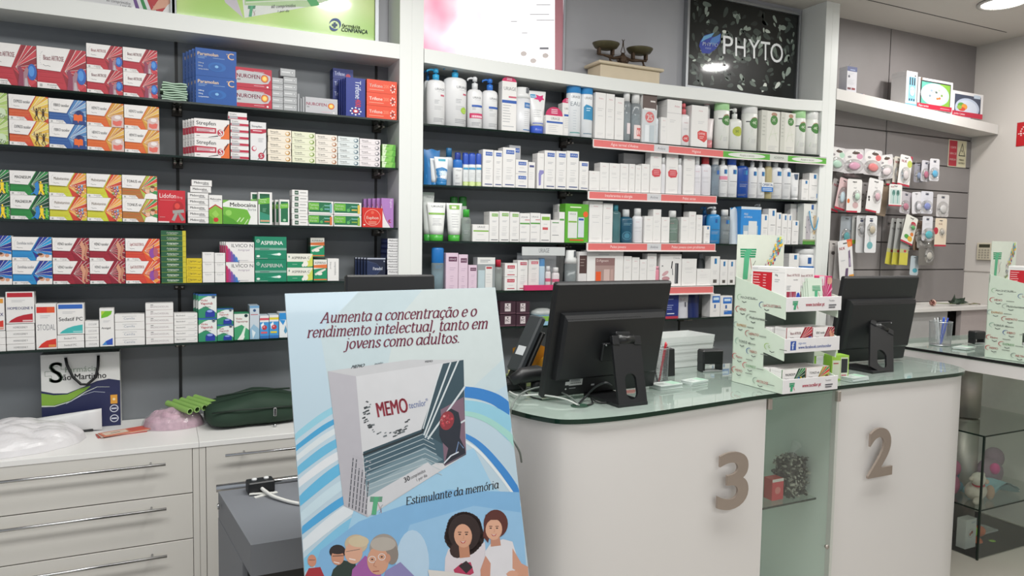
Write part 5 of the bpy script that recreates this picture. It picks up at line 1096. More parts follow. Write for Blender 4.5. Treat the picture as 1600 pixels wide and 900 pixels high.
# fourth shelf
bottle('R4', 677, 696, 387, 411, 'clear micellar bottle with tall blue cap', 'spray', '#b9cdd6', '#1f70b8', lambda p: (p.lines(.3, .9, .5, 2, '#5a8ab0', .06, .015)), True)
pk = lambda p: (p.rect(.22, .78, .9, .90, '#5a2848'), p.text(UT, .26, .815, .05, '#dcc9d6', .58), p.lines(.3, .62, .5, 2, '#b59cb5', .05, .01), p.lines(.35, .4, .3, 3, '#b59cb5', .06, .01), p.lines(.3, .15, .4, 2, '#b59cb5', .05, .01))
carton('R4', 697, 716.4, 395, pk, 'tall pale pink carton with plum label', base='#d9c2d2', d=.05)
carton('R4', 716.8, 731.6, 397.5, pk, 'second pale pink carton with plum label', base='#d9c2d2', d=.05)
carton('R4', 732, 745.6, 414, pk, 'shorter pale pink carton with plum label', base='#d9c2d2', d=.05)
carton('R4', 746, 774, 402, lambda p: (p.rect(0, 0, 1, 1, '#8f9698'), p.rect(0, .80, 1, 1, '#dcdcda'), p.lines(.15, .93, .6, 2, '#8f9194', .05, .02), p.rect(.05, .06, .42, .62, '#b5c6cc'), p.rect(.45, .06, .85, .74, '#dcdcda'), p.rect(.5, .66, .82, .72, '#b5404a'), p.lines(.5, .5, .3, 4, FAINT, .08, .01), p.rect(0, 0, 1, .05, '#44484a')), 'small clear kit pack with white header', base='#a5abac', name='gift_pack', cat='gift pack')
bottle('R4', 774.3, 787, 406, 417, 'clear bottle with red screw cap', 'cap', '#cdd2cf', '#b8283c', None, True, rcap=.62)
carton('R4', 789, 808.6, 411, lambda p: (p.rect(.2, .60, .8, .84, '#b5283f'), p.text(UT, .25, .66, .12, '#f0dadc', .5), p.lines(.3, .4, .4, 1, FAINT, th=.03), p.rect(.2, .12, .8, .18, '#b5283f')), 'small white carton with crimson label', 2, group=None)
carton('R4', 809, 825, 406.5, ubox('#b5283f', '#b5283f'), 'taller white carton with crimson label')
def clearbag():
    x0, x1, yt = 817, 884, 386; X, r, z0, H = place('R4', x0, x1, yt, .0); t = thing('toiletry_bag', uniq('clear plastic toiletry bag with white top and pink base'), 'toiletry bag', (X, .012, z0))
    b = MB(); n = 10; vs = []; fs = []
    for i in range(n+1):
        u = i/n
        for v in (0, .33, .66, 1): vs.append(((u-.5)*2*r*(1-.1*(1-v)), -.004-.012*sin(pi*u)*(1-v), v*H))
    for i in range(n):
        for j in range(3): fs.append((i*4+j, (i+1)*4+j, (i+1)*4+j+1, i*4+j+1))
    b.add(vs, fs, CLEAR, True); b.build('clear_front', t)
    b = MB(); b.box((-r, -.006, H*.80), (r, .001, H), '#c6c9c9', .001); p = Pr(b, lambda u, v, l: (-r+2*r*u, -.0062-EPS*l, H*(.8+.2*v)), 10); p.text(UT, .38, .35, .5, '#6a6d72', .25); b.build('header', t)
    b = MB(); b.prism([(-r*.9, -.018), (r*.9, -.018), (r*.9, .0), (-r*.9, .0)], 0, H*.12, mat('#c9386a', .3)); b.build('pink_base', t)
    b = MB(); b.box((-r*.9, .075, 0), (r*.95, .08, H*.85), '#9a9da2'); b.build('back', t)
clearbag()
carton('R4', 826, 843, 405.5, ubox('#cf4a5c', '#b5283f'), 'white carton with pink label inside the clear bag', Yf=.03, ybot=449)
bottle('R4', 843.5, 853, 403, 416, 'small blue spray inside the clear bag', 'spray', '#b3cfe0', '#2f86c4', None, Yf=.03)
for x0, x1, y, t in ((854, 862, 416, 'tiny white flask inside the clear bag'), (865, 876, 418, 'tiny pink labelled tube inside the clear bag')): bottle('R4', x0, x1, y, y+8, t, 'cap', '#dcd6d8', '#e2e2e2', lambda p: p.rect(0, .5, 1, .7, '#c9386a'), Yf=.03, rcap=.7)
bottle('R4', 887, 904, 391, 412, 'clear foam bottle with white pump cap', 'airless', '#b9c0c2', '#dddedd', None, True)
carton('R4', 904.5, 917.5, 393, lambda p: (p.rect(0, 0, 1, 1, '#d6d3d3'), p.rect(.1, .42, 1, .90, '#4f3a38'), p.lines(.2, .8, .6, 3, '#a59690', .08, .015)), 'white carton with dark brown picture, fourth shelf')
carton('R4', 918, 974.5, 391, lambda p: (p.rect(.22, .0, .76, .78, '#a58a85'), p.rect(.22, .60, .76, .80, '#8a6a68'), p.text('D-Pigment', .26, .70, .06, '#e0d0cc', .40), p.rect(.24, .0, .38, .44, '#dd5a2c'), p.rect(.46, .05, .62, .5, '#c9b0aa'), p.rect(.64, .02, .72, .5, '#b89a94'), p.lines(.3, .9, .3, 1, FAINT)), 'wide white box with brown window and orange tube', d=.07)
for x0, x1, y, t in ((975, 987.6, 400, 'first white carton right of brown window box'), (988, 999.8, 402, 'second white carton right of brown window box'), (1000.2, 1011.5, 405, 'third white carton right of brown window box'), (1012, 1026.7, 396, 'tall white carton above the monitor corner')):
    carton('R4', x0, x1, y, avb(), t, d=.05)
bottle('R4', 1025.6, 1031, 416, 421, 'tiny pink lip stick pack between white cartons', 'cap', '#d98a9c', '#e09cac', None, Yf=.006, rcap=.8)
carton('R4', 1032, 1065.6, 397, lambda p: (p.text('D’Avène', .62, .86, .05, '#77797c', .3), p.line([(.54, .55), (.56, .75), (.58, .78)], .05, '#2b2c30'), p.line([(.60, .35), (.58, .55)], .03, '#2b2c30'), p.rect(.70, .08, .86, .72, '#3c3d42'), p.rect(.74, .1, .76, .7, '#a5a6aa'), p.ell(.25, .40, .16, .06, '#c9a0a4', 14, rot=.4), p.ell(.28, .24, .18, .07, '#b98a90', 14), p.rect(.08, .62, .14, .65, INK)), 'white gift box with black mascara picture', d=.05)
carton('R4', 1066, 1089.2, 404, avb(), 'wide white carton right of mascara box', d=.05)
carton('R4', 1089.6, 1110.8, 420, avb(), 'low wide white carton at end of lowest coral rail', d=.05)
bottle('R4', 1093, 1103, 396, 404, 'grey clear bottle behind the low carton', 'cap', '#8f9498', '#7a7f85', None, True, Yf=.08)
for i, (x0, x1, y) in enumerate(((1111.3, 1125.5, 400.5), (1126, 1137.8, 405.5), (1138.2, 1149.6, 406), (1150, 1162, 406))):
    carton('R4', x0, x1, y, lambda p: (p.rect(.40, .74, .52, .93, '#2a5a9a'), p.rect(.52, .74, .66, .93, '#2f86b5'), p.lines(.25, .5, .5, 3, FAINT, .05, .01), p.rect(.3, .08, .7, .20, '#55504c')), 'white carton with blue flag left of display stand, %s' % ('first', 'second', 'third', 'fourth')[i], d=.05, group='blue flag cartons')
carton('R4', 1233.5, 1249, 396, lrp(), 'white carton right of display stand top, fourth shelf')
bottle('R4', 1255, 1278, 389, 397, 'round white jar with blue band right of display', 'jar', '#dededf', '#e0e0e0', lambda p: (p.rect(.5, .66, .66, .88, '#2a5a9a'), p.rect(.1, .30, .98, .58, '#2f6fb5'), p.rect(.3, .36, .7, .48, '#c9dcea')), name='jar', cat='jar')
bottle('R4', 1247, 1258, 388.5, 396, 'white jar peeping behind the blue band jar', 'jar', '#cfd1d3', '#d6d6d6', None, Yf=.125, name='jar', cat='jar')
# lowest shelf
mar = lambda p: (p.rect(0, 0, 1, 1, '#3d2430'), p.rect(.3, .22, .68, .86, '#d0c6c8'), p.text('PC', .36, .40, .2, '#3d2430', .26, bold=.03), p.circ(.48, .74, .05, '#3d2430', 8), p.rect(0, .04, 1, .10, '#6a4a56'))
for x0, x1, s_ in ((781.5, 806, 'left'), (806.8, 828, 'right')):
    for i in (0, 1):
        carton('R5', x0, x1, 491.5, mar, 'lower dark maroon box, %s column under the counter shelf' % s_, base='#3d2430', group='dark maroon boxes') if i == 0 else carton(onbox(x0, x1, 471, 491), x0, x1, 471, mar, 'upper dark maroon box, %s column' % s_, base='#3d2430', group='dark maroon boxes')
carton('R5', 829, 866, 494, lambda p: (p.rect(0, .45, 1, 1, '#7fae45'), p.rect(0, 0, 1, .45, '#8fb9cf')), 'green and blue flat tin under grey pouch', base='#8fb9cf', d=.09)
b = MB(); b.lathe([(.001, 0), (.055, .002), (.07, .012), (.06, .026), (.03, .038), (.001, .040)], mat('#a9adab', .3, noise=.2, scale=40), 24, sy=.6); P_ = atY(850, 494, .05); tag(b.build('pouch', None, (P_.x, .07, P_.z+.001)), 'shiny grey pouch lying on the green tin', 'pouch')
carton('R5', 1041, 1061, 459, lambda p: (p.rect(0, 0, 1, 1, '#1f2f78'), p.rect(0, 0, 1, .10, '#b5384c'), p.lines(.1, .8, .5, 1, '#8fa0d0', th=.03), p.lines(.1, .55, .5, 3, '#aab5d8', .08, .02), p.lines(.1, .22, .6, 1, '#dfe3ee', th=.035)), 'navy gift box with crimson base strip', base='#1f2f78', name='gift_box', cat='gift box')
pouch('R5', 1059, 1080, 459, 'white cone shaped pack between navy shapes', '#c9c9d0', lambda p: (p.lines(.3, .8, .4, 2, '#b56a78', .05, .02), p.rect(.6, .45, .72, .65, '#4a4a56')), Yf=.02)
pouch('R5', 1078, 1097, 458, 'dark navy rounded case on lowest shelf', '#17255a', None, Yf=.03, name='cosmetic_case', cat='cosmetic case')
b = MB(); P_ = atY(1104, 497, .06); b.box((-.03, 0, 0), (.03, .01, .12), CLEAR); tag(b.build('clear_box', None, (P_.x, .06, lerp(SH['R5'], P_.x)+.001)), 'clear plastic box left of blue labelled cartons', 'box')
for x0, x1, y, t in ((1110.5, 1126.3, 459.5, 'taller blue labelled carton on lowest shelf'), (1126.8, 1144.8, 462, 'shorter blue labelled carton on lowest shelf')):
    carton('R5', x0, x1, y, lambda p: (p.rect(.2, .62, .95, .92, '#2f6fc0'), p.rect(.3, .74, .85, .86, '#c9dcea'), p.rect(.4, .38, .55, .55, '#2a5a9a'), p.rect(.3, .1, .98, .28, '#2f6fc0') if y > 460 else None, p.lines(.3, .3, .4, 2, FAINT, .05)), t, d=.07)
# ------------------------------------------------------------------ a serif nib alphabet (x-height 1)
def smooth(pts, k=5):
    if len(pts) < 3: return pts
    o = []; P = [pts[0]]+list(pts)+[pts[-1]]
    for i in range(1, len(P)-2):
        p0, p1, p2, p3 = P[i-1], P[i], P[i+1], P[i+2]
        for j in range(k):
            t = j/k; o.append(tuple(.5*((2*p1[c])+(-p0[c]+p2[c])*t+(2*p0[c]-5*p1[c]+4*p2[c]-p3[c])*t*t+(-p0[c]+3*p1[c]-3*p2[c]+p3[c])*t**3) for c in (0, 1)))
    return o+[pts[-1]]
S_ = lambda x, y, a=.13, b=.13: [(x-a, y), (x+b, y)]      # serif
BOWL = [(.56, .80), (.44, .97), (.26, 1.0), (.08, .82), (.02, .48), (.09, .14), (.24, .0), (.42, .10), (.56, .34)]
GL = {
 'n': (.84, [[(.12, 0), (.12, 1)], [(.12, .70), (.28, .94), (.46, 1.0), (.58, .82), (.59, .5), (.59, 0)], S_(.12, 1, .14, .02), S_(.12, 0), S_(.59, 0)]),
 'm': (1.26, [[(.12, 0), (.12, 1)], [(.12, .70), (.26, .94), (.42, 1.0), (.53, .82), (.54, .5), (.54, 0)], [(.54, .70), (.70, .94), (.86, 1.0), (.97, .82), (.98, .5), (.98, 0)], S_(.12, 1, .14, .02), S_(.12, 0), S_(.54, 0), S_(.98, 0)]),
 'u': (.84, [[(.12, 1), (.12, .35), (.20, .06), (.36, .02), (.58, .34)], [(.60, 1), (.60, 0)], S_(.12, 1, .14, .02), S_(.60, 1, .14, .02), S_(.60, 0, .0, .16)]),
 'r': (.62, [[(.12, 0), (.12, 1)], [(.12, .66), (.26, .92), (.42, 1.0), (.52, .90)], S_(.12, 1, .14, .02), S_(.12, 0)]),
 'i': (.42, [[(.14, 0), (.14, 1)], S_(.14, 1, .14, .02), S_(.14, 0), [(.14, 1.34), (.15, 1.44)]]),
 'j': (.42, [[(.14, 1), (.14, .1), (.08, -.28), (-.08, -.40), (-.18, -.32)], S_(.14, 1, .14, .02), [(.14, 1.34), (.15, 1.44)]]),
 'l': (.42, [[(.14, 0), (.14, 1.5)], S_(.14, 1.5, .14, .02), S_(.14, 0)]),
 't': (.54, [[(.16, 1.30), (.16, .28), (.22, .04), (.34, 0), (.46, .12)], [(.0, 1), (.44, 1)]]),
 'o': (.76, [[(.32, 1.0), (.12, .86), (.03, .5), (.12, .14), (.32, 0), (.52, .14), (.61, .5), (.52, .86), (.32, 1.0)]]),
 'c': (.68, [[(.54, .78), (.50, .94), (.34, 1.0), (.12, .84), (.03, .46), (.12, .12), (.32, 0), (.54, .18)]]),
 'e': (.70, [[(.05, .50), (.54, .56), (.50, .86), (.34, 1.0), (.12, .84), (.03, .46), (.12, .12), (.32, 0), (.55, .20)]]),
 'a': (.82, [BOWL, [(.60, 1), (.58, .28), (.64, .04), (.76, .06)]]),
 'd': (.82, [BOWL, [(.60, 1.5), (.58, .28), (.64, .04), (.76, .06)], S_(.60, 1.5, .14, .02)]),
 's': (.62, [[(.48, .80), (.42, .96), (.26, 1.0), (.12, .86), (.16, .66), (.36, .46), (.50, .28), (.42, .06), (.22, 0), (.06, .10), (.04, .26)]]),
 'v': (.74, [[(.08, 1), (.30, .0)], [(.30, 0), (.48, .4), (.60, .9), (.58, 1.0)], S_(.08, 1, .10, .12), S_(.58, 1, .1, .1)]),
 'A': (1.12, [[(.04, 0), (.56, 1.44)], [(.56, 1.44), (.86, 0)], [(.24, .48), (.76, .48)], S_(.04, 0, .14, .16), S_(.86, 0, .18, .14)]),
 'E': (1.02, [[(.16, 0), (.16, 1.42)], [(.04, 1.42), (.86, 1.42), (.84, 1.14)], [(.16, .74), (.60, .74)], [(.04, 0), (.86, 0), (.92, .30)]]),
 '.': (.36, [[(.12, .0), (.13, .12)]]), ',': (.36, [[(.14, .10), (.16, 0), (.04, -.26)]]), ' ': (.36, [])}
GL['ã'] = (GL['a'][0], GL['a'][1]+[[(.14, 1.24), (.26, 1.38), (.42, 1.26), (.56, 1.38)]]); GL['ó'] = (GL['o'][0], GL['o'][1]+[[(.30, 1.20), (.50, 1.52)]])
GL['ç'] = (GL['c'][0], GL['c'][1]+[[(.32, 0), (.40, -.14), (.34, -.30), (.16, -.30)]])
def serif(p, t, x, y, h, c, width=None, slant=.20, thick=.23, thin=.09, rot=0, rise=0.0):
    """h: x-height; p is a painter with square units and y up"""
    W = sum(GL[k][0] for k in t); kx = h if not width else width/W; cx = x
    for ch in t:
        adv, st = GL[ch]
        for s in st:
            q = smooth(s) if len(s) > 3 else s
            pts = [(cx+(a+slant*b)*kx, y+b*h+rise*(cx+a*kx-x)) for a, b in q]; wd = []
            for i in range(len(pts)):
                a, b = pts[max(i-1, 0)], pts[min(i+1, len(pts)-1)]; L = max(math.hypot(b[0]-a[0], b[1]-a[1]), 1e-9)
                d = ((b[0]-a[0])/L, (b[1]-a[1])/L); cr = abs(d[0]*sin(.28)-d[1]*cos(.28)); wd.append((thin+(thick-thin)*cr)*h)
            p.line(pts, wd, c); p.l -= 1
        cx += adv*kx
    p.l += 1
def loc(p, ox, oy, ang=0.0, sx=1.0, sy=1.0, sh=0.0):
    """painter in photograph units turned so that y goes up, from origin ox, oy"""
    ca, sa = cos(ang), sin(ang)
    q = Pr(p.mb, lambda u, v, l: p.f(ox+(u*sx+v*sh)*ca-v*sy*-sa*-1, oy-(v*sy)*ca-(u*sx+v*sh)*sa, l), 1.0); q.l = p.l; return q

# ------------------------------------------------------------------ posters above the shelves
def Rp(p, x0, y0, x1, y1, c): return p.poly([(x0, y0), (x1, y0), (x1, y1), (x0, y1)], c)
PY = .165; PN = Vector((0, -1, 0)); PP = Vector((0, PY, 0))
def gradmat(name, c0, c1, scale=2.5, rough=.25, emit=0.0, coat=.6):
    mt = mat(c0, rough, noise=0, coat=coat, scale=scale+.001).copy(); mt.name = name; nt = mt.node_tree; b = nt.nodes['Principled BSDF']
    tc = nt.nodes.new('ShaderNodeTexCoord'); n = nt.nodes.new('ShaderNodeTexNoise'); n.inputs['Scale'].default_value = scale; n.inputs['Detail'].default_value = 1
    r = nt.nodes.new('ShaderNodeValToRGB'); r.color_ramp.elements[0].position = .35; r.color_ramp.elements[1].position = .65
    r.color_ramp.elements[0].color = (*lin(c0), 1); r.color_ramp.elements[1].color = (*lin(c1), 1)
    nt.links.new(tc.outputs['Object'], n.inputs['Vector']); nt.links.new(n.outputs[0], r.inputs[0]); nt.links.new(r.outputs[0], b.inputs['Base Color'])
    if emit: nt.links.new(r.outputs[0], b.inputs['Emission Color']); b.inputs['Emission Strength'].default_value = emit
    return mt
def framed(label, x0, x1, z0, z1, face, fm, fw=.018, name='framed_poster'):
    t = thing(name, label, 'poster', (0, 0, 0)); b = MB()
    for a, c in (((x0-fw, z0-fw), (x0, z1+fw)), ((x1, z0-fw), (x1+fw, z1+fw)), ((x0, z0-fw), (x1, z0)), ((x0, z1), (x1, z1+fw))): b.box((a[0], PY-.012, a[1]), (c[0], PY+.022, c[1]), fm, .001)
    b.build('frame', t); b = MB(); b.box((x0, PY, z0), (x1, PY+.02, z1), face)
    return t, b
def Tlogo(p, x, y, h, c='#1f8a5c', c2='#54a87c'):
    """green T emblem with stripes, x,y = top left, h = height (pixel units, y down)"""
    w = h*.72
    for i in range(4): Rp(p, x+.04*h-i*.008*h, y+i*.075*h, x+w-i*.01*h, y+i*.075*h+.052*h, c)
    p.poly([(x+.26*h, y+.0*h), (x+.52*h, y+.0*h), (x+.46*h, y+.30*h), (x+.36*h, y+h), (x+.10*h, y+h), (x+.20*h, y+.30*h)], c2)
    p.line([(x+.46*h, y+.36*h), (x+.60*h, y+.70*h), (x+.66*h, y+.92*h)], .018*h, '#b0343a'); p.line([(x+.74*h, y+.44*h), (x+.62*h, y+.56*h), (x+.66*h, y+.80*h), (x+.52*h, y+.92*h)], .016*h, '#3a3f40')
x0, x1 = atY(276, 25, PY).x, atY(585, 58, PY).x
t, b = framed('green framed poster with pictured box and round pharmacy emblem', x0, x1, 2.50, 3.04, gradmat('poster_green', '#8dc63f', '#c3dc84', 3.0), ALU)
p = Pr(b, plane_px(PP, PN))
p.poly([(330, -60), (356, -40), (380, 28), (352, 4)], '#c9c2cc'); p.poly([(352, -40), (378, -10), (382, 28), (480, 11), (490, -30)], '#dfe2de'); p.poly([(382, -10), (520, -30), (560, -12), (480, 11), (382, 8)], '#b3cf9e')
for i in range(4): p.line([(384, 1+i*3-6), (470, -9+i*3), (486+i*8, -4+i*2)], 1.4, ('#3f9a6a', '#d6e6cf', '#5cb35a', '#dfe9d8')[i])
p.poly([(470, -14), (486, 10), (500, 8), (484, -16)], '#3fa35a')
Tlogo(p, 387, 9, 17); q = loc(p, 424, 13, radians(3)); q.text('60 comprimidos', 0, 0, 5.2, INK, 38, shear=.2); q = loc(p, 434, 19.5, radians(3)); q.text('1 por dia', 0, 0, 3.6, INK, 18, shear=.2); p.l += 4
for a0, a1, r_ in ((-2.9, .6, 8.5), (.9, 3.0, 8.0)):
    p.line([(523+r_*cos(a), 39+r_*sin(a)) for a in [a0+(a1-a0)*k/14 for k in range(15)]], [.6+3.4*sin(pi*k/14) for k in range(15)], '#2b4a8a')
Rp(p, 521, 35, 524.5, 43.5, '#2b4a6a'); Rp(p, 518.5, 37.5, 527, 41, '#2b4a6a')
q = loc(p, 534, 42, radians(-6)); q.text('farmácia', 0, 0, 5.2, '#2f4a4c', 39, bold=.01, xs=1.15); p.l += 2; q = loc(p, 533, 49, radians(-6)); q.text('CONFIANÇA', 0, 0, 6.2, '#2f4a4c', 41, bold=.04); p.l += 2
b.build('print', t)
x0, x1 = atY(-190, 0, PY).x, atY(266, 20, PY).x
t, b = framed('white framed poster with pictured tablet box at upper left', x0, x1, 2.50, 3.04, mat('#cfd0d2', .25, coat=.5), ALU)
p = Pr(b, plane_px(PP, PN)); p.poly([(100, -30), (120, 0), (206, 13), (214, -20)], '#dcdcde'); p.poly([(118, 0), (206, 13), (190, 13.5), (150, 8)], '#b3afb5')
q = loc(p, 166, 2, radians(-9)); q.text('60 comprimidos', 0, 0, 4.6, INK, 38); q = loc(p, 188, 10, radians(-8)); q.text('1 por dia', 0, 0, 3.8, INK, 17); p.l += 3
for i, c in enumerate(('#6a4a8a', '#dfe0e2', '#2f8a4a', '#dfe0e2', '#b5343a')): p.poly([(204+i*5, -14), (209+i*5, -14), (218+i*6, 14+i*.6), (212+i*6, 13+i*.6)], c)
p.poly([(228, -10), (244, -12), (268, 20), (244, 17)], '#b9353c'); p.poly([(236, 17), (246, 2), (258, -12), (268, -12), (268, 10), (250, 14)], '#d9a48c'); p.poly([(252, 21), (262, 8), (268, 4), (268, 22)], '#e4e2e2')
b.build('print', t)
# backlit pink and white picture
x0, x1 = 1.092, atY(880, 100, PY).x-.006
def lightmat():
    mt = bpy.data.materials.new('backlit_picture'); mt.use_nodes = True; nt = mt.node_tree; b = nt.nodes['Principled BSDF']
    tc = nt.nodes.new('ShaderNodeTexCoord'); mp = nt.nodes.new('ShaderNodeMapping'); mp.inputs['Location'].default_value = (-1.42, 0, -2.86); mp.inputs['Scale'].default_value = (1.9, 0, 2.0)
    g = nt.nodes.new('ShaderNodeTexGradient'); g.gradient_type = 'SPHERICAL'; n = nt.nodes.new('ShaderNodeTexNoise'); n.inputs['Scale'].default_value = 5.5; n.inputs['Detail'].default_value = 1.5
    sx = nt.nodes.new('ShaderNodeSeparateXYZ'); m1 = nt.nodes.new('ShaderNodeMapRange'); m1.inputs[1].default_value = 1.12; m1.inputs[2].default_value = 1.72
    ad = nt.nodes.new('ShaderNodeMath'); ad.operation = 'ADD'; sc = nt.nodes.new('ShaderNodeMath'); sc.operation = 'MULTIPLY_ADD'; sc.inputs[1].default_value = 1.3; sc.inputs[2].default_value = -.62
    r = nt.nodes.new('ShaderNodeValToRGB'); e = r.color_ramp.elements; e[0].position = .0; e[0].color = (*lin('#d98aa2'), 1); e[1].position = .62; e[1].color = (1, .97, .98, 1)
    k = e.new(.3); k.color = (*lin('#eec0cc'), 1)
    nt.links.new(tc.outputs['Object'], n.inputs['Vector']); nt.links.new(tc.outputs['Object'], sx.inputs[0]); nt.links.new(sx.outputs[0], m1.inputs[0])
    nt.links.new(n.outputs[0], sc.inputs[0]); nt.links.new(sc.outputs[0], ad.inputs[0]); nt.links.new(m1.outputs[0], ad.inputs[1]); nt.links.new(ad.outputs[0], r.inputs[0])
    nt.links.new(r.outputs[0], b.inputs['Base Color']); nt.links.new(r.outputs[0], b.inputs['Emission Color']); b.inputs['Emission Strength'].default_value = .62; b.inputs['Roughness'].default_value = .3
    return mt
t, b = framed('backlit pink and white picture above the pump bottles', x0, x1, 2.497, 3.05, lightmat(), mat('#a9b0b6', .4), .008, 'light_box')
p = Pr(b, plane_px(PP, PN)); Rp(p, 867, -20, 880, 112, '#c98a94')
for x, y, w_ in ((838, 7, 22), (828, 22, 30), (798, 33, 10), (838, 31, 28), (815, 51, 9)): Rp(p, x, y, x+w_, y+.9, '#8a8a92')
for x, y in ((818, 84), (833, 95), (852, 87)): p.ell(x, y, 5, 4, '#dbd2cf', 14)
Rp(p, 843, 74, 857, 77.5, '#8f9098')
b.build('print', t)
# dark leaf poster
x0, x1 = atY(1075, 60, PY).x, atY(1242, 152, PY).x
LEAF = mat('#101412', .3, noise=.25, scale=6, coat=.5, spec=.2)
t, b = framed('dark leafy poster with white lettering and blue leaf emblem', x0, x1, 2.512, 3.03, LEAF, ALU, .016)
R = random.Random(5); p = Pr(b, lambda u, v, l: (x0+u*(x1-x0), PY-EPS*l, 2.512+v*.518), (x1-x0)/.518); LC = [mat(c, .3, noise=.25, scale=30, coat=.5, spec=.2) for c in ('#434d48', '#6d7a71', '#98a59b', '#c3cdc3', '#dfe5dc', '#2b322f')]
for k in range(210):
    u, v = R.uniform(.03, .97), R.uniform(.03, .97); s = R.uniform(.012, .042); c = LC[min(int(abs(R.gauss(0, 1.9))), 4)] if k > 60 else LC[5 if k % 2 else 0]
    if .2 < u < .95 and .36 < v < .62 and c in LC[3:5]: c = LC[1]
    n = 10; a = R.uniform(0, pi); P = []
    for i in range(n):
        th = 2*pi*i/n; X, Y = s*cos(th), s*R.uniform(.38, .5)*sin(th)*(1+.3*cos(th)); P.append((u+X*cos(a)-Y*sin(a), v+(X*sin(a)+Y*cos(a))*p.a))
    if min(q_[0] for q_ in P) < .01 or max(q_[0] for q_ in P) > .99 or min(q_[1] for q_ in P) < .01 or max(q_[1] for q_ in P) > .99: continue
    p.poly(P, c); p.l = 1+k % 6
p = Pr(b, plane_px(PP, PN)); p.l = 9
p.poly([(1092, 72), (1094, 64), (1101, 55), (1116, 51), (1112, 58), (1119, 57), (1126, 52), (1125, 66), (1119, 76), (1108, 84), (1097, 83)], '#2740a8'); p.poly([(1099, 57), (1116, 51), (1111, 58), (1102, 62), (1095, 66)], '#6fb0dc'); p.poly([(1108, 68), (1112, 60), (1126, 53), (1124, 64), (1115, 71)], '#4f86cf')
q = loc(p, 1097.5, 71, radians(-6)); q.text('PHYTO', 0, 0, 5.6, '#d6dff0', 24, bold=.01); q.text('PARIS', 5, -5, 2.6, '#b0bfe6', 13)
for i, (ch, xa, xb, ya, yb) in enumerate((('P', 1129.5, 1145, 56.5, 85), ('H', 1148.5, 1164.5, 59.5, 88.5), ('Y', 1169, 1187, 62, 91.5), ('T', 1188.5, 1203, 65.5, 94.5), ('O', 1203.5, 1223, 68, 98))):
    vs, fs, wd = tgeo(ch, .0, 4); ax = min(v[0] for v in vs); bx = max(v[0] for v in vs); ay = min(v[1] for v in vs); by = max(v[1] for v in vs)
    sl = (1.8 if ch != 'P' else 1.8)
    b.add([p.f(xa+(x-ax)/(bx-ax)*(xb-xa), yb-(y-ay)/(by-ay)*(yb-ya)+(x-ax)/(bx-ax)*sl-1, 12) for x, y in vs], fs, mat('#fbfdff', .3, noise=0))
b.build('print', t)
# lamps of the shop floor whose mirror images stand in the two glossy posters
def mirrorlamp(px, py, label, power, r=.115):
    P = atY(px, py, PY); d = (P-CAM); d.y = -d.y; P = P+d*((CEIL-.012-P.z)/d.z); downlight(P.x, P.y, label, power, r)
mirrorlamp(1118, 104, 'round ceiling downlight mirrored in the dark leaf poster', 15)
mirrorlamp(521, 4, 'round ceiling downlight mirrored in the green poster', 14)

# ------------------------------------------------------------------ old scale on its pedestal
SZT = lerp(TOPR, 2.25)+.001
ped = thing('scale_plinth', 'cream marble plinth with moulded edge on the top shelf', 'plinth', (2.245, .09, SZT))
MAR = mat('#c9bba2', .5, noise=.08, scale=14); b = MB(); b.box((-.19, -.055, 0), (.19, .075, .072), MAR, .003); b.build('block', ped)
b = MB(); b.box((-.208, -.07, .072), (.208, .085, .088), MAR, .004); b.build('moulding', ped)
sc = thing('balance_scale', 'antique brown iron two pan balance on the cream plinth', 'scale', (2.225, .085, SZT+.0885))
IR = mat('#4a3a2c', .55, metal=.6, noise=.3, scale=40); OL = mat('#55503a', .45, metal=.5, noise=.3, scale=30)
b = MB(); b.lathe([(.03, 0), (.034, .006), (.022, .012), (.018, .03), (.024, .045), (.012, .06), (.008, .07)], IR, 16, sy=.8)
for k in range(6): a = k*pi/3; b.tube([(.02*cos(a), .01*sin(a), .012), (.036*cos(a), .012*sin(a), .028), (.018*cos(a), .01*sin(a), .05)], .0045, IR, 6)
b.build('pillar', sc)
b = MB(); b.tube([(-.125, 0, .045), (-.06, 0, .035), (0, 0, .05), (.06, 0, .036), (.125, 0, .043)], [.006, .007, .010, .007, .006], IR, 8); b.build('beam', sc)
b = MB()
for s in (-1, 1): b.tube([(0, 0, .055), (s*.013, 0, .075), (s*.003, 0, .105), (s*.001, 0, .135)], .0022, IR, 6)
b.tube([(-.008, 0, .14), (0, 0, .13), (.008, 0, .14)], .002, IR, 6); b.build('pointer', sc)
for s, nm in ((-1, 'pan'), (1, 'pan')):
    b = MB(); b.lathe([(.001, .078), (.03, .079), (.06, .088), (.072, .103), (.076, .105), (.073, .099), (.062, .083), (.03, .073), (.001, .072)], OL, 28, c=(s*.108, 0), sy=.85); b.build('pan', sc)
    b = MB()
    b.box((s*.108-.05, -.012, .045), (s*.108-.036, .012, .080), IR, .002); b.box((s*.108+.034, -.012, .048), (s*.108+.048, .012, .080), IR, .002); b.box((s*.108-.048, -.006, .04), (s*.108+.046, .006, .049), IR, .002)
    b.tube([(s*.108+.02, 0, .045), (s*.108+.03, 0, .02), (s*.108+.03, 0, .008)], .005, IR, 6); b.lathe([(.010, .012), (.012, .016), (.004, .022)], IR, 10, c=(s*.108+.03, 0)); b.lathe([(.003, .0), (.003, .012)], IR, 8, c=(s*.108+.03, 0)); b.build('linkage', sc)

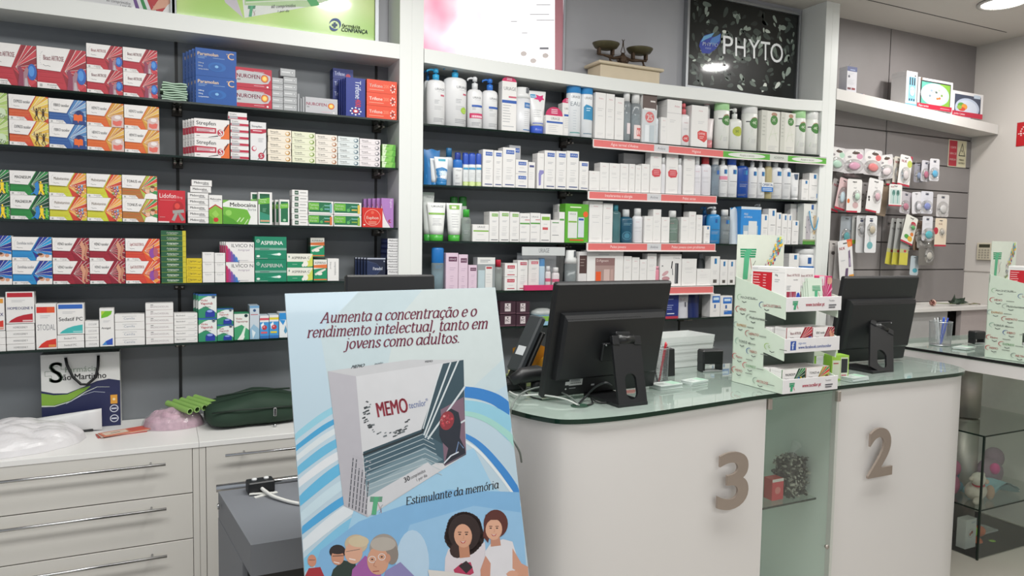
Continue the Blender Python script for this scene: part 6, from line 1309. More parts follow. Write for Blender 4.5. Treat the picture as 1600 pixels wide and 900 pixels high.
# ------------------------------------------------------------------ the big advertising card on its stand
Q0 = CAM+ray(445, 459)*1.75; E1 = (CAM+ray(774, 449)*1.642)-Q0; Q3 = CAM+ray(477, 916)*2.031*(1.0) if False else None
Q0, Q1, Q3 = Vector((.262, -1.389, 1.463)), Vector((.840, -1.354, 1.468)), Vector((.279, -1.565, .805))
e1 = (Q1-Q0); e2 = (Q3-Q0)*1.2; NN = e1.cross(e2).normalized(); NN = NN if NN.y < 0 else -NN
card = thing('advertising_card', 'large light blue tablet advertising card leaning on a stand', 'poster')
b = MB(); c0 = [Q0, Q0+e2, Q0+e1+e2, Q0+e1]; bk = [q-NN*.006 for q in c0]
b.add(c0+bk, [(0, 1, 2, 3), (7, 6, 5, 4), (0, 4, 5, 1), (1, 5, 6, 2), (2, 6, 7, 3), (3, 7, 4, 0)], mat('#b9cfdd', .35, noise=0, coat=.3))
Eu, Ev = e1.normalized(), e2.normalized(); W1, H1 = e1.length, e2.length
def clipf(x, y, l):
    P = atP(x, y, Q0, NN); u, v = (P-Q0).dot(Eu), (P-Q0).dot(Ev); u = min(max(u, .0005), W1-.0005); v = min(max(v, .0005), H1-.0005)
    return Q0+Eu*u+Ev*v+NN*(.000012*l)
p = Pr(b, clipf)
def inv(x, y): pass
def rib(pts, w, c):
    q = [(x, y, a) for (x, y), a in zip(pts, w)]; P = [q[0]]+q+[q[-1]]; o = []
    for i in range(1, len(P)-2):
        for j in range(8):
            t = j/8; o.append(tuple(.5*(2*P[i][k]+(P[i+1][k]-P[i-1][k])*t+(2*P[i-1][k]-5*P[i][k]+4*P[i+1][k]-P[i+2][k])*t*t+(3*P[i][k]-P[i-1][k]-3*P[i+1][k]+P[i+2][k])*t**3) for k in (0, 1, 2)))
    o.append(q[-1]); p.line([a[:2] for a in o], [a[2] for a in o], c)
R_ = lambda *a: p.poly(*a)
p.poly([(560, 456), (774, 449), (800, 600), (640, 700), (520, 640), (500, 520)], '#bfd0d6'); p.poly([(660, 452), (774, 449), (790, 560), (700, 640), (600, 600), (620, 500)], '#c8d3d4')
for i, (xa, ya, xb, yb, w_, c) in enumerate(((452, 690, 560, 620, 10, '#8fc8dc'), (455, 706, 560, 640, 8, '#3f9fd0'), (456, 722, 560, 655, 9, '#d6dfe4'), (457, 742, 565, 672, 13, '#66b5da'), (458, 762, 570, 690, 12, '#dfe3e8'), (460, 790, 575, 705, 16, '#5fb3dc'), (462, 815, 580, 730, 14, '#c5dbe6'), (464, 835, 590, 752, 12, '#4aa3d8'), (465, 860, 595, 765, 18, '#dde4ea'), (468, 890, 600, 785, 20, '#7fc0e2'), (500, 900, 610, 800, 16, '#4f8fd2'), (520, 915, 620, 802, 14, '#3f7fc8'))):
    rib([(xa, ya), ((xa+xb)/2, (ya+yb)/2-6), (xb, yb)], [w_*.8, w_, w_*.7], c)
rib([(560, 640), (640, 618), (720, 612), (770, 622), (802, 646)], [8, 14, 17, 18, 20], '#2f7cc4'); rib([(600, 640), (700, 634), (760, 644), (806, 676)], [6, 18, 26, 34], '#8fc6dc'); rib([(650, 640), (740, 648), (790, 676), (810, 700)], [3, 8, 10, 12], '#9fd0c8')
rib([(700, 668), (745, 692), (785, 735), (816, 782)], [4, 9, 11, 12], '#3a86cc'); rib([(700, 676), (742, 700), (780, 742), (814, 790)], [2, 4, 4, 4], '#dfe6ea')
p.poly([(560, 770), (640, 735), (740, 700), (770, 760), (815, 790), (822, 850), (700, 850), (540, 840)], '#9fc9e4'); p.poly([(600, 800), (700, 765), (815, 768), (826, 930), (470, 930), (500, 860), (560, 815)], '#7fb2dc'); p.poly([(640, 820), (740, 790), (818, 800), (826, 930), (600, 930)], '#93bfe2')
p.ell(644, 880, 26, 52, '#b5d0e6', 24)
p.l = 45
# pictured box
p.poly([(512, 580), (556, 588), (574, 808), (537, 790)], '#b5b3bb'); p.poly([(512, 580), (640, 562), (724, 562), (556, 588)], '#c3c4c8'); p.poly([(556, 588), (724, 562), (728, 710), (574, 808)], '#cfd0d4')
p.poly([(692, 568), (724, 562), (727, 700), (728, 710), (695, 728), (666, 690), (661, 678), (567, 712), (567, 706), (658, 671)], '#2c4652')
p.poly([(567, 709), (662, 675), (700, 700), (700, 724), (660, 722), (573, 775)], '#3c5866'); p.poly([(570, 742), (664, 698), (692, 718), (650, 738), (573, 785)], '#6a8490'); p.poly([(571, 760), (660, 715), (676, 724), (574, 790)], '#92a7b0')
p.poly([(688, 640), (724, 620), (728, 708), (694, 728)], '#7a5f70')
for a_, c_ in ((((660, 672), (690, 568)), 1.6), (((662, 680), (704, 566)), 2.4), (((664, 684), (716, 563)), 2.4), (((668, 686), (726, 604)), 2.8), (((700, 672), (727, 656)), 2.6)): p.line(list(a_), c_, '#cdd5d9')
p.line([(567, 711), (659, 676), (661, 670)], 3.6, '#15262e')
for i in range(8): y = 716+i*7; p.line([(568+i*.8, y), (660+i*1.0, y-38+i*.6), (676+i*2, y-30+i)], 1.0, '#b9c6cc')
p.poly([(573, 777), (668, 722), (684, 738), (574, 806)], '#cdced3')
p.poly([(694, 726), (700, 700), (690, 690), (686, 680), (686, 662), (694, 646), (704, 638), (716, 644), (720, 662), (718, 684), (726, 700), (727, 708)], '#1b2230'); p.ell(698, 657, 11, 15, '#8a2a34', 18, rot=.25)
RR = random.Random(2)
for k in range(16): a = RR.uniform(0, 6.28); r_ = RR.uniform(.1, .9); p.ell(698+9*r_*cos(a), 657+12*r_*sin(a), 2.2, 2.0, RR.choice(('#c4414c', '#a93743', '#d88a8c')), 7); p.l -= 1
p.l += 2; p.line([(712, 708), (716, 690), (724, 700)], 1.6, '#6f88b0'); p.line([(693, 724), (704, 712), (716, 706)], 2.0, '#cfd6e0')
# ring of dashes and the name
for k in range(46):
    a = RR.uniform(-1.2, 1.9)*1.1+pi*.55; rr = RR.uniform(.86, 1.12); cx, cy = 607, 645; X, Y = cx-36*rr*cos(a-1.0), cy+33*rr*sin(a-1.0)
    s = RR.uniform(1.2, 3.4); p.poly([(X-s, Y+.6), (X+s*.8, Y-s*.5), (X+s, Y+.9), (X-s*.8, Y+s*.6+.8)], RR.choice(('#2b3236', '#3f474b', '#6a7276'))); p.l -= 1
p.l += 2
q = loc(p, 590, 652, radians(10)); q.text('MEMO', 0, 0, 23, '#8c2034', 48, bold=.03, res=3, shear=0); q.text('tecnilor', 51, 5, 10, '#4a5f9a', 27, res=2, shear=.15); q.text('®', 78, 12, 4, '#4a5f9a', 4)
q = loc(p, 548, 576, radians(8), sh=.8); q.text('MEMO', 0, 0, 5, '#3a3f46', 34, bold=.03); q.text('tecnilor', 36, 1, 3, '#3a3f46', 18); q = loc(p, 664, 566, radians(6)); q.text('MEMO', 0, -.5, 3, '#3a3f46', 24, bold=.03); p.l += 4
for i in range(6):
    xx = 544+i*5.2; q = loc(p, xx, 792-0+i*2.2, radians(85)); q.lines(0, 0, 84-i*6, 1, '#55575f', th=1.6, ragged=.1, seed=i); 
    for k in range(9): q.rect(6+k*9.3, -2.2, 7.4+k*9.3, .6, '#b5b3bb'); q.l -= 1
p.l += 8
Tlogo(p, 577, 776, 28); q = loc(p, 632, 754, radians(27)); q.text('30', 0, 0, 7.5, '#2b2c30', 10, bold=.03, shear=.2); q.text('comprimidos', 11, .4, 5, '#2b2c30', 26, shear=.2); q.text('1 por dia', 18, -7, 4.6, '#3a3b40', 18, shear=.2); p.l += 4
p.l = 45
CRI = mat('#6a1c3a', .4, noise=0)
for t_, x, y, x2, y2, h in (('Aumenta a concentração e o', 501, 504.5, 745, 493.5, 11.2), ('rendimento intelectual, tanto em', 480, 527.5, 763, 512.5, 11.2), ('jovens como adultos.', 540, 545, 719, 535, 11.2)):
    ang = atan2(y-y2, x2-x); q = loc(p, x, y, ang); serif(q, t_, 0, 0, h, CRI, width=math.hypot(x2-x, y2-y)); p.l = q.l
q = loc(p, 634, 789, atan2(27, 146)); serif(q, 'Estimulante da memória', 0, 0, 8.2, mat('#262a2e', .4, noise=0), width=148, thick=.21); p.l = q.l+2
p.l = 45
# people printed on the card: two young women at the right, four seniors at the left
def face(x, y, rx, ry, skin, hair, ang=0.0, smile=True, shade='#c08a70'):
    p.ell(x, y, rx, ry, skin, 20, rot=ang); p.ell(x+rx*.55, y+ry*.1, rx*.35, ry*.7, shade, 14, rot=ang); p.ell(x+rx*.1, y, rx*.8, ry*.92, skin, 18, rot=ang)
    for s in (-1, 1): p.ell(x+s*rx*.38, y-ry*.12, rx*.15, ry*.06, '#2e211c', 8); p.line([(x+s*rx*.18, y-ry*.30), (x+s*rx*.58, y-ry*.30)], ry*.07, hair)
    p.line([(x+rx*.02, y-ry*.05), (x+rx*.1, y+ry*.22), (x-rx*.06, y+ry*.24)], ry*.05, shade)
    if smile: p.poly([(x-rx*.36, y+ry*.42), (x, y+ry*.50), (x+rx*.36, y+ry*.38), (x+rx*.18, y+ry*.62), (x-rx*.16, y+ry*.64)], '#b5504c'); p.poly([(x-rx*.28, y+ry*.45), (x, y+ry*.51), (x+rx*.28, y+ry*.43), (x, y+ry*.58)], '#efe6e2')
    else: p.line([(x-rx*.25, y+ry*.48), (x+rx*.25, y+ry*.46)], ry*.07, '#a8524c')
HB = '#2a1815'
p.poly([(694, 900), (695, 872), (700, 858), (720, 850), (745, 856), (757, 846), (762, 905), (750, 925), (700, 925)], '#d9d2d8'); p.poly([(708, 890), (720, 880), (735, 878), (740, 895), (728, 902), (712, 902)], '#b5365a'); p.poly([(716, 884), (728, 876), (738, 886), (728, 896)], '#2e2226')
for k in range(34):
    a = k/34*2*pi; p.ell(725+24*cos(a)*(1+.06*sin(5*a)), 834+28*sin(a), 7, 7, HB, 9); p.l -= 1
p.l += 1; p.ell(725, 832, 25, 29, HB, 24); p.ell(714, 860, 12, 12, '#35201b', 12); p.poly([(716, 850), (732, 850), (734, 870), (718, 872)], '#bd8468'); face(723, 837, 14, 18.5, '#d49f83', HB, -.1)
p.l = 90
p.poly([(757, 905), (757, 862), (765, 850), (785, 842), (800, 846), (806, 866), (806, 910), (790, 928), (762, 928)], '#dddbe0'); p.poly([(758, 868), (766, 880), (764, 925), (752, 925), (750, 890)], '#c98f78'); p.poly([(800, 856), (814, 880), (826, 885), (822, 900), (800, 888)], '#cf9a82')
p.ell(774, 818, 19, 22, '#5a2a22', 22); p.poly([(757, 812), (754, 838), (762, 848), (766, 830)], '#5a2a22'); p.poly([(766, 838), (780, 838), (782, 852), (766, 854)], '#c08a72'); face(771, 827, 13, 16.5, '#dba98e', '#5a2a22', .05); p.poly([(755, 822), (758, 804), (776, 798), (790, 806), (792, 820), (780, 812), (766, 812)], '#5a2a22')
p.poly([(668, 890), (700, 893), (745, 900), (720, 915), (672, 912)], '#d9d6d2'); p.poly([(790, 896), (812, 888), (824, 886), (826, 905), (800, 912)], '#d09a80'); p.ell(800, 897, 9, 6, '#d6a188', 12)
p.l = 45
p.poly([(476, 900), (482, 888), (500, 886), (506, 900), (508, 930), (474, 930)], '#a32430'); p.ell(487, 876, 7, 9.5, '#c98a70', 16); p.ell(487, 872, 7.5, 6, '#b5a096', 14, pi, 2*pi) if False else None; p.line([(482, 875), (492, 875)], .8, '#3a2a26')
p.poly([(508, 930), (520, 890), (535, 875), (555, 880), (560, 930)], '#24352e'); p.ell(527, 862, 13, 11, '#241a1a', 18); p.ell(527, 871, 10, 12, '#c78d72', 18); p.ell(527, 860, 12, 6, '#2b1e1e', 16); p.line([(519, 869), (536, 868)], 1.0, '#2a2224'); p.line([(521, 878), (530, 880)], 1.4, '#efe2dc')
p.poly([(545, 930), (550, 890), (570, 868), (592, 880), (600, 930)], '#a05aa0'); p.ell(556, 850, 18, 15, '#c3b196', 20); p.ell(552, 864, 14, 17, '#d6a58c', 20); p.ell(560, 846, 16, 9, '#cdbd9f', 18); p.line([(540, 862), (562, 858)], 1.0, '#7a6a60'); p.line([(545, 873), (555, 875)], 1.8, '#ece0da')
p.poly([(590, 930), (602, 892), (625, 878), (652, 905), (660, 930)], '#8a84b5'); p.ell(599, 856, 22, 22, '#9d948c', 24); p.ell(612, 866, 10, 16, '#8a8078', 16); p.ell(590, 876, 17, 22, '#cf9b80', 22); p.ell(598, 850, 20, 11, '#b3aba2', 20); p.ell(605, 872, 5, 7, '#c58f76', 10)
for s in ((581, 874, 5.5), (596, 870, 5.5)): p.line([(s[0]+s[2]*cos(a), s[1]+s[2]*.9*sin(a)) for a in [k*pi/7 for k in range(15)]], .9, '#e0e2e6'); p.ell(s[0], s[1], 1.8, 1.2, '#2e2420', 8)
p.line([(586, 876), (583, 884), (588, 886)], 1.0, '#a8705a'); p.line([(582, 893), (592, 892)], 1.8, '#a8524c')
for i, m_ in enumerate(b.mats):        # all inks of this card dimmed to offset the strong lamp light on it
    m2 = m_.copy(); b.mats[i] = m2; nt = m2.node_tree
    for nd in nt.nodes:
        if nd.type == 'VECT_MATH': nd.inputs[0].default_value = [v*.74 for v in nd.inputs[0].default_value]
    bs = nt.nodes['Principled BSDF'].inputs['Base Color']
    if not bs.is_linked: bs.default_value = [v*.74 for v in bs.default_value[:3]]+[1]
b.build('printed_card', card)
b = MB(); top = Q0+e1*.5+e2*.25-NN*.012; foot = Vector((top.x, -1.33, 0.0)); b.tube([top, foot], .011, BLACK, 8); b.build('strut', card)
for s in (.14, .86):
    b = MB(); a = Q0+e1*s+e2*.6-NN*.013; c = Q0+e1*s+e2*1.0-NN*.013; k = (c-a)/(c.z-a.z); f_ = a+k*(0-a.z); b.tube([a, f_], .011, BLACK, 8); b.build('leg', card)
# ------------------------------------------------------------------ baby goods bay
def z3(px): return lerp([(3.75, TOP3[0][1]), (5.4, TOP3[1][1])], px)
S3 = [(3.75, TOP3[0][1]+.0005), (5.4, TOP3[1][1]+.0005)]
NV = '#1f3480'
def nvb(p): p.rect(0, 0, 1, 1, NV); p.rect(.86, 0, 1, 1, '#8a5a6a'); p.rect(.88, .1, .98, .9, '#c9b3b5')
carton(S3, 1306.5, 1325, 144.5, nvb, 'royal blue flat box against right pillar, high shelf', base=NV, d=.09)
o = carton(S3, 1325.5, 1352, 146, nvb, 'royal blue flat box carrying the tall tester box', base=NV, d=.09)
carton(onbox(1325, 1345, 110, 146), 1324.5, 1340, 104, lambda p: (p.rect(0, 0, 1, 1, '#cfcdd2'), p.rect(0, .82, 1, 1, '#22336f'), p.rect(.3, .86, .8, .90, '#8f9cc0'), p.circ(.2, .62, .1, '#4a4a56', 10), p.lines(.1, .76, .6, 2, FAINT), p.lines(.1, .5, .7, 5, FAINT, .04, .01), p.rect(.08, .12, .42, .2, '#6a3a40'), p.rect(.5, .12, .85, .2, '#8a3a40'), p.line([(.1, 1.0), (.2, 1.05), (.3, 1.12)], .02, '#3a3a44')), 'tall white and navy tester box standing on blue box', base='#c5c3c8', d=.06, rows=None)
carton(S3, 1352.5, 1362, 152, lambda p: (p.rect(0, 0, 1, 1, '#cfcdd2'), p.poly([(0, 0), (1, 0), (0, 1)], NV)), 'small white and blue box end beside the shadow', d=.09)
# three window boxes
def winbox(x0, x1, yt, yb, desc, art, d, leftc='#c9c6c6', cat='window box'):
    o = carton(S3, x0, x1, yt, art, desc, base='#d9d6d6', d=d, name='window_box', cat=cat, ybot=None)[0]; return o
def art1(p):
    p.rect(.22, .12, .88, .84, '#7fb5cf'); p.rect(.0, 0, 1, .06, '#6fa5c9'); p.lines(.2, .95, .6, 2, FAINT, .03, .01)
    for k in range(3): x = .30+k*.2; p.rect(x, .60, x+.10, .80, '#2f3038'); p.ell(x+.05, .80, .05, .03, '#2f3038', 10, 0, pi); p.rect(x, .14, x+.10, .2, '#2f3038')
    p.circ(.55, .44, .24, '#a9c9d6', 16); p.circ(.55, .38, .2, '#bcd6df', 16); p.circ(.45, .46, .03, '#2f3a44', 8); p.circ(.64, .46, .03, '#2f3a44', 8); p.line([(.5, .35), (.6, .35)], .02, '#2f3a44'); p.circ(.78, .88, .05, '#3a3a40', 8)
winbox(1417, 1434.5, 111.5, 0, 'narrow blue window box with three children cutlery pieces', art1, .11)
def art2(p):
    p.rect(.06, .16, .94, .92, '#2c2b2e'); p.rect(.10, .16, .92, .88, '#5fae9a'); p.rect(.62, .16, .92, .88, '#7fb23e'); p.ell(.49, .50, .41, .37, '#b9cdd0', 30); p.ell(.49, .50, .34, .31, '#d9dcdc', 28)
    p.rect(0, 0, 1, .16, '#b8203c'); p.text('Plato termo', .04, .05, .075, '#efdfe2', .58, bold=.03); p.lines(.66, .08, .28, 1, '#e0b0ba', th=.015)
    for x, y, c in ((.38, .62, '#8a9fae'), (.52, .58, '#5f6f6a'), (.60, .66, '#a9b9a0'), (.56, .38, '#d9773a'), (.62, .40, '#cf6a35'), (.34, .44, '#7a8f9a'), (.68, .50, '#7f9f5a')): p.ell(x, y, .035, .04, c, 9)
    p.line([(.40, .55), (.48, .62), (.55, .55)], .008, '#6a7a70'); p.text('PLATO TERMO', .2, .86, .03, '#4f8a9a', .5); p.circ(.08, .95, .03, '#6a5a50', 8)
winbox(1434.9, 1490.5, 124.5, 0, 'window box with printed child plate, red lettered base', art2, .045)
def art3(p):
    p.rect(.06, .14, .92, .88, '#3d4458'); p.ell(.48, .36, .40, .40, '#b3bdd0', 28); p.ell(.48, .35, .33, .33, '#c6cddb', 24); p.poly([(0, .14), (1, .14), (1, 0), (0, 0)], '#b8203c'); p.rect(.68, .80, .90, .94, '#b9c6d4')
    p.ell(.28, .44, .12, .12, '#5f9a3a', 14); p.ell(.38, .40, .10, .12, '#d9923a', 12); p.ell(.30, .30, .12, .08, '#c9432f', 12); p.ell(.22, .36, .08, .08, '#8ab04a', 10)
    p.rect(0, 0, 1, .20, '#b8203c'); p.text('pocket 3 piezas', .05, .065, .08, '#efdfe2', .68, bold=.03, shear=.2)
winbox(1489, 1537.5, 144.5, 0, 'smaller window box with pale blue bowl, rightmost', art3, .045)
# leave the blister hooks in three rows
HOOKM = CHROME
def blister(cx, yt, w_px, h_px, Y, tilt, desc, card, blob, art=None, base=None, group=None, kind='blister_pack'):
    """hangs from a chrome hook; cx, yt: top centre in the photograph"""
    A = atY(cx, yt, Y); B = atY(cx, yt+h_px, Y); Cc = atY(cx+w_px/2, yt, Y); D = atY(cx-w_px/2, yt, Y)
    h = A.z-B.z; w = Cc.x-D.x; t = thing(kind, uniq(desc), 'blister pack', (A.x, Y, A.z), 0, group)
    t.rotation_euler = (0, radians(tilt), 0)
    if Y < .075 and Y > 0:
        b = MB(); hz_ = A.z-.006*1.0; b.tube([(A.x, WALL_Y-.005, hz_-h*.075), (A.x, Y, hz_-h*.075), (A.x, Y-.012, hz_-h*.075+.005)], .0022, CHROME, 6)
        b.box((A.x-.008, WALL_Y-.007, hz_-h*.075-.012), (A.x+.008, WALL_Y-.004, hz_-h*.075+.012), CHROME); tag(b.build('display_hook', None), uniq('chrome hook holding '+desc), 'hook', 'chrome hooks in the slatted wall')
    b = MB(); r = min(w*.18, .012); P = []
    for (X, Z, a0) in ((w/2-r, -r, 0), (-w/2+r, -r, 90), (-w/2+r, -h+r, 180), (w/2-r, -h+r, 270)):
        for k in range(4): a = radians(a0+k*30); P.append((X+r*cos(a), Z+r*sin(a)))
    vs = [(x, 0, z) for x, z in P]+[(x, .0012, z) for x, z in P]; n = len(P)
    b.add(vs, [tuple(range(n))[::-1], tuple(range(n, 2*n))], card); b.add(vs, [(k, (k+1) % n, n+(k+1) % n, n+k) for k in range(n)], card)
    p = Pr(b, lambda u, v, l: ((u-.5)*w, -EPS*l, -h+v*h), w/h)
    p.rect(.36, .90, .64, .93, '#3a3836')
    if art: art(p)
    b.build('backing_card', t)
    if blob:
        c, u0, v0, ru, rv = blob; b = MB(); M = Matrix.Translation(((u0-.5)*w, -.001, -h+v0*h)) @ Matrix.Rotation(pi/2, 4, 'X')
        b.lathe([(1.0, 0), (.96, .35), (.75, .8), (.4, 1.0), (.01, 1.05)], CLEAR, 16, M=M @ Matrix.Diagonal((ru*w, rv*h, .018, 1))); b.build('clear_dome', t)
        b = MB(); m = mat(c, .3)
        b.lathe([(.01, 0), (.8, .15), (1.0, .45), (.7, .75), (.25, .9), (.01, .95)], m, 12, M=M @ Matrix.Diagonal((ru*w*.62, rv*h*.55, .014, 1)))
        b.lathe([(.3, .0), (.34, .12), (.3, .2)], m, 10, M=M @ Matrix.Translation((0, 0, .002)) @ Matrix.Diagonal((ru*w*1.1, rv*h*.8, .03, 1))); b.build('teat', t)
    return t
NK = lambda c='#b5283c': (lambda p: (p.text('NUK', .14, .76, .085, c, .5, bold=.04), p.rect(0, 0, 1, .06, '#b5203a')))
CH = lambda p: (p.ell(.5, .86, .16, .03, '#3a3f55', 12), p.lines(.25, .7, .5, 2, FAINT, .05, .01))
GG = 'pacifier packs hanging in the '
RND = lambda c: (lambda p: (p.ell(.5, .70, .46, .28, '#d9d6d4', 20), p.ell(.62, .84, .2, .06, '#55463f', 10), p.ell(.8, .70, .16, .12, c, 10), p.ell(.3, .68, .1, .05, '#8f8a8c', 8)))
for i, (cx, yt, w_, h_, tl, c, d) in enumerate(((1309, 230, 26, 38, 3, '#a9c9b5', 'round headed pack with mint pacifier, touching the pillar'), (1334, 233, 32, 38, -3, '#c98fa8', 'round headed pack with lilac pink pacifiers'), (1365, 234, 28, 40, 2, '#cf6a6a', 'round headed pack with coral pacifiers and cream disc'), (1383, 242, 24, 38, -8, '#d9c9cc', 'tilted round headed pack with clear pacifiers'))):
    blister(cx, yt, w_, h_, .035+.012*i, tl, d, mat('#c9c5c6', .4), (c, .5, .30, .48, .30), RND(c))
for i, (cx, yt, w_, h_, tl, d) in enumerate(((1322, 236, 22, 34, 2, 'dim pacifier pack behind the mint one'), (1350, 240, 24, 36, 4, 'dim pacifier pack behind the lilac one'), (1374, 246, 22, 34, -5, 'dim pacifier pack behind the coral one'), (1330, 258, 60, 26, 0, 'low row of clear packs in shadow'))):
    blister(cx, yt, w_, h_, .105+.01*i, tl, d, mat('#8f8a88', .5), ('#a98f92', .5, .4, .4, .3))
blister(1395, 246, 14, 44, .09, 2, 'beige card pack with red name, first of three', mat('#c9c3b9', .45), ('#c9b9a8', .5, .4, .4, .25), NK())
blister(1405, 245, 14, 44, .07, 4, 'beige card pack with red name, second of three', mat('#c9c3b9', .45), ('#c9b9a8', .5, .4, .4, .25), NK())
blister(1417, 243, 19, 48, .045, 6, 'white card pack with red name and lime disc, front', mat('#dcd9d6', .45), ('#c9c0c0', .55, .35, .40, .28), lambda p: (NK()(p), p.circ(.82, .74, .2, '#b5bf5a', 12), p.poly([(.8, 1), (1, 1), (1, .86)], '#a82a44')))
blister(1436, 256, 14, 29, .08, 0, 'grey violet clear pacifier pack in top row', mat('#8f8d96', .45), ('#6a7a9a', .5, .35, .42, .34))
blister(1448, 251, 14, 33, .065, 3, 'clear pack with magenta pacifier in top row', mat('#c9c6cc', .45), ('#a84a6a', .5, .32, .45, .32), CH)
blister(1461, 248, 15, 35, .045, 0, 'white pack with turquoise pacifier, last in top row', mat('#d6d4d8', .45), ('#2f9fc9', .5, .32, .50, .30), CH)
blister(1300, 285, 12, 46, .10, 12, 'yellow topped pack half hidden by the pillar', mat('#c9a03a', .45), None)
blister(1311, 281, 17, 50, .08, 14, 'tilted grey red named pack beside the pillar', mat('#a9a5a3', .45), None, NK())
blister(1321, 279, 16, 50, .06, 12, 'tilted pink topped pack with pale blue bottle', mat('#d0b3b3', .45), ('#b9cdd6', .5, .4, .4, .34), lambda p: p.rect(0, 0, 1, .06, '#b5203a'))
blister(1336, 280, 23, 52, .035, 0, 'white pacifier card with orange bear mark', mat('#dedbd8', .45), ('#b5d0bc', .66, .48, .30, .2), lambda p: (p.text('NUK', .45, .72, .04, INK, .2), p.ell(.12, .34, .09, .07, '#cf6a2c', 10), p.rect(0, 0, .75, .05, '#b5203a'), p.ell(.6, .22, .2, .1, '#c9a8a8', 12)))
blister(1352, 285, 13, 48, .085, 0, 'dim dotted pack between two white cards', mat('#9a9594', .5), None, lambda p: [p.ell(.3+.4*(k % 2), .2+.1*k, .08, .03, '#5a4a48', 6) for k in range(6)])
blister(1370, 280, 23, 52, .035, 7, 'tilted white pacifier card with dark marks, pink teat', mat('#dedbda', .45), ('#c9a0aa', .66, .48, .30, .22), lambda p: (p.text('NUK', .45, .72, .04, INK, .2), p.ell(.14, .42, .07, .04, '#2f2c2e', 8), p.ell(.16, .34, .05, .04, '#2f2c2e', 8), p.rect(0, 0, .75, .05, '#b5203a')))
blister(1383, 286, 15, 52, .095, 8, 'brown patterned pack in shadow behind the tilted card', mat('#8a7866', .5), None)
blister(1400, 288, 20, 34, .04, 0, 'card with two teal spoons and red foot', mat('#dcdcd8', .45), None, lambda p: (p.text('NUK', .12, .84, .08, '#b5283c', .5, bold=.04), p.rect(0, 0, 1, .05, '#b5203a'), p.rect(.1, .1, .9, .76, '#b5c6c2'), p.ell(.35, .60, .12, .14, '#4a7a72', 10), p.rect(.32, .12, .38, .55, '#7fa8a2'), p.ell(.68, .60, .12, .14, '#3f6a62', 10), p.rect(.65, .12, .71, .55, '#7fa8a2')))
blister(1417, 300, 16, 34, .06, 6, 'clear pack with crimson pacifier in middle row', mat('#b9b3b8', .45), ('#a85a72', .5, .32, .46, .3), CH)
blister(1432, 300, 14, 34, .045, -4, 'slim white pack with clear teat in middle row', mat('#d9d6da', .45), ('#c9c6cc', .7, .30, .46, .3))
blister(1449, 299, 19, 35, .045, 0, 'white pack with violet blue pacifier in middle row', mat('#d3d2da', .45), ('#6a78b8', .5, .32, .46, .3), CH)
blister(1474, 304, 19, 35, .045, 0, 'white pack with clear pacifier, last in middle row', mat('#cfcbcb', .45), ('#c3c0bf', .5, .34, .48, .36), CH)
blister(1324, 338, 19, 46, .09, 2, 'grey blue pack with teal sponge, bottom row', mat('#9fa5ab', .45), ('#2f8a8f', .5, .30, .42, .3))
blister(1337, 337, 10, 44, .08, 0, 'slim grey pack with lime base, bottom row', mat('#b5b5b2', .45), None, lambda p: p.rect(0, 0, 1, .14, '#8aa83a'))
blister(1347, 337, 16, 58, .06, 0, 'narrow blister with grey brush and lilac spoon', mat('#c9c8c9', .45), ('#8f8f92', .5, .62, .4, .2), CH)
blister(1362, 337, 18, 58, .04, 0, 'narrow blister with beige hairbrush and teal comb', mat('#dcdbdc', .45), ('#b5a890', .55, .62, .42, .2), lambda p: (CH(p), p.ell(.45, .20, .25, .10, '#6fa8ad', 14), p.line([(.45, .3), (.4, .5)], .06, '#a9b5b5')))
for i, (cx, x2) in enumerate(((1396, 0), (1404, 0), (1413, 0))):
    blister(cx+4, 342, 13, 72, .10-.025*i, 9-3*i, 'tilted grey card with yellow foot, %s of three' % ('first', 'second', 'third')[i], mat('#a9a9a6', .45), None, lambda p: (p.rect(0, 0, 1, .26, '#c9bf4a'), p.rect(0, .26, 1, .34, '#b5b380'), p.text('NUK', .2, .76, .04, INK, .5), p.ell(.6, .3, .16, .03, '#b5303a', 8)))
blister(1426, 338, 19, 44, .035, 16, 'tilted white card with red, green and yellow teether', mat('#dcdad2', .45), ('#3f9a4a', .7, .62, .28, .14), lambda p: (p.ell(.72, .74, .22, .09, '#b5283a', 12), p.ell(.4, .24, .2, .08, '#4a9a3f', 12), p.ell(.7, .2, .2, .1, '#d9a83a', 12), p.ell(.78, .38, .14, .07, '#d97a3a', 10), p.rect(0, 0, 1, .06, '#b5203a')))
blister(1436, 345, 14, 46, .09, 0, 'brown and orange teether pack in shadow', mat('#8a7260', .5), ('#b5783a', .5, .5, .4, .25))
blister(1450, 338, 16, 38, .035, 0, 'white card with turquoise elephant teether', mat('#d9d8de', .45), ('#1fa5b0', .62, .24, .62, .30), CH)
blister(1447, 362, 26, 26, .07, 0, 'clear bag of grey bristles under turquoise teether', mat('#a9a5a0', .5), ('#6a6460', .4, .5, .4, .4))
blister(1471, 341, 18, 44, .035, 0, 'cream card with round grey pacifier, red foot', mat('#e0d0ba', .45), ('#9a958f', .6, .50, .24, .16), lambda p: (p.text('NUK', .3, .76, .07, '#8a4a3a', .4), p.circ(.08, .55, .2, '#b5283a', 12), p.rect(0, 0, 1, .06, '#b5203a')))
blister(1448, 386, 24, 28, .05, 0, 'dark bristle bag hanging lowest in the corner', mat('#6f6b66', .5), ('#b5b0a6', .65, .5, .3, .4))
blister(1430, 400, 13, 30, .08, 3, 'small pale blue edged card at lowest right', mat('#b9c3c9', .45), None, lambda p: p.ell(.6, .25, .3, .12, '#4a9fb0', 10))
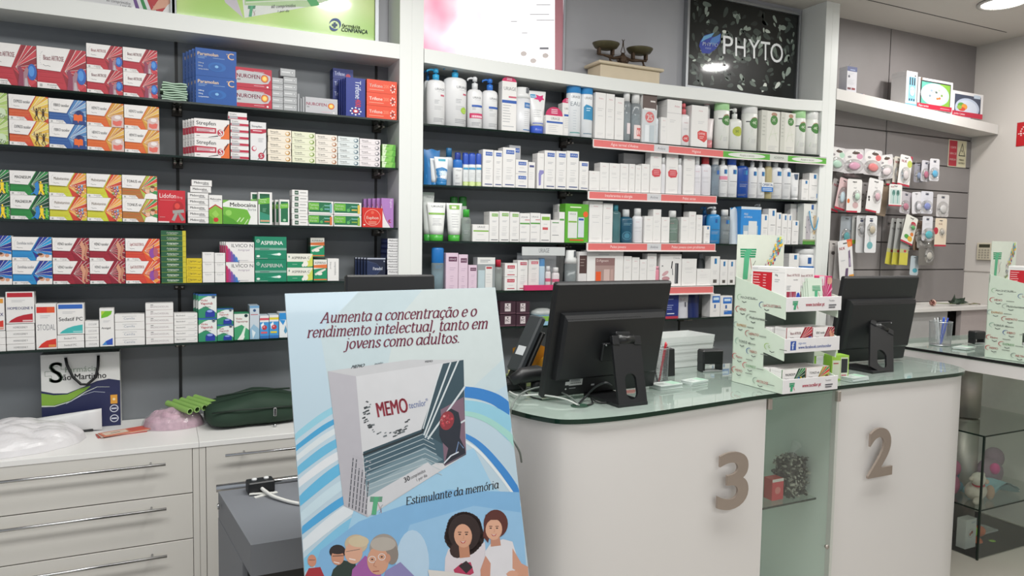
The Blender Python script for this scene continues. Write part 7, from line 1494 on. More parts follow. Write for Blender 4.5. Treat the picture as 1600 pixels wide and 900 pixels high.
# leaning toothbrush cards on the ledge
LZ = [(3.76, 1.1905), (5.4, 1.1905)]
for i, (cx, yt, w_, h_, c, d) in enumerate(((1303, 376, 15, 60, '#b9b3b0', 'pale grey card leaning next to the pillar'), (1313, 378, 14, 58, '#a9a5a3', 'grey card behind the orange cornered card'))):
    blister(cx, yt, w_, h_, -.02+.02*(1-i), 2, d, mat(c, .45), None, lambda p: p.ell(.5, .68, .2, .05, '#55504e', 10))
blister(1320, 375, 22, 62, -.05, -8, 'white toothbrush card with red name and orange corners', mat('#dedbdb', .45), None, lambda p: (p.text('NUK', .08, .76, .075, '#b5283c', .4, bold=.04), p.poly([(.62, 1), (1, 1), (1, .82), (.7, .80)], '#dd5a35'), p.circ(.80, .88, .15, '#e08a4a', 10), p.poly([(.68, .30), (.84, .30), (.82, .74), (.70, .70)], '#6f5a78'), p.poly([(.34, .02), (.56, .02), (.64, .28), (.46, .28)], '#5f4a68'), p.ell(.76, .42, .05, .12, '#a99ab5', 8), p.rect(.66, 0, 1, .1, '#e09a3a'), p.lines(.15, .5, .3, 1, FAINT)))
# signs
def sign(name, label, P0, w, h, face='#c9c3ae', rz=0, art=None, th=.003):
    b = MB(); b.box((0, -th, 0), (w, 0, h), face); p = Pr(b, lambda u, v, l: (u*w, -th-EPS*l, v*h), w/h); art(p); o = b.build(name, None, P0, (0, 0, rz)); tag(o, label, 'sign'); return o
A, B = atY(1479, 260, WALL_Y), atY(1509.5, 221, WALL_Y)
def el(p):
    p.rect(.04, .03, .47, .97, '#b3283a'); p.rect(.52, .03, .96, .97, '#d6cfae'); p.text('CORTE', .26, .68, .07, '#e0c6c2', .3, 'c'); p.text('GERAL DE', .26, .46, .07, '#e0c6c2', .36, 'c'); p.text('ENERGIA', .26, .24, .07, '#e0c6c2', .34, 'c')
    p.poly([(.56, .42), (.93, .42), (.745, .93)], '#2a2a26'); p.poly([(.61, .455), (.88, .455), (.745, .84)], '#d6cfae'); p.poly([(.75, .74), (.70, .60), (.75, .60), (.72, .48), (.79, .63), (.745, .63)], '#2a2a26'); p.text('PERIGO', .745, .25, .06, '#3a3a34', .3, 'c', bold=.02); p.text('ELÉCTRICO', .745, .13, .06, '#3a3a34', .32, 'c', bold=.02)
sign('warning_sign', 'red and cream electric hazard sign on grey slats', (A.x, WALL_Y-.0045, A.z), B.x-A.x, B.z-A.z, art=el)
A = atX(1587, 229, 5.405)
def fire(p):
    p.rect(.02, .02, .98, .98, '#b5161f'); p.rect(.45, .28, .75, .70, '#e8d0cc'); p.rect(.52, .70, .66, .80, '#e8d0cc')
    for k in range(6): a = 2.2+k*.25; p.rect(.5+.36*cos(a)-.02, .56+.36*sin(a)-.02, .5+.36*cos(a)+.03, .56+.36*sin(a)+.02, '#e8d0cc')
    for k in range(4): p.rect(.06+k*.08, .50, .11+k*.08, .54, '#e8d0cc')
sign('fire_sign', 'red fire extinguisher sign cut by the right edge', (5.409, A.y, A.z), .19, .165, '#a8181f', -pi/2, fire)
A = atX(1527, 406, 5.405); kp = thing('alarm_keypad', 'small beige alarm keypad on the right wall', 'keypad', (5.4098, A.y, A.z), -pi/2)
b = MB(); b.box((0, -.022, 0), (.115, 0, .125), '#c3baa6', .004); b.build('housing', kp); b = MB(); b.box((.018, -.0235, .092), (.095, -.0215, .115), '#3a3a2c'); b.build('display', kp)
for r_ in range(4):
    for c_ in range(4): b = MB(); b.box((.016+c_*.021, -.0245, .014+r_*.018), (.030+c_*.021, -.0215, .026+r_*.018), '#9a9486', .001); b.build('key', kp)
# flowers left on the ledge
R = random.Random(9); fx = atZ(1462, 468, 1.20)
def rose(x, y, z):
    t = thing('rose', 'pale pink rose lying on the ledge, stem to the right', 'flower', (x, y, z)); b = MB()
    for k in range(3):
        for j in range(5):
            a = j*1.26+k*.5; r_ = .012+.012*k; c = Vector((-.01*k*.5, 0, .028)); b.lathe([(.001, 0), (.011+.004*k, .006), (.014+.004*k, .018), (.010+.004*k, .026)], mat(('#d98a8c', '#dba3a0', '#cfa89a')[k], .6, noise=.1), 8, sy=.35, smooth=True, closed=False, M=Matrix.Translation(c) @ Matrix.Rotation(a, 4, 'X') @ Matrix.Translation((0, r_*.5, 0)) @ Matrix.Rotation(-pi/2, 4, 'Y'))
    b.build('bloom', t)
    b = MB(); b.tube([(.0, 0, .026), (.08, .01, .02), (.2, .0, .014), (.40, -.02, .01), (.46, -.02, .008)], .0035, '#7f8a5a', 6); b.build('stem', t)
    return t
t = rose(atY(1461, 466, .05).x, .05, 1.191); t.scale = (.84, .84, .84)
def leaf(P, ax, up_, L, W):
    b = MB(); n = 8; vs = []; ax = Vector(ax).normalized(); sd_ = ax.cross(Vector(up_)).normalized(); nn = sd_.cross(ax)
    for i in range(n+1):
        s = i/n; w_ = W*sin(pi*s**.8)*.5; c = Vector(P)+ax*L*s+nn*(.12*L*sin(pi*s)); vs += [c-sd_*w_+nn*.1*w_, c, c+sd_*w_+nn*.1*w_]
    fs = []
    for i in range(n): fs += [(i*3, i*3+1, i*3+4, i*3+3), (i*3+1, i*3+2, i*3+5, i*3+4)]
    k = len(vs); vs += [Vector(v)-nn*.001 for v in vs]; fs += [tuple(k+j for j in f[::-1]) for f in fs]
    b.add(vs, fs, mat('#26392a', .5, noise=.2, scale=40), True); b.build('leaf', t)
for (x, y, z, a, u_, L, W) in ((.20, 0, .015, (.3, -.2, .9), (.2, -1, .1), .09, .05), (.22, 0, .015, (.9, -.3, .35), (0, -.5, .8), .10, .055), (.20, 0, .02, (-.5, -.6, .1), (0, -.3, 1), .08, .05), (.26, .0, .012, (.7, -.3, .5), (.1, -1, .3), .09, .05), (.30, 0, .015, (.5, -.4, .6), (.3, -1, .2), .08, .055), (.34, 0, .012, (.9, -.2, .1), (0, -.3, 1), .09, .05)): leaf((x, y, z), a, u_, L, W)
b = MB(); P_ = atZ(1532, 472, 1.192); b.tube([(-.05, 0, .006), (0, .01, .012), (.06, 0, .004)], .004, '#8a7f6a', 6); b.tube([(-.04, .02, .004), (.02, .0, .008), (.07, .03, .004)], .003, '#6f7a4f', 6); tag(b.build('twig', None, (5.29, .02, 1.1915)), 'short brown twigs at right end of the ledge', 'twig')
# ------------------------------------------------------------------ things on the counter
CTZ = 1.0645
BLK = mat('#17181a', .42, noise=.05, scale=30, bump=.05, bscale=900); BLK2 = mat('#0f1011', .35, noise=0)
def mon(label, org, yaw, tilt, W, H, z0, footx=0.0, labels=True):
    """org: centre of the screen's lower edge; yaw: heading of the back face normal; tilt back"""
    M = Matrix.Translation(org) @ Matrix.Rotation(yaw, 4, 'Z') @ Matrix.Rotation(tilt, 4, 'X')
    t = thing('computer_monitor', label, 'monitor', org, yaw); T = Matrix.Rotation(tilt, 4, 'X')
    b = MB(); b.box((-W/2, -.0, 0), (W/2, .028, H), BLK, .006, M=T); b.build('screen_housing', t)
    b = MB()
    n = 6; a, c = W*.44, H*.30; ring = []
    for (yy, s, zz0, zz1) in ((-.0005, 1.0, H*.17, H*.75), (-.022, .985, H*.175, H*.742), (-.034, .95, H*.20, H*.70)): ring.append([(-a*s, yy, zz0), (a*s, yy, zz0), (a*s, yy, zz1), (-a*s, yy, zz1)])
    vs = sum(ring, []); fs = [(8, 9, 10, 11)]
    for i in (0, 1):
        for k in range(4): fs.append((i*4+k, i*4+(k+1) % 4, (i+1)*4+(k+1) % 4, (i+1)*4+k))
    b.add([tuple(T @ Vector(v)) for v in vs], fs, BLK); bc = b.build('rear_bulge', t)
    b = MB()
    for k in range(34):
        x = -a*.95+k*.009
        for j in range(2): b.box((x+j*.003, -.031+.008*j, H*.712+.008*j), (x+j*.003+.004, -.010, H*.716+.008*j), BLK2, M=T)
    tag(b.build('vent_slots', t), kind='stuff')
    b = MB(); b.box((-.055, -.046, H*.34), (.055, -.033, H*.50), BLK, .003, M=T)
    for sx in (-.044, .044): b.lathe([(.003, 0), (.003, .0015)], CHROME, 8, M=T @ Matrix.Translation((sx, -.046, H*.485)) @ Matrix.Rotation(pi/2, 4, 'X'))
    b.build('mount_plate', t)
    if labels:
        b = MB(); p = Pr(b, lambda u, v, l: tuple(T @ Vector((-W*.32+u*.07, -.0008-EPS*l, H*.055+v*.045))), 1.4)
        p.rect(.22, .35, 1, 1, '#b9bab8'); p.rect(0, .42, .22, .70, '#c3c4c2'); p.lines(.3, .92, .55, 3, '#55565a', .10, .05, 0)
        for k in range(16): p.rect(.3+k*.04, .5, .318+k*.04+.006*(k % 3), .60, '#2a2a2c'); p.l -= 1
        p.l += 1; p.circ(.06, .12, .05, '#b9bab8', 10); p.lines(.25, .18, .4, 1, '#8f9092', th=.07); p.rect(1.55, .20, 1.75, .34, '#a9aaac'); b.build('rating_label', t)
    return t, T
# monitor A: solve its pose from the photograph
bl, br_ = atZ(846, 640, CTZ), atZ(1020, 628, CTZ)
FA, FB = atZ(1010, 636, CTZ), atZ(968, 638, CTZ)
def moncorner(px, py, Y): return atY(px, py, Y)
# back plane passes through Y = -1.11 at the left and -1.06 at the right edge of the housing
La, Ra = atY(846, 620, -1.10), atY(1022, 607, -1.07)
yawA = atan2(Ra.y-La.y, Ra.x-La.x); WA = (Ra-La).length
HA = .402
A1 = ((La+Ra)/2); A1.z = (La.z+Ra.z)/2
mA, T = mon('large black monitor, back turned to shop, above number 3', A1, yawA, radians(12), WA, HA, CTZ)
fz = A1.z-CTZ
def footstand(parent, topc, botc, w, yaw, cable=False):
    upv = topc-botc; L = upv.length; z = upv.normalized(); x = Vector((cos(yaw), sin(yaw), 0)); x = (x-z*x.dot(z)).normalized(); y = z.cross(x)
    R3 = Matrix((x, y, z)).transposed().to_4x4(); M = parent.matrix_basis.inverted() @ (Matrix.Translation(botc) @ R3)
    b = MB(); n = 24; hy, hr, hs = L*.30, w*.20, L*.09
    inner = [(hr*cos(2*pi*k/n), hy+(hs if sin(2*pi*k/n) > 0 else -hs)+hr*sin(2*pi*k/n)) for k in range(n)]; out = []
    for k in range(n):
        a = 2*pi*k/n; dx, dy = cos(a), sin(a); cand = []
        if abs(dx) > 1e-6: cand.append((w/2)/abs(dx))
        if dy > 1e-6: cand.append((L-hy)/dy)
        if dy < -1e-6: cand.append(hy/-dy)
        s = min(cand); out.append((dx*s, hy+dy*s))
    # square the corners
    for cx_, cy_ in ((w/2, L), (-w/2, L), (-w/2, 0), (w/2, 0)):
        k = min(range(n), key=lambda i: (out[i][0]-cx_)**2+(out[i][1]-cy_)**2); out[k] = (cx_, cy_)
    th = .010
    for y_, fl in ((0, -1), (th, 1)):
        vs = [(x_, y_, z_) for x_, z_ in out]+[(x_, y_, z_) for x_, z_ in inner]; b.add([M @ Vector(v) for v in vs], [(k, (k+1) % n, n+(k+1) % n, n+k)[::fl] for k in range(n)], BLK)
    for ring in (inner, out):
        vs = [(x_, 0, z_) for x_, z_ in ring]+[(x_, th, z_) for x_, z_ in ring]; b.add([M @ Vector(v) for v in vs], [(k, n+k, n+(k+1) % n, (k+1) % n) for k in range(n)], BLK)
    b.box((-w/2, -.004, L-.012), (-w*.26, th+.004, L+.018), BLK, .002, M=M); b.box((w*.26, -.004, L-.012), (w/2, th+.004, L+.018), BLK, .002, M=M)
    b.build('stand', parent)
    b = MB(); b.lathe([(.019, -w*.27), (.019, w*.27)], BLK2, 16, M=M @ Matrix.Translation((0, .012, L+.006)) @ Matrix.Rotation(pi/2, 4, 'Y')); b.box((-w*.25, .012, L-.004), (w*.25, .045, L+.035), BLK, .003, M=M); b.build('hinge', parent)
hA = atY(979, 533, -1.215); fA = atZ(990, 634, CTZ+.001)
footstand(mA, hA, fA, .118, yawA)
b = MB(); MI = mA.matrix_basis.inverted(); q = fA+Vector((0, .02, 0)); 
b.prism([tuple((MI @ Vector((fA.x+dx, fA.y+dy, 0)))[:2]) for dx, dy in ((-.062, -.004), (.058, .002), (.05, .20), (-.07, .20))], (MI @ Vector((0, 0, CTZ+.0006))).z, (MI @ Vector((0, 0, CTZ+.010))).z, BLK); b.build('base', mA)
# monitor B on the right end of the counter
Lb, Rb = atY(1305, 571, -.965), atY(1404, 562, -.935)
yawB = atan2(Rb.y-Lb.y, Rb.x-Lb.x)-.10; WMB = (Rb-Lb).length*1.02; B1 = (Lb+Rb)/2; B1.z = max((Lb.z+Rb.z)/2, CTZ+.008)
mB, T = mon('black monitor behind the counter at the right, above number 2', B1, yawB, radians(9), WMB, .398, CTZ, labels=False)
hB = atY(1378, 512, -1.035); fB = atZ(1378, 582, CTZ+.001); footstand(mB, hB, fB, .12, yawB)
b = MB(); MI = mB.matrix_basis.inverted()
b.prism([tuple((MI @ Vector((fB.x+dx, fB.y+dy, 0)))[:2]) for dx, dy in ((-.062, -.004), (.058, .002), (.05, .17), (-.07, .17))], (MI @ Vector((0, 0, CTZ+.0006))).z, (MI @ Vector((0, 0, CTZ+.010))).z, BLK); b.build('base', mB)

# cables
def cable(label, pts, r, c, name='cable', k=8, par=None):
    P = [Vector(p) for p in pts]; Q = []
    PP_ = [P[0]]+P+[P[-1]]
    for i in range(1, len(PP_)-2):
        for j in range(k):
            t = j/k; Q.append(tuple(.5*((2*PP_[i][a])+(-PP_[i-1][a]+PP_[i+1][a])*t+(2*PP_[i-1][a]-5*PP_[i][a]+4*PP_[i+1][a]-PP_[i+2][a])*t*t+(-PP_[i-1][a]+3*PP_[i][a]-3*PP_[i+1][a]+PP_[i+2][a])*t**3) for a in range(3)))
    Q.append(tuple(P[-1])); b = MB(); b.tube(Q, r, mat(c, .45), 8); o = b.build(name, None); tag(o, label, 'cable'); return o
Z = CTZ+.004
zz = lambda x, y, h=0.0: atZ(x, y, Z+h)
GC = '#8f9490'
cable('grey cable looping over the glass edge beside the card', [zz(905, 634), zz(890, 620, .01), zz(860, 606, .03), zz(838, 606, .03), zz(815, 615, .02), atY(801, 632, -1.20), atY(797, 655, -1.22), atY(802, 685, -1.36), atY(812, 706, -1.37), atY(815, 722, -1.36)], .0032, '#6f7672')
cable('pale cable arching left of the large monitor', [zz(903, 633), zz(884, 624, .012), zz(860, 619, .016), zz(838, 617, .012), zz(810, 618, .01), zz(796, 612, .008)], .0032, '#b5b9b4')
cable('thin black cable crossing behind the pale ones', [zz(846, 624), zz(830, 620), zz(818, 610, .01), zz(806, 596, .03), zz(792, 588, .03)], .0026, '#1a1b1c')
cable('white cable bundle end at the far left of glass', [zz(834, 605), zz(816, 606), zz(800, 602, .01), zz(788, 594, .01)], .0034, '#c3c6c1')
cable('black power lead under the large monitor', [zz(905, 630), zz(915, 620, .01), zz(930, 605, .05), zz(946, 598, .08), zz(955, 602, .06)], .0035, '#242628')
cable('black lead lying from hole towards the monitor foot', [zz(918, 633), zz(926, 630), zz(924, 622, .01), zz(936, 629), zz(962, 628)], .0032, '#1a1b1c')
b = MB(); g = atZ(906, 634, CTZ+.0008); b.lathe([(.030, 0), (.031, .0015), (.026, .002), (.024, .0005)], mat('#2f4a3c', .3), 28, c=(0, 0), sy=.85); tag(b.build('cable_grommet', None, g), 'dark round cable hole in the glass beside monitor', 'grommet')
# dark phone handset and black tray at the left
ph = thing('card_terminal', 'dark grey card terminal tilted beside the advertising card', 'card terminal', atZ(806, 618, CTZ+.001)+Vector((.02, .12, 0)))
b = MB(); M = Matrix.Rotation(radians(8), 4, 'Z') @ Matrix.Rotation(radians(28), 4, 'Y')
b.box((-.012, -.04, .07), (.014, .04, .29), mat('#33373a', .4), .006, M=M); b.build('handset', ph)
b = MB(); b.box((-.0135, -.028, .13), (-.0118, .02, .165), '#c3c7c9', .0003, M=M); b.build('sticker', ph)
b = MB(); b.box((.014, -.05, .03), (.03, .05, .24), BLK2, .004, M=M); b.build('cradle', ph)
b = MB(); b.box((-.03, -.05, 0), (.06, .06, .03), BLK, .006); b.build('base', ph)
sn = thing('barcode_scanner', 'black hand scanner lying left of the large monitor', 'scanner', atZ(838, 598, CTZ+.03))
b = MB(); b.tube([(-.10, 0, .015), (-.06, .0, .03), (0, 0, .034), (.05, .0, .022), (.075, 0, .0)], [.018, .028, .03, .024, .014], BLK, 14); b.build('body', sn); b = MB(); b.tube([(.0, 0, .01), (.0, .0, -.0285)], .02, BLK, 12); b.build('foot', sn)
# yellow envelope in a basket of papers
yb = thing('envelope', 'yellow padded envelope standing crumpled behind monitor', 'envelope', atZ(846, 606, CTZ+.001)+Vector((.03, .13, 0)), radians(10))
b = MB(); YL = mat('#c98f2a', .5, noise=.1, scale=20); vs = []; n = 6
for i in range(n+1):
    for j in range(4): u, v = i/n, j/3; vs.append((-.08+.17*u+.01*sin(5*v), .012*sin(4*u+3*v)-.05*v*u, .0+v*(.115+.035*sin(3.0*u+.5))))
fs = []
for i in range(n):
    for j in range(3): fs.append((i*4+j, (i+1)*4+j, (i+1)*4+j+1, i*4+j+1))
k = len(vs); vs += [(x, y+.006, z) for x, y, z in vs]; fs += [tuple(k+a for a in f[::-1]) for f in fs]
b.add(vs, fs, YL, True); b.build('front', yb); b = MB(); b.tube([(-.02, -.03, .03), (.02, -.06, .08), (.06, -.08, .14)], [.02, .024, .016], YL, 8); b.build('flap', yb)
b = MB(); P_ = atZ(838, 606, CTZ+.001); b.box((-.055, 0, 0), (.06, .12, .03), mat('#7f8a5a', .5, noise=.2, scale=60), .002); b.box((-.05, -.002, .03), (.05, .11, .045), mat('#a8a46a', .5, noise=.2, scale=60), .002); tag(b.build('leaflet_pile', None, P_+Vector((0, .03, 0))), 'pile of greenish leaflets behind the black scanner', 'leaflets')

# pen cup of wire mesh with a red pen, at the right of monitor A
def cup(label, cx, ybot, ytop, rpx, c='#a9acae', Y=None):
    P = atZ(cx, ybot, CTZ+.0005); s = (P-CAM).dot(FWD)/F_PX; r = rpx*s; h = (ybot-ytop)*s*1.0
    t = thing('pen_cup', label, 'pen cup', P+Vector((.0, r, 0))); m = mat(c, .3, metal=.8)
    b = MB(); n = 36
    for z in [h*k/22 for k in range(23)]: 
        b.tube([(r*(.93+.07*z/h)*cos(2*pi*k/24), r*(.93+.07*z/h)*sin(2*pi*k/24), z) for k in range(25)], .0007, m, 3, cap=False)
    for k in range(n):
        a = 2*pi*k/n; b.tube([(r*.93*cos(a), r*.93*sin(a), 0), (r*cos(a), r*sin(a), h)], .0007, m, 3, cap=False)
    tag(b.build('wire_mesh', t), kind='stuff')
    b = MB()
    b.tube([(r*cos(2*pi*k/24), r*sin(2*pi*k/24), h) for k in range(25)], .0022, m, 6); b.lathe([(.001, .0), (r*.93, .0), (r*.93, .003), (.001, .003)], m, 24); b.build('rim_and_base', t)
    return t, r, h
def pen(cupt, r, h, dx, dy, lean, L, c, label, group=None):
    o = cupt.location; b0 = Vector((o.x+dx*.3, o.y+dy*.3, o.z+.004)); d = Vector((dx+lean[0], dy+lean[1], L)).normalized()
    b = MB(); q = [b0+d*s for s in (0, .01, L*.5, L-.012, L)]; b.tube(q, [.0015, .0038, .0042, .004, .003], mat(c, .3), 8); o = b.build('pen', None); tag(o, uniq(label), 'pen', group); return o
c1, r1, h1 = cup('silver wire mesh pen cup touching the large monitor', 1038, 601, 545, 15)
pen(c1, r1, h1, .008, 0, (.02, .0), .155, '#b5202e', 'red pen leaning out of the mesh cup')
pen(c1, r1, h1, .012, .008, (.028, .0), .15, '#9a2430', 'second dark red pen in the mesh cup')
pen(c1, r1, h1, -.012, 0, (-.03, .01), .15, '#2b2c30', 'black pen leaning left in the mesh cup')
P_ = atZ(1054, 590, CTZ+.0005); b = MB(); b.lathe([(.030, 0), (.031, .002), (.025, .108), (.023, .11)], BLK, 4, sy=.8, smooth=False, M=Matrix.Rotation(pi/4, 4, 'Z')); tag(b.build('black_holder', None, P_+Vector((.01, .05, 0))), 'tapered black box holder behind the mesh cup', 'holder')
# white basket
Wc = (atZ(1040, 579, CTZ)+atZ(1116, 571, CTZ))/2
bk_ = thing('storage_basket', 'white plastic basket of papers behind the pen cup', 'basket', (Wc.x, Wc.y+.02, CTZ+.0005), radians(4))
wb_ = (atZ(1116, 571, CTZ)-atZ(1040, 579, CTZ)).length/2; hb = .135; m = mat('#cfd2d0', .4)
b = MB(); th = .003
out = [(-wb_, 0), (wb_, 0), (wb_, .16), (-wb_, .16)]; k = 1.06
for i in range(4):
    a, c = out[i], out[(i+1) % 4]; f_ = lambda p, s: ((p[0])*s, (p[1]-.08)*s+.08)
    q = [f_(a, .94), f_(c, .94), f_(c, k), f_(a, k)]; q2 = [f_(a, .90), f_(c, .90), f_(c, k-.03), f_(a, k-.03)]
    vs = [(q[0][0], q[0][1], 0), (q[1][0], q[1][1], 0), (q[2][0], q[2][1], hb), (q[3][0], q[3][1], hb), (q2[0][0], q2[0][1], 0), (q2[1][0], q2[1][1], 0), (q2[2][0], q2[2][1], hb), (q2[3][0], q2[3][1], hb)]
    b.add(vs, [(0, 1, 2, 3), (7, 6, 5, 4), (3, 2, 6, 7)], m)
b.box((-wb_*.92, .008, 0), (wb_*.92, .152, .003), m); b.build('basket_body', bk_)
b = MB()
for j in range(4): b.box((-wb_*(.95+.02*j), -.012, .02+j*.03), (wb_*(.95+.02*j), -.0095, .022+j*.03), '#b5b9b7')
b.build('ribs', bk_)
# self inking stamps
def stamp(label, x, y, s=1.0, par=None):
    P = atZ(x, y, CTZ+.0005); t = thing('rubber_stamp', label, 'stamp', P+Vector((0, .02, 0)), radians(-8))
    b = MB(); w = .045*s
    for sx in (-1, 1): b.box((sx*w-.006, -.022, 0), (sx*w+.006, .022, .05*s), BLK, .002)
    b.box((-w-.004, -.024, 0), (w+.004, .024, .006), mat('#8f9493', .3), .001); b.build('foot_frame', t)
    b = MB(); b.box((-w-.007, -.026, .035*s), (w+.007, .026, .098*s), BLK, .006); b.build('head', t); return t
stamp('black self inking stamp standing on the glass', 1114, 581, .95)
# business cards piles
def cards(label, x, y, n, w=.085, d=.055, rz=0.0, c='#c9d3cf'):
    t = thing('card_stack', label, 'cards', atZ(x, y, CTZ+.0005), rz); R = random.Random(x)
    for i in range(n):
        b = MB(); b.box((-w/2, 0, i*.0035), (w/2, d, i*.0035+.003), mat(c, .4) if i < n-1 else mat('#d3dcd8', .3)); 
        if i == n-1:
            p = Pr(b, lambda u, v, l: (-w/2+u*w, v*d, i*.0035+.003+EPS*l), w/d); p.rect(.6, .1, 1, .9, '#a9cfb9'); p.lines(.1, .7, .4, 3, '#8a9a94', .15, .05)
        b.build('card', t, (R.uniform(-.003, .003), R.uniform(-.003, .003), 0), (0, 0, R.uniform(-.05, .05)))
cards('pale green visiting cards in front of the mesh cup', 1050, 608, 5, .11, .06, radians(5))
cards('small fan of visiting cards before the white basket', 1094, 602, 5, .095, .055, radians(12))
cards('low pile of cards left of the second monitor foot', 1345, 596, 5, .10, .06, radians(5))
cards('white slips at the foot of the display stand', 1162, 590, 3, .07, .05, radians(10))
# little green carton beside the display stand
gb = thing('sample_box', 'lime green sample carton behind the display stand', 'box', atZ(1313, 594, CTZ+.0005)+Vector((0, .0, 0)), radians(-14))
b = MB(); b.box((-.042, 0, 0), (.035, .055, .10), '#8fbf3f', .001); p = Pr(b, lambda u, v, l: (-.042+u*.077, -EPS*l, v*.10), .77)
p.rect(0, 0, 1, 1, '#9cc64c'); p.rect(.05, .06, .5, .80, '#cfd6c0'); p.rect(.52, .04, .95, .92, '#c9ceb8'); p.rect(.56, .30, .92, .86, '#2b2e30'); p.rect(.56, .12, .92, .26, '#d6d3cc'); p.lines(.1, .7, .3, 1, '#a8323c', th=.04); p.lines(.58, .22, .3, 1, '#a8323c', th=.04); b.build('carton', gb)
b = MB(); b.box((-.09, .05, .09), (.02, .075, .115), mat('#c9cfc0', .4), .001); b.box((-.085, .06, 0), (-.07, .07, .095), '#8fbf3f'); b.build('open_flap', gb)

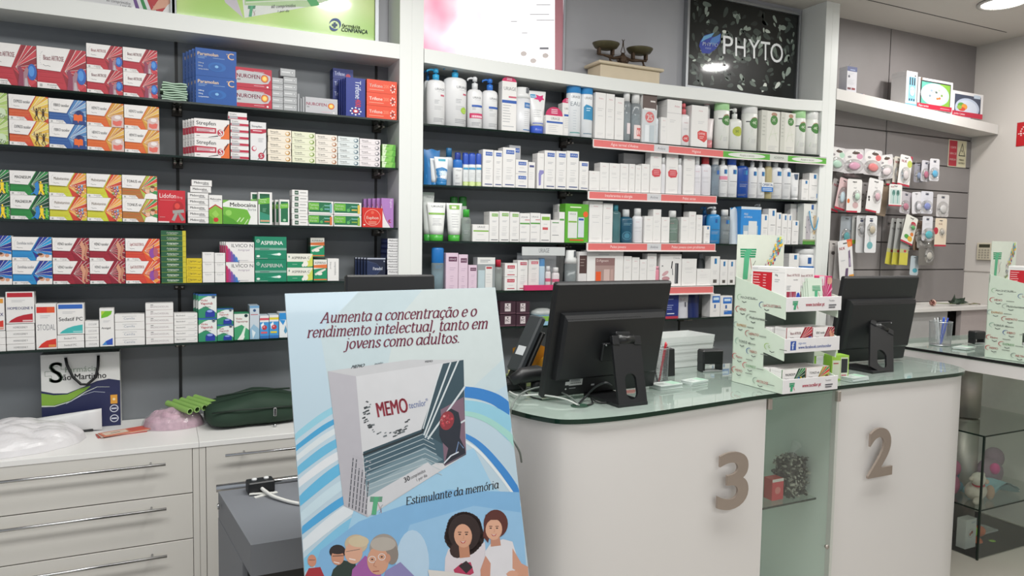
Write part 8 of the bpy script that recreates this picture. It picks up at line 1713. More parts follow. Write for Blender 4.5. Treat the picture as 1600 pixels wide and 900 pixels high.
# ------------------------------------------------------------------ the cardboard counter display
def display(label, P_tl, yaw, S=1.0, stock=True, dark=False):
    """local frame: x along the front, y to the back, origin front left lower corner; sizes in metres"""
    t = thing('counter_display', label, 'display stand', P_tl, yaw); MG = mat('#c9d6c6', .5, noise=.03); MW = mat('#dbd9da', .45)
    W, D, H = .262*S, .262*S, .44*S
    lv = [0, .148*S, .297*S]; fh = .052*S; tr = D
    # left side panel with stepped front edge
    prof = [(0, 0), (0, fh), (.10*S, fh+.028*S), (.10*S, lv[1]-.010*S), (0.0, lv[1]-.028*S), (0, lv[1]+fh), (.10*S, lv[1]+fh+.028*S), (.10*S, lv[2]-.01*S), (0, lv[2]-.028*S), (0, lv[2]+fh), (D, lv[2]+fh+.062*S), (D, 0)]
    for x, c in ((0, 'left'), (W-.003, 'right')):
        b = MB(); n = len(prof); vs = [(x, y, z) for y, z in prof]+[(x+.003, y, z) for y, z in prof]
        b.add(vs, [tuple(range(n)), tuple(range(n, 2*n))[::-1]]+[(k, n+k, n+(k+1) % n, (k+1) % n) for k in range(n)], MG)
        if c == 'left':
            p = Pr(b, lambda u, v, l: (-EPS*l, D-u*D, v*H), D/H)
            for (tx, ty, tt, tc, ac) in ((.10, .745, 'MAGNESIUM', '#3a3f42', '#8fb08f'), (.55, .70, 'LipiCOLESTEROL', '#b03048', '#3a5a8a'), (.08, .64, 'VENO', '#b5303a', '#b5303a'), (.30, .58, 'Multivitaminas', '#6a6f6c', '#9aa59c'), (.05, .50, 'EXPRESS', '#c9893a', '#8fa0a0'), (.30, .44, 'HEPATO', '#b5453a', '#a8605a'), (.10, .36, 'TONUS vit', '#3a3f42', '#8fb0a0'), (.34, .29, 'FIBRO', '#b5453a', '#3a5a9a'), (.06, .22, 'Memo', '#b5303a', '#b5303a'), (.28, .16, 'EXPRESS', '#5a9a5a', '#b5303a'), (.06, .10, 'MEMO', '#b5303a', '#b5303a'), (.50, .05, 'ARTROSE', '#b5303a', '#7a8a80'), (.70, .36, 'G', '#8fb05a', '#8fb05a')):
                p.text(tt, tx+.03, ty, .022, tc, .34, bold=.01); p.lines(tx+.24, ty+.008, .14, 1, '#7a8078', th=.006)
                p.line([(tx+.02+.06*cos(a), ty+.01+.026*sin(a)) for a in [1.2+k*.33 for k in range(11)]], [.004+.008*sin(pi*k/10) for k in range(11)], ac); p.line([(tx+.06, ty-.022), (tx+.10, ty-.032), (tx+.15, ty-.024)], .01, '#3a3f42')
        b.build('side_panel', t)
    b = MB(); b.box((0, D-.003, 0), (W, D, lv[2]+fh+.06*S), MG); b.build('back_panel', t)
    # header card
    b = MB(); hz0, hz1 = lv[2]+fh+.02*S, lv[2]+fh+.02*S+.205*S; hw = W*.92
    b.box((0, D-.006, hz0), (hw, D-.003, hz1), mat('#cdd3c6', .45)); p = Pr(b, lambda u, v, l: (u*hw, D-.006-EPS*l, hz0+v*(hz1-hz0)), hw/(hz1-hz0))
    g1, g2 = '#1f8a5c', '#4fa57c'
    for i in range(4): p.rect(.06+.004*i, .70-i*.045, .40-.006*i, .732-i*.045, g1)
    p.poly([(.13, .15), (.15, .66), (.20, .72), (.31, .72), (.26, .60), (.23, .15)], g2); p.line([(.27, .56), (.31, .36), (.34, .25)], .008, '#b0343a'); p.line([(.39, .50), (.34, .42), (.36, .30), (.30, .22)], .007, '#3a3f40')
    R = random.Random(8); PC = ['#c9372f', '#e0762f', '#e3b93c', '#3f8a6a', '#2f3f8a', '#8fb0c9', '#d9c9c0', '#c9d060', '#b5304a', '#5fa0a8']
    for k in range(95):
        s = R.random(); u = .56+.36*s+R.uniform(-.06, .06); v = .18+.66*s+R.uniform(-.10, .12); sz = .008+.022*s*R.uniform(.5, 1.1)
        if v < .1 or u > .97: continue
        p.poly([(u-sz, v-sz*1.3), (u+sz*.5, v-sz*1.3), (u+sz, v+sz*1.3), (u-sz*.5, v+sz*1.3)], R.choice(PC) if s > .3 else R.choice(['#4a4f55', '#8a7a80', '#b5a8b0'])); p.l = 14+k % 8
    p.l = 24; p.ell(.76, .10, .20, .10, '#7f8f60', 20, 0, pi); p.ell(.76, .08, .17, .07, '#c9d0b8', 20, 0, pi)
    b.build('header_card', t)
    for i, z in enumerate(lv):
        b = MB(); b.box((.003, .003, z), (W-.003, D-.004, z+.003), MW); b.build('tray_floor', t)
        b = MB(); b.box((0, -.003, z), (W+.012*S, 0, z+fh), MW, .0008); p = Pr(b, lambda u, v, l: (u*(W+.012*S), -.003-EPS*l, z+v*fh), (W+.012*S)/fh)
        if i == 1: p.rect(.10, .18, .20, .82, '#2f4f9a'); p.text('f', .125, .24, .5, '#dfe6f0', .06, bold=.04); p.text('siga-nos', .24, .58, .16, '#4a6fae', .14); p.text('www.facebook.com/tecnilor', .24, .26, .22, '#3a55a0', .60, bold=.02)
        else:
            for j in range(3): p.rect(.11, .66-j*.10, .205-.004*j, .72-j*.10+.02, '#1f8a5c')
            p.poly([(.125, .14), (.14, .6), (.18, .6), (.165, .14)], '#3f9a70'); p.line([(.185, .45), (.205, .2)], .008, '#b0343a'); p.text('www.tecnilor.pt', .34, .36, .26, '#b5304a', .34, bold=.02); p.text('Tecnilor', .76, .66, .12, '#6a6a70', .12); p.rect(.76, .36, .90, .44, '#55555c'); p.rect(.76, .20, .88, .28, '#55555c')
        b.build('tray_front', t)
    return t, W, D, H, lv, fh
sc_ = 1.0
C0 = atZ(1222, 616, CTZ+.001)
yawD = radians(-1)
dsp, W, D, H, lv, fh = display('tall pale green cardboard display of tablet boxes on counter', C0, yawD)
def stock(dsp, base, W, D, lv, fh, far=False):
    c, s = cos(yawD), sin(yawD)
    def put(x, y, z, w, d, h, front_, desc, basec=WB, lean=0.0, side_=None, group=None, top=None, cat='medicine box', rz=0):
        me = carton_mesh('medicine_box', w, d, h, mat(basec, .42, noise=.02), front_, side_, top)
        o = link('medicine_box', me, None, (base.x+c*(x+w/2)-s*y, base.y+s*(x+w/2)+c*y, base.z+z), (radians(-lean), 0, yawD+radians(rz))); tag(o, uniq(desc), cat, group); return o
    z = lv[0]+.0035
    w = .115
    put(.006, .012, z+.008, w, .055, .075, TD['magn'], 'dark green ray box in lowest tray of counter display', group=None)
    put(.123, .012, z+.008, w+.006, .055, .075, TD['tonus'], 'family picture box in lowest tray of counter display')
    put(.005, .070, z, w*1.05, .06, .078, None, 'white box back left in lowest display tray')
    put(.128, .070, z, w*1.05, .06, .078, None, 'white box back right in lowest display tray')
    z = lv[1]+.0035
    put(.020, .012, z+.008, w+.012, .055, .078, TD['artrose'], 'crimson ray box in middle tray of counter display')
    put(.1485, .012, z+.008, w-.004, .055, .075, TD['veno'], 'bare legs box in middle tray of counter display')
    put(.008, .070, z, w*1.05, .06, .080, None, 'white box back left in middle display tray')
    put(.131, .070, z, w*1.05, .06, .080, None, 'white box back right in middle display tray')
    z = lv[2]+.0035
    def big(p): p.rect(.10, .0, .70, .40, '#9c3048'); p.ell(.85, .22, .14, .16, '#2d4fae', 14); p.poly([(.25, 0), (.3, .4), (.42, .4), (.5, .2), (.6, .4), (.68, 0)], '#b07a86'); p.text('Bioact ARTROSE', .10, .78, .06, '#8b3e4b', .80); p.text('tecnilor', .5, .68, .035, INK, .3); p.lines(.08, .55, .3, 3, FAINT, .04)
    def nut(p):
        p.poly([(.05, .28), (.05, .86), (.62, .86), (.62, .0), (.5, .06)], '#c01f2c'); p.lines(.07, .80, .22, 7, '#e6b9bb', .07, .02); p.lines(.36, .80, .1, 7, '#e6b9bb', .07, .02); p.rect(.04, .92, .8, .93, FAINT); p.rect(.04, .95, .2, .96, FAINT); p.text('30g', .7, .78, .05, INK, .15); p.lines(.7, .7, .15, 2, FAINT)
    put(.004, .010, z+.010, .075, .17, .145, big, 'tall knee picture box with red table on its side, display top', side_=nut)
    put(.082, .022, z+.010, .075, .14, .142, big, 'second tall knee picture box in display top tray')
    put(.192, .030, z+.004, .065, .10, .118, lambda p: (p.rect(0, 0, 1, 1, '#c2306a'), p.rect(0, .7, .4, 1, '#dcd9da'), [p.poly([(.5, .3), (.5+.6*cos(a), .3+.7*sin(a)), (.5+.6*cos(a+.12), .3+.7*sin(a+.12))], '#e0a0b8') for a in (-.4, 0, .4, .8, 1.2, 1.6, 2.0, 2.4)], p.ell(.8, .85, .2, .12, '#cf9a86', 12)), 'magenta sunburst box at right of display top', basec='#c9386a')
    tcard = lambda p: (p.rect(0, 0, 1, 1, '#c6d3c4'), [p.rect(.30, .70-i*.05, .86, .73-i*.05, '#1f8a5c') for i in range(4)], p.poly([(.38, .12), (.46, .56), (.66, .56), (.56, .12)], '#4fa57c'), p.line([(.7, .5), (.82, .2)], .02, '#b0343a'))
    for i in range(4): put(.092+i*.009, .012-i*.0024, z+.012, .072, .0015, .105, tcard, 'pale green emblem leaflet, %s of four in display' % ('rearmost', 'third', 'second', 'front')[i], basec='#c6d3c4', lean=8, cat='leaflet', group='emblem leaflets in the display', rz=0)
stock(dsp, C0, W, D, lv, fh)
C2 = atZ(1516, 568, CTZ+.001); C2 = Vector((C2.x, C2.y, CTZ-.001))
# ------------------------------------------------------------------ desk at the right
yw2 = radians(5); E0 = atZ(1538, 557, CTZ); E0 = Vector((E0.x+.262*sin(yw2), E0.y-.262*cos(yw2), CTZ-.001))
dsp2, W2, D2, H2, lv2, fh2 = display('second cardboard tablet display on the far desk, cut by frame', E0, yw2)
def put2(x, y, z, w, d, h, fr, desc, sd=None):
    o = link('medicine_box', carton_mesh('medicine_box', w, d, h, mat('#e3e1df', .42, noise=.02), fr, sd), None, (E0.x+cos(yw2)*(x+w/2)-sin(yw2)*y, E0.y+sin(yw2)*(x+w/2)+cos(yw2)*y, E0.z+z), (0, 0, yw2)); tag(o, uniq(desc), 'medicine box')
def nut2(p): p.poly([(.05, .28), (.05, .86), (.62, .86), (.62, .0), (.5, .06)], '#c01f2c'); p.lines(.07, .80, .22, 7, '#e6b9bb', .07, .02); p.rect(.04, .92, .8, .93, FAINT); p.text('30g', .7, .78, .05, INK, .15)
put2(.004, .010, lv2[2]+.0135, .075, .17, .145, None, 'tall box with red table in the far display top', nut2)
put2(.02, .012, lv2[1]+.0115, .12, .10, .078, TD['artrose'], 'white box in the middle tray of far display'); put2(.02, .012, lv2[0]+.0115, .12, .10, .078, TD['magn'], 'white box in the lowest tray of far display')
c2, r2, h2 = cup('clear silver pen cup of blue pens on the far desk', 1484, 541, 504, 16, '#c3c6c8')
for i, (dx, dy, c) in enumerate(((.012, 0, '#2f55c4'), (.018, .01, '#3a6ad6'), (.02, -.008, '#2a4ab5'), (-.014, .0, '#d6d8da'), (-.02, .008, '#c9cbcc'), (.0, .01, '#2b2d33'))):
    pen(c2, r2, h2, dx, dy, (dx*.9, 0), .15, c, ('first blue', 'second blue', 'third blue', 'white', 'pale grey', 'dark')[i]+' pen in the cup on the far desk')
stamp('small black stamp half hidden by the far display', 1531, 537, .72); cards('pale slips lying beside the far pen cup', 1517, 546, 3, .10, .07, radians(10))

# ------------------------------------------------------------------ toys in the glass case
z1, z2 = zc1+.0005, zc2+.0005
def blobs(name, label, cat, loc, parts, rz=0, group=None):
    t = thing(name, label, cat, loc, rz, group)
    for nm, c, items in parts:
        b = MB(); m = mat(c, .9, noise=.12, scale=60, bump=.3, bscale=120)
        for (x, y, z, rx, ry, rz_) in items:
            M = Matrix.Translation((x, y, z)) @ Matrix.Diagonal((rx, ry, rz_, 1)); b.lathe([(.02, -1), (.38, -.92), (.70, -.71), (.92, -.38), (1, 0), (.92, .38), (.70, .71), (.38, .92), (.02, 1)], m, 16, M=M)
        tag(b.build(nm, t), None)
    return t
SX = 3.90
blobs('plush_sheep', 'cream plush lamb with pink collar in the glass case', 'soft toy', (3.85, -.93, z1), [('body', '#cfc6b8', [(0.03, .02, .05, .075, .05, .05)]), ('head', '#d6cec2', [(-.01, -.0, .125, .042, .035, .036)]), ('muzzle', '#c9a994', [(.012, -.03, .115, .018, .014, .014)]), ('ear', '#d0c4b6', [(.05, .0, .135, .03, .012, .012)]), ('ear', '#d0c4b6', [(-.045, .02, .13, .02, .012, .012)]), ('collar', '#c23a4a', [(0, 0, .092, .034, .03, .010)]), ('leg', '#cfc6b8', [(-.045, -.01, .018, .04, .018, .018)]), ('leg', '#b08d72', [(.09, -.03, .04, .024, .022, .04)]), ('leg', '#b08d72', [(.11, .02, .045, .024, .022, .045)])], radians(15))
b = MB(); n = 10; vs = []; fs = []
for i in range(n+1):
    for j in range(n+1): u, v = i/n, j/n; vs.append((u*.26, v*.16-.02*sin(3*u), .02+.085*max(0, 1-abs(u-.45)*2.1)*(1-.5*v)+.012*sin(9*u+5*v)))
for i in range(n):
    for j in range(n): fs.append((i*(n+1)+j, (i+1)*(n+1)+j, (i+1)*(n+1)+j+1, i*(n+1)+j+1))
k = len(vs); vs += [(x, y, max(z-.012, .0)) for x, y, z in vs]; fs += [tuple(k+a for a in f[::-1]) for f in fs]; b.add(vs, fs, mat('#8fbfc9', .9, noise=.06, bump=.2), True)
tag(b.build('comforter', None, (3.93, -.95, z1)), 'pale turquoise comforter cloth heaped in the glass case', 'comforter')
blobs('plush_toy', 'steel blue plush toy sitting at back of glass case', 'soft toy', (3.86, -.75, z1), [('body', '#4a7a9a', [(0, 0, .10, .075, .055, .09), (-.03, 0, .20, .06, .05, .05)]), ('foot', '#6f94a8', [(.05, -.03, .03, .035, .03, .03)])])
blobs('plush_toy', 'pink plush ball toy at left edge of glass case', 'soft toy', (3.82, -.80, z1), [('body', '#b0607f', [(0, 0, .15, .05, .045, .05), (0, 0, .06, .05, .045, .06)])])
blobs('plush_toy', 'mauve plush toy with bright pink nose, right side', 'soft toy', (4.16, -.80, z1), [('body', '#8a6f80', [(0, 0, .08, .09, .06, .08), (.07, .02, .15, .06, .05, .06)]), ('nose', '#d9388a', [(-.035, -.05, .12, .028, .024, .032)])])
b = MB(); b.box((-.05, 0, .0), (.06, .06, .05), '#8f8a88', .002); b.box((-.045, -.002, .05), (.05, .05, .075), '#b9b6b4', .002, M=Matrix.Rotation(.2, 4, 'Y')); tag(b.build('toy_box', None, (4.0, -.72, z1)), 'small grey printed toy box tilted behind the cloth', 'toy box')
b = MB(); b.box((-.045, 0, 0), (.045, .05, .225), '#cfcfcc', .001); p = Pr(b, front(.09, .225), .4); p.rect(0, 0, 1, .12, '#a3b83a'); p.circ(.5, .66, .26, '#8f8f8f', 20); p.circ(.5, .66, .24, '#d0cecb', 20); p.ell(.42, .64, .1, .04, '#b07a6a', 10); p.ell(.58, .68, .1, .04, '#8f4a40', 10); p.lines(.5, .93, .4, 2, '#8fa0b0', .02, .01); tag(b.build('toy_box', None, (3.86, -.90, z2)), 'tall white toy box with round picture, lower case shelf', 'toy box')
blobs('stacking_toy', 'orange and lime ring toy behind tall white box, left', 'toy', (3.83, -.76, z2), [('ring', '#c9592a', [(0, 0, .16, .05, .04, .025)]), ('ring', '#7fa02f', [(0, 0, .11, .055, .045, .025)]), ('ring', '#c9592a', [(0, 0, .055, .06, .05, .03)])])
blobs('toy_figure', 'orange and green soft figure, right of white box', 'toy', (3.98, -.86, z2), [('body', '#d0622f', [(0, 0, .06, .035, .03, .035), (.05, .02, .11, .04, .03, .03)]), ('foot', '#8fbf2f', [(-.01, -.03, .03, .03, .026, .028)]), ('foot', '#8fbf2f', [(.09, -.03, .05, .035, .028, .022)]), ('arm', '#8fbf2f', [(-.03, 0, .13, .022, .02, .03)])])
b = MB(); b.box((0, 0, 0), (.22, .14, .035), '#5f8a3a', .003); b.box((.03, .02, .035), (.20, .11, .075), '#a9aaac', .004); p = Pr(b, lambda u, v, l: (.03+u*.17, .02-EPS*l, .035+v*.04), 4); [p.circ(.15+.18*k, .5, .05, ('#b0342f', '#6f7a80')[k % 2], 10) for k in range(5)]
tag(b.build('toy_vehicle', None, (4.05, -.84, z2)), 'green and grey toy vehicle lying on lower case shelf', 'toy')

# ------------------------------------------------------------------ inside the counter niche
def candybag(label, x, y, w, h, cols, group=None):
    t = thing('sweet_bag', label, 'bag of sweets', (x, y, .5965)); R = random.Random(int(x*100)); b = MB(); b.box((-w/2, 0, 0), (w/2, w*.8, h), cols[0], .01); nv = 260
    for k in range(nv):
        px, py, pz = R.uniform(-w/2, w/2), R.uniform(-.004, w*.8), R.uniform(0, h*1.05); s = R.uniform(.004, .010)
        if R.random() < .5: py = -.004
        elif R.random() < .6: px = -w/2-.003
        else: pz = h+.002
        M = Matrix.Translation((px, py, pz)) @ Matrix.Rotation(R.uniform(0, 3), 4, (R.random()+.1, R.random(), R.random())); b.box((-s, -s*.5, -s*.3), (s, s*.5, s*.3), R.choice(cols), M=M)
    tag(b.build('wrapped_sweets', t), kind='stuff'); b = MB(); b.tube([(-.0, w*.4, h*.98), (.01, w*.38, h*1.2), (.03, w*.4, h*1.35)], [w*.30, w*.10, w*.24], CLEAR, 12, cap=False); b.build('bag_neck', t)
candybag('clear bag of dark wrapped sweets on the niche shelf', 2.268, -1.165, .10, .15, ['#2f3029', '#5a5a50', '#8a8a80', '#1f201c', '#b0b0a4'])
candybag('second dark sweet bag behind number 3 panel', 2.10, -1.0, .09, .12, ['#2f3029', '#5a5a50', '#8a8a80', '#1f201c'])
b = MB(); b.box((-.03, 0, 0), (.03, .045, .085), '#d0443f', .002); p = Pr(b, front(.06, .085), .7); p.rect(0, .0, 1, .85, '#cf4048'); p.circ(.5, .45, .25, '#d9817c', 14); p.rect(0, .86, 1, 1, '#dcd8d2'); tag(b.build('small_carton', None, (2.165, -1.16, .5965)), 'small red and white carton on the niche shelf', 'box')
b = MB(); b.lathe([(.001, 0), (.05, .0), (.06, .02), (.045, .045), (.001, .05)], mat('#3a3330', .5), 18); tag(b.build('dark_bowl', None, (2.15, -1.02, .1005)), 'dark round bowl low in the counter niche', 'bowl')

# ------------------------------------------------------------------ on the drawer cabinets
CZ = CT+.0006
X0, X1 = atY(69, 665, .15).x, atY(190, 660, .15).x; hb_ = atY(130, 549, .15).z-CZ
t = thing('paper_bag', 'navy and white pharmacy paper bag with black cord handle', 'bag', ((X0+X1)/2, .10, CZ)); wb2 = X1-X0
b = MB(); b.box((-wb2/2, 0, 0), (wb2/2, .08, hb_), '#d9d9d6', .001); p = Pr(b, front(wb2, hb_), wb2/hb_); NVY = '#23284f'
C1 = [(0, .53), (.15, .49), (.32, .48), (.52, .55), (.70, .62), (.85, .64), (1, .61)]; C2_ = [(0, .50), (.18, .44), (.36, .44), (.52, .50), (.7, .575)]
p.poly([(0, 0), (1, 0)]+C1[::-1], NVY); p.poly([(0, .50), (0, .34), (.15, .33), (.35, .38), (.55, .50), (.62, .56), (.48, .53), (.32, .465), (.15, .465)], '#7fa83a'); p.line([(0, .33), (.16, .32), (.36, .37), (.55, .48), (.70, .54), (.86, .53)], [.02, .015, .012, .01, .006, .004], '#cfd6c9'); p.line([(.3, .34), (.5, .44), (.66, .48), (.8, .46)], .006, '#b5bcc9')
GC_ = '#7f9a5a'; p.line([(.05, .78), (.13, .78), (.13, .84), (.21, .84)], .008, '#8a958a'); p.line([(.05, .78), (.05, .72), (.13, .72), (.13, .66), (.21, .66)], .008, '#8a958a'); p.line([(.25, .86), (.25, .80), (.34, .80), (.34, .76)], .008, '#8a958a')
p.text('S', .10, .63, .27, '#3a4a3c', .16, bold=.02, res=3); p.text('Farmácia', .30, .755, .075, '#8a9a8a', .40, res=2); p.text('ão Martinho', .27, .655, .08, '#3a3d42', .55, bold=.01, res=2)
p.rect(.87, .30, .96, .42, '#d99a3a'); p.circ(.915, .36, .02, '#efd9a8', 8)
for y in (.235, .10): p.circ(.915, y, .058, '#c9ccd9', 20); p.circ(.915, y, .045, NVY, 20); p.rect(.88, y-.01, .95, y+.01, '#c9ccd9')
b.build('bag_body', t); b = MB(); b.tube([(-wb2*.19, -.003, hb_*.95), (-wb2*.17, -.012, hb_*.86), (-wb2*.10, -.016, hb_*.70), (.0, -.018, hb_*.60), (wb2*.08, -.018, hb_*.59), (wb2*.19, -.014, hb_*.68), (wb2*.22, -.010, hb_*.82), (wb2*.225, -.003, hb_*.96)], .0055, BLACK, 8); b.build('cord_handle', t)
# white tube lying in front of the paper bag
P_ = atZ(100, 668, CZ); t = thing('cream_tube', 'white cream tube lying before the navy bag', 'tube', (P_.x, .035, CZ)); b = MB(); WT = mat('#cfcfd0', .35)
n = 16; vs = []; fs = []
for i in range(6):
    s = i/5; w_ = .022+.022*s; d_ = .022*(1-s**2)+.002
    for k in range(n): a = 2*pi*k/n; vs.append((-.10+.24*s, d_*cos(a)+.0, .045+.0*s+w_*sin(a)))
for i in range(5):
    for k in range(n): fs.append((i*n+k, i*n+(k+1) % n, (i+1)*n+(k+1) % n, (i+1)*n+k))
b.add(vs, fs+[tuple(range(n))[::-1], tuple(5*n+k for k in range(n))], WT, True); p = Pr(b, lambda u, v, l: (-.08+u*.18, -.024+.020*u*u-EPS*l, .03+v*.03), 6)
for k in range(3): p.rect(.05, .8-k*.4, .85-.1*k, .92-k*.4, '#6a6c70')
b.build('body', t); b = MB(); b.box((-.02, -.005, 0), (.11, .03, .012), mat('#26282a', .5), .002); b.build('dark_strip', t)
# crumpled bags: a mound with folds
def mound(w, d, h, m, seed, amp=.3, n=22, edge=.5, flat=.6):
    R = random.Random(seed); W_ = [(R.uniform(-9, 9), R.uniform(-9, 9), R.uniform(0, 6), R.uniform(.3, 1)) for _ in range(7)]; vs = []; fs = []
    for i in range(n+1):
        for j in range(n+1):
            u, v = i/n*2-1, j/n*2-1; q = max(abs(u), abs(v)); rr = sqrt(u*u+v*v)/q if q > 1e-6 else 1; X, Y = u/rr if rr else 0, v/rr if rr else 0
            s = max(0, 1-(X*X+Y*Y))**edge; f = sum(abs(sin(a*X+b_*Y+c))*g for a, b_, c, g in W_)/3.5; vs.append((X*w/2*(1+.05*f), Y*d/2*(1+.05*f), max(h*s*(flat+amp*f), 0)))
    for i in range(n):
        for j in range(n): fs.append((i*(n+1)+j, (i+1)*(n+1)+j, (i+1)*(n+1)+j+1, i*(n+1)+j+1))
    k = len(vs); vs += [(x, y, 0) for x, y, z in vs]; fs += [tuple(k+a for a in f[::-1]) for f in fs]; b = MB(); b.add(vs, fs, m); return b
PL = mat('#d9d7d9', .3, noise=.04, scale=30, alpha=.93); P_ = atZ(20, 695, CZ)
tag(mound(.50, .34, .085, PL, 3, .5, 56).build('plastic_bag', None, (P_.x-.03, P_.y-.01, CZ), (0, 0, .1)), 'crumpled white translucent plastic bag at the left edge', 'plastic bag')
t = thing('clear_bag', 'clear crumpled bag of pinkish sachets under green tubes', 'plastic bag', (atZ(272, 660, CZ).x, .02, CZ)); m_ = mound(.22, .17, .05, mat('#b99aa8', .5, noise=.35, scale=50), 9, .9); tag(m_.build('contents', t), kind='stuff')
b = mound(.24, .19, .062, CLEAR, 11, .8); b.build('clear_film', t)
A, B = atZ(275, 628, CZ+.07), atZ(318, 640, CZ+.055); GT = mat('#86ad5c', .4, noise=.05)
for i in range(5):
    dx = .026*i; a = Vector((atZ(262, 634, CZ+.07).x+dx*1.0, .05+.006*i, CZ+.086+.003*i)); c = Vector((atZ(297, 645, CZ+.07).x+dx*1.05, -.07+.010*i, CZ+.071+.003*i)); b = MB(); b.tube([a, c], .0125, GT, 14, cap=False); b.tube([c, a], .0100, mat('#4a6a35', .6), 14, cap=False)
    ax = (c-a).normalized(); u_ = ax.cross(Vector((0, 0, 1))).normalized(); w_ = ax.cross(u_); vs = [c+(u_*cos(q)+w_*sin(q))*.0127 for q in [2*pi*k/14 for k in range(14)]]+[c+(u_*cos(q)+w_*sin(q))*.0098 for q in [2*pi*k/14 for k in range(14)]]; b.add(vs, [(k, (k+1) % 14, 14+(k+1) % 14, 14+k) for k in range(14)], mat('#a8cc80', .4)); b.add([v-ax*.05 for v in vs[14:]], [tuple(range(14))], '#2f4422')
    tag(b.build('cardboard_tube', None), uniq('pale green tube lying on the clear bag, %s of five' % ('first', 'second', 'third', 'fourth', 'fifth')[i]), 'tube', 'pale green tubes on the clear bag')
# leaflets
P_ = atZ(190, 677, CZ)
for i in range(3):
    b = MB(); b.box((-.085, -.03, 0), (.085, .035, .0025), ('#b5453a', '#c9b5a8', '#cf7a60')[i]); 
    if i == 2: p = Pr(b, lambda u, v, l: (-.085+u*.17, -.03+v*.065, .0025+EPS*l), 2.6); p.rect(.05, .15, .55, .85, '#dcc9b5'); p.rect(.2, .45, .4, .55, '#5a3a34'); p.rect(.6, .1, .98, .9, '#c9584a')
    tag(b.build('leaflet', None, (P_.x+.006*i, P_.y, CZ+.003*i), (0, 0, radians(12+5*i))), uniq('red and cream leaflet on the white cabinet, %s' % ('lowest', 'middle', 'top')[i]), 'leaflet', 'leaflets on the cabinet')
# dark green toiletry bag
GB = mat('#1d3526', .75, noise=.12, scale=12, bump=.25, bscale=70); xl, xr = atZ(322, 672, CZ).x, atZ(470, 660, CZ).x; wg = xr-xl+.02
t = thing('travel_bag', 'dark green fabric bag with zip, partly behind the poster', 'bag', (xl+wg/2, -.03, CZ), radians(2)); b = MB(); n, m2 = 22, 14; vs = []; fs = []
for i in range(n+1):
    for j in range(m2):
        u = i/n*2-1; a = 2*pi*j/m2; sx_ = max(0, 1-abs(u)**5)**.5; ex = lambda c_: math.copysign(abs(c_)**.6, c_); hz_ = .068*(1-.12*abs(u)-.10*max(-u, 0)+.05*sin(4*u+1)); vs.append((u*wg/2, ex(cos(a))*.125*(.55+.45*sx_)*(1+.03*sin(7*u)), hz_*.95+ex(sin(a))*hz_*(.5+.5*sx_)*.95))
for i in range(n):
    for j in range(m2): fs.append((i*m2+j, (i+1)*m2+j, (i+1)*m2+(j+1) % m2, i*m2+(j+1) % m2))
b.add(vs, fs+[tuple(range(m2)), tuple(n*m2+j for j in range(m2))[::-1]], GB, True); b.build('fabric_body', t)
b = MB(); b.tube([(-wg*.46, -.118, .075), (-wg*.2, -.132, .082), (wg*.1, -.132, .080), (wg*.45, -.12, .078)], .0035, mat('#12241a', .6), 6); b.build('zip', t)
b = MB(); b.box((wg*.14, -.142, .045), (wg*.14+.012, -.136, .080), CHROME, .002); b.lathe([(.006, 0), (.008, .006), (.006, .012)], CHROME, 10, c=(wg*.14+.006, -.136)) ; b.build('zip_puller', t)
b = MB(); b.tube([(-wg*.40, -.05, .125), (-.02, -.06, .143), (wg*.35, -.05, .138)], .004, mat('#14281c', .6), 6); b.build('seam', t)

# ------------------------------------------------------------------ grey lidded bin with the black switch box, monitor behind the card
LZ_ = .80; G1, G2 = atZ(341, 768, LZ_), atZ(392, 852, LZ_)
gm = mat('#6f7278', .55, noise=.04, scale=8); t = thing('grey_cabinet', 'grey topped black cabinet with chrome bar, left of the poster', 'cabinet', (0, 0, 0)); yb_, yf_ = G1.y, G2.y; xl_, dxf = G1.x, G2.x-G1.x
b = MB(); xr_ = .72
def sk(x, y): return (x+dxf*(y-yb_)/(yf_-yb_), y)
top_ = [sk(xl_, yf_), sk(xr_, yf_), sk(xr_, yb_), sk(xl_, yb_)]
b.prism(top_, LZ_-.085, LZ_, gm); b.build('grey_lid', t)
b = MB(); b.prism([sk(xl_+.012, yf_+.012), sk(xr_-.01, yf_+.012), sk(xr_-.01, yb_-.01), sk(xl_+.012, yb_-.01)], .02, LZ_-.085, mat('#0d0e10', .5)); b.build('black_body', t)
b = MB(); b.prism([sk(xl_-.001, yf_+.10), sk(xl_+.012, yf_+.10), sk(xl_+.012, yb_), sk(xl_-.001, yb_)], .1, LZ_-.085, gm); b.build('side_cover', t)
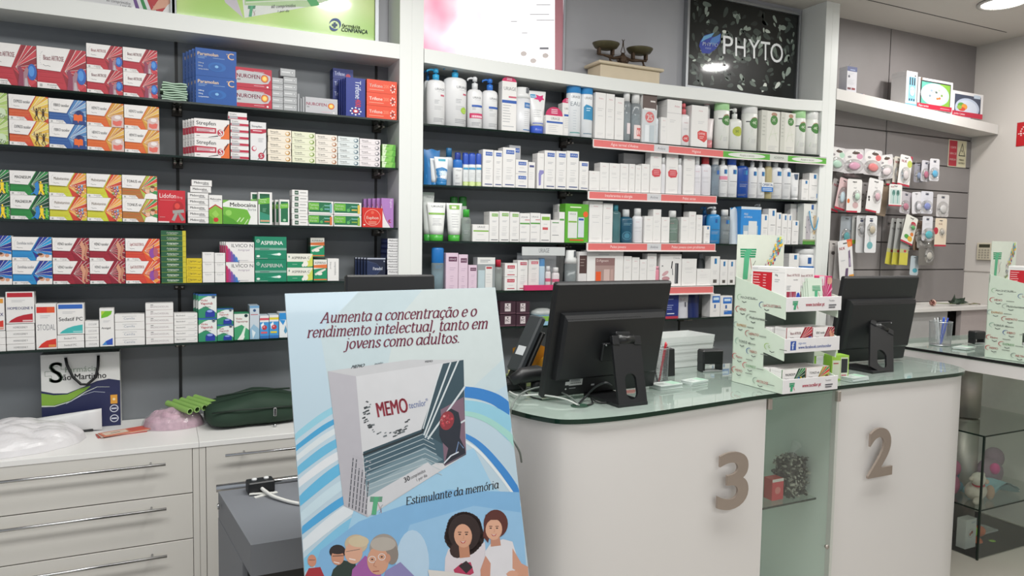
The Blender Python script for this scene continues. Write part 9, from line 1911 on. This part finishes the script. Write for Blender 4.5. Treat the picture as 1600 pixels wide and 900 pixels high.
b = MB(); b.tube([(xl_-.005, yb_+.012, LZ_+.006), (xr_, yb_+.012, LZ_+.006)], .012, CHROME, 12); b.build('chrome_bar', t)
b = MB(); b.lathe([(.009, 0), (.009, .005)], CHROME, 12, M=Matrix.Translation((xl_-.001, yb_-.05, LZ_-.03)) @ Matrix.Rotation(-pi/2, 4, 'Y')); b.build('round_bolt', t)
S_P = atZ(410, 773, LZ_); t = thing('switch_box', 'small black box with two white buttons on grey cabinet', 'switch box', (S_P.x, S_P.y+.012, LZ_+.0005), radians(4))
b = MB(); b.box((-.040, 0, 0), (.040, .05, .036), BLK, .003); b.build('housing', t)
for x in (-.018, .018): b = MB(); b.lathe([(.008, .036), (.008, .041), (.006, .043)], mat('#d0d2d2', .3), 14, c=(x, .026)); b.build('button', t)
b = MB(); b.box((-.035, -.030, .0), (.038, -.018, .003), '#d6d6d2', M=Matrix.Rotation(.25, 4, 'Z')); b.box((-.035, -.020, .003), (.034, -.008, .006), '#d0d0cc', M=Matrix.Rotation(-.3, 4, 'Z')); b.build('tape', t)
q = Vector((S_P.x, S_P.y, LZ_)); cable('white cable taped to the switch box, running behind poster', [q+Vector((.0, .012, .016)), q+Vector((.008, -.01, .013)), q+Vector((.03, -.06, .008)), q+Vector((.09, -.14, .006)), q+Vector((.18, -.19, .006)), q+Vector((.30, -.17, .006))], .0055, '#cfcfcb')
yb2 = -.93; MX = (atY(555, 440, yb2).x+atY(672, 440, yb2).x)/2; MW_ = atY(672, 440, yb2).x-atY(555, 440, yb2).x; mz = atY(612, 430, yb2).z
mC, T = mon('black monitor whose top shows above the advertising card', Vector((MX, yb2, mz-.33*cos(.08))), 0, radians(-4), max(MW_, .3), .33, LZ_, labels=False)
b = MB(); MI = mC.matrix_basis.inverted(); a = MI @ Vector((MX, yb2-.02, LZ_+.001)); b.prism([(a.x-.1, -.12), (a.x+.1, -.12), (a.x+.1, .1), (a.x-.1, .1)], a.z, a.z+.015, BLK); b.box((a.x-.03, -.035, a.z), (a.x+.03, -.01, .14), BLK); b.build('stand', mC)
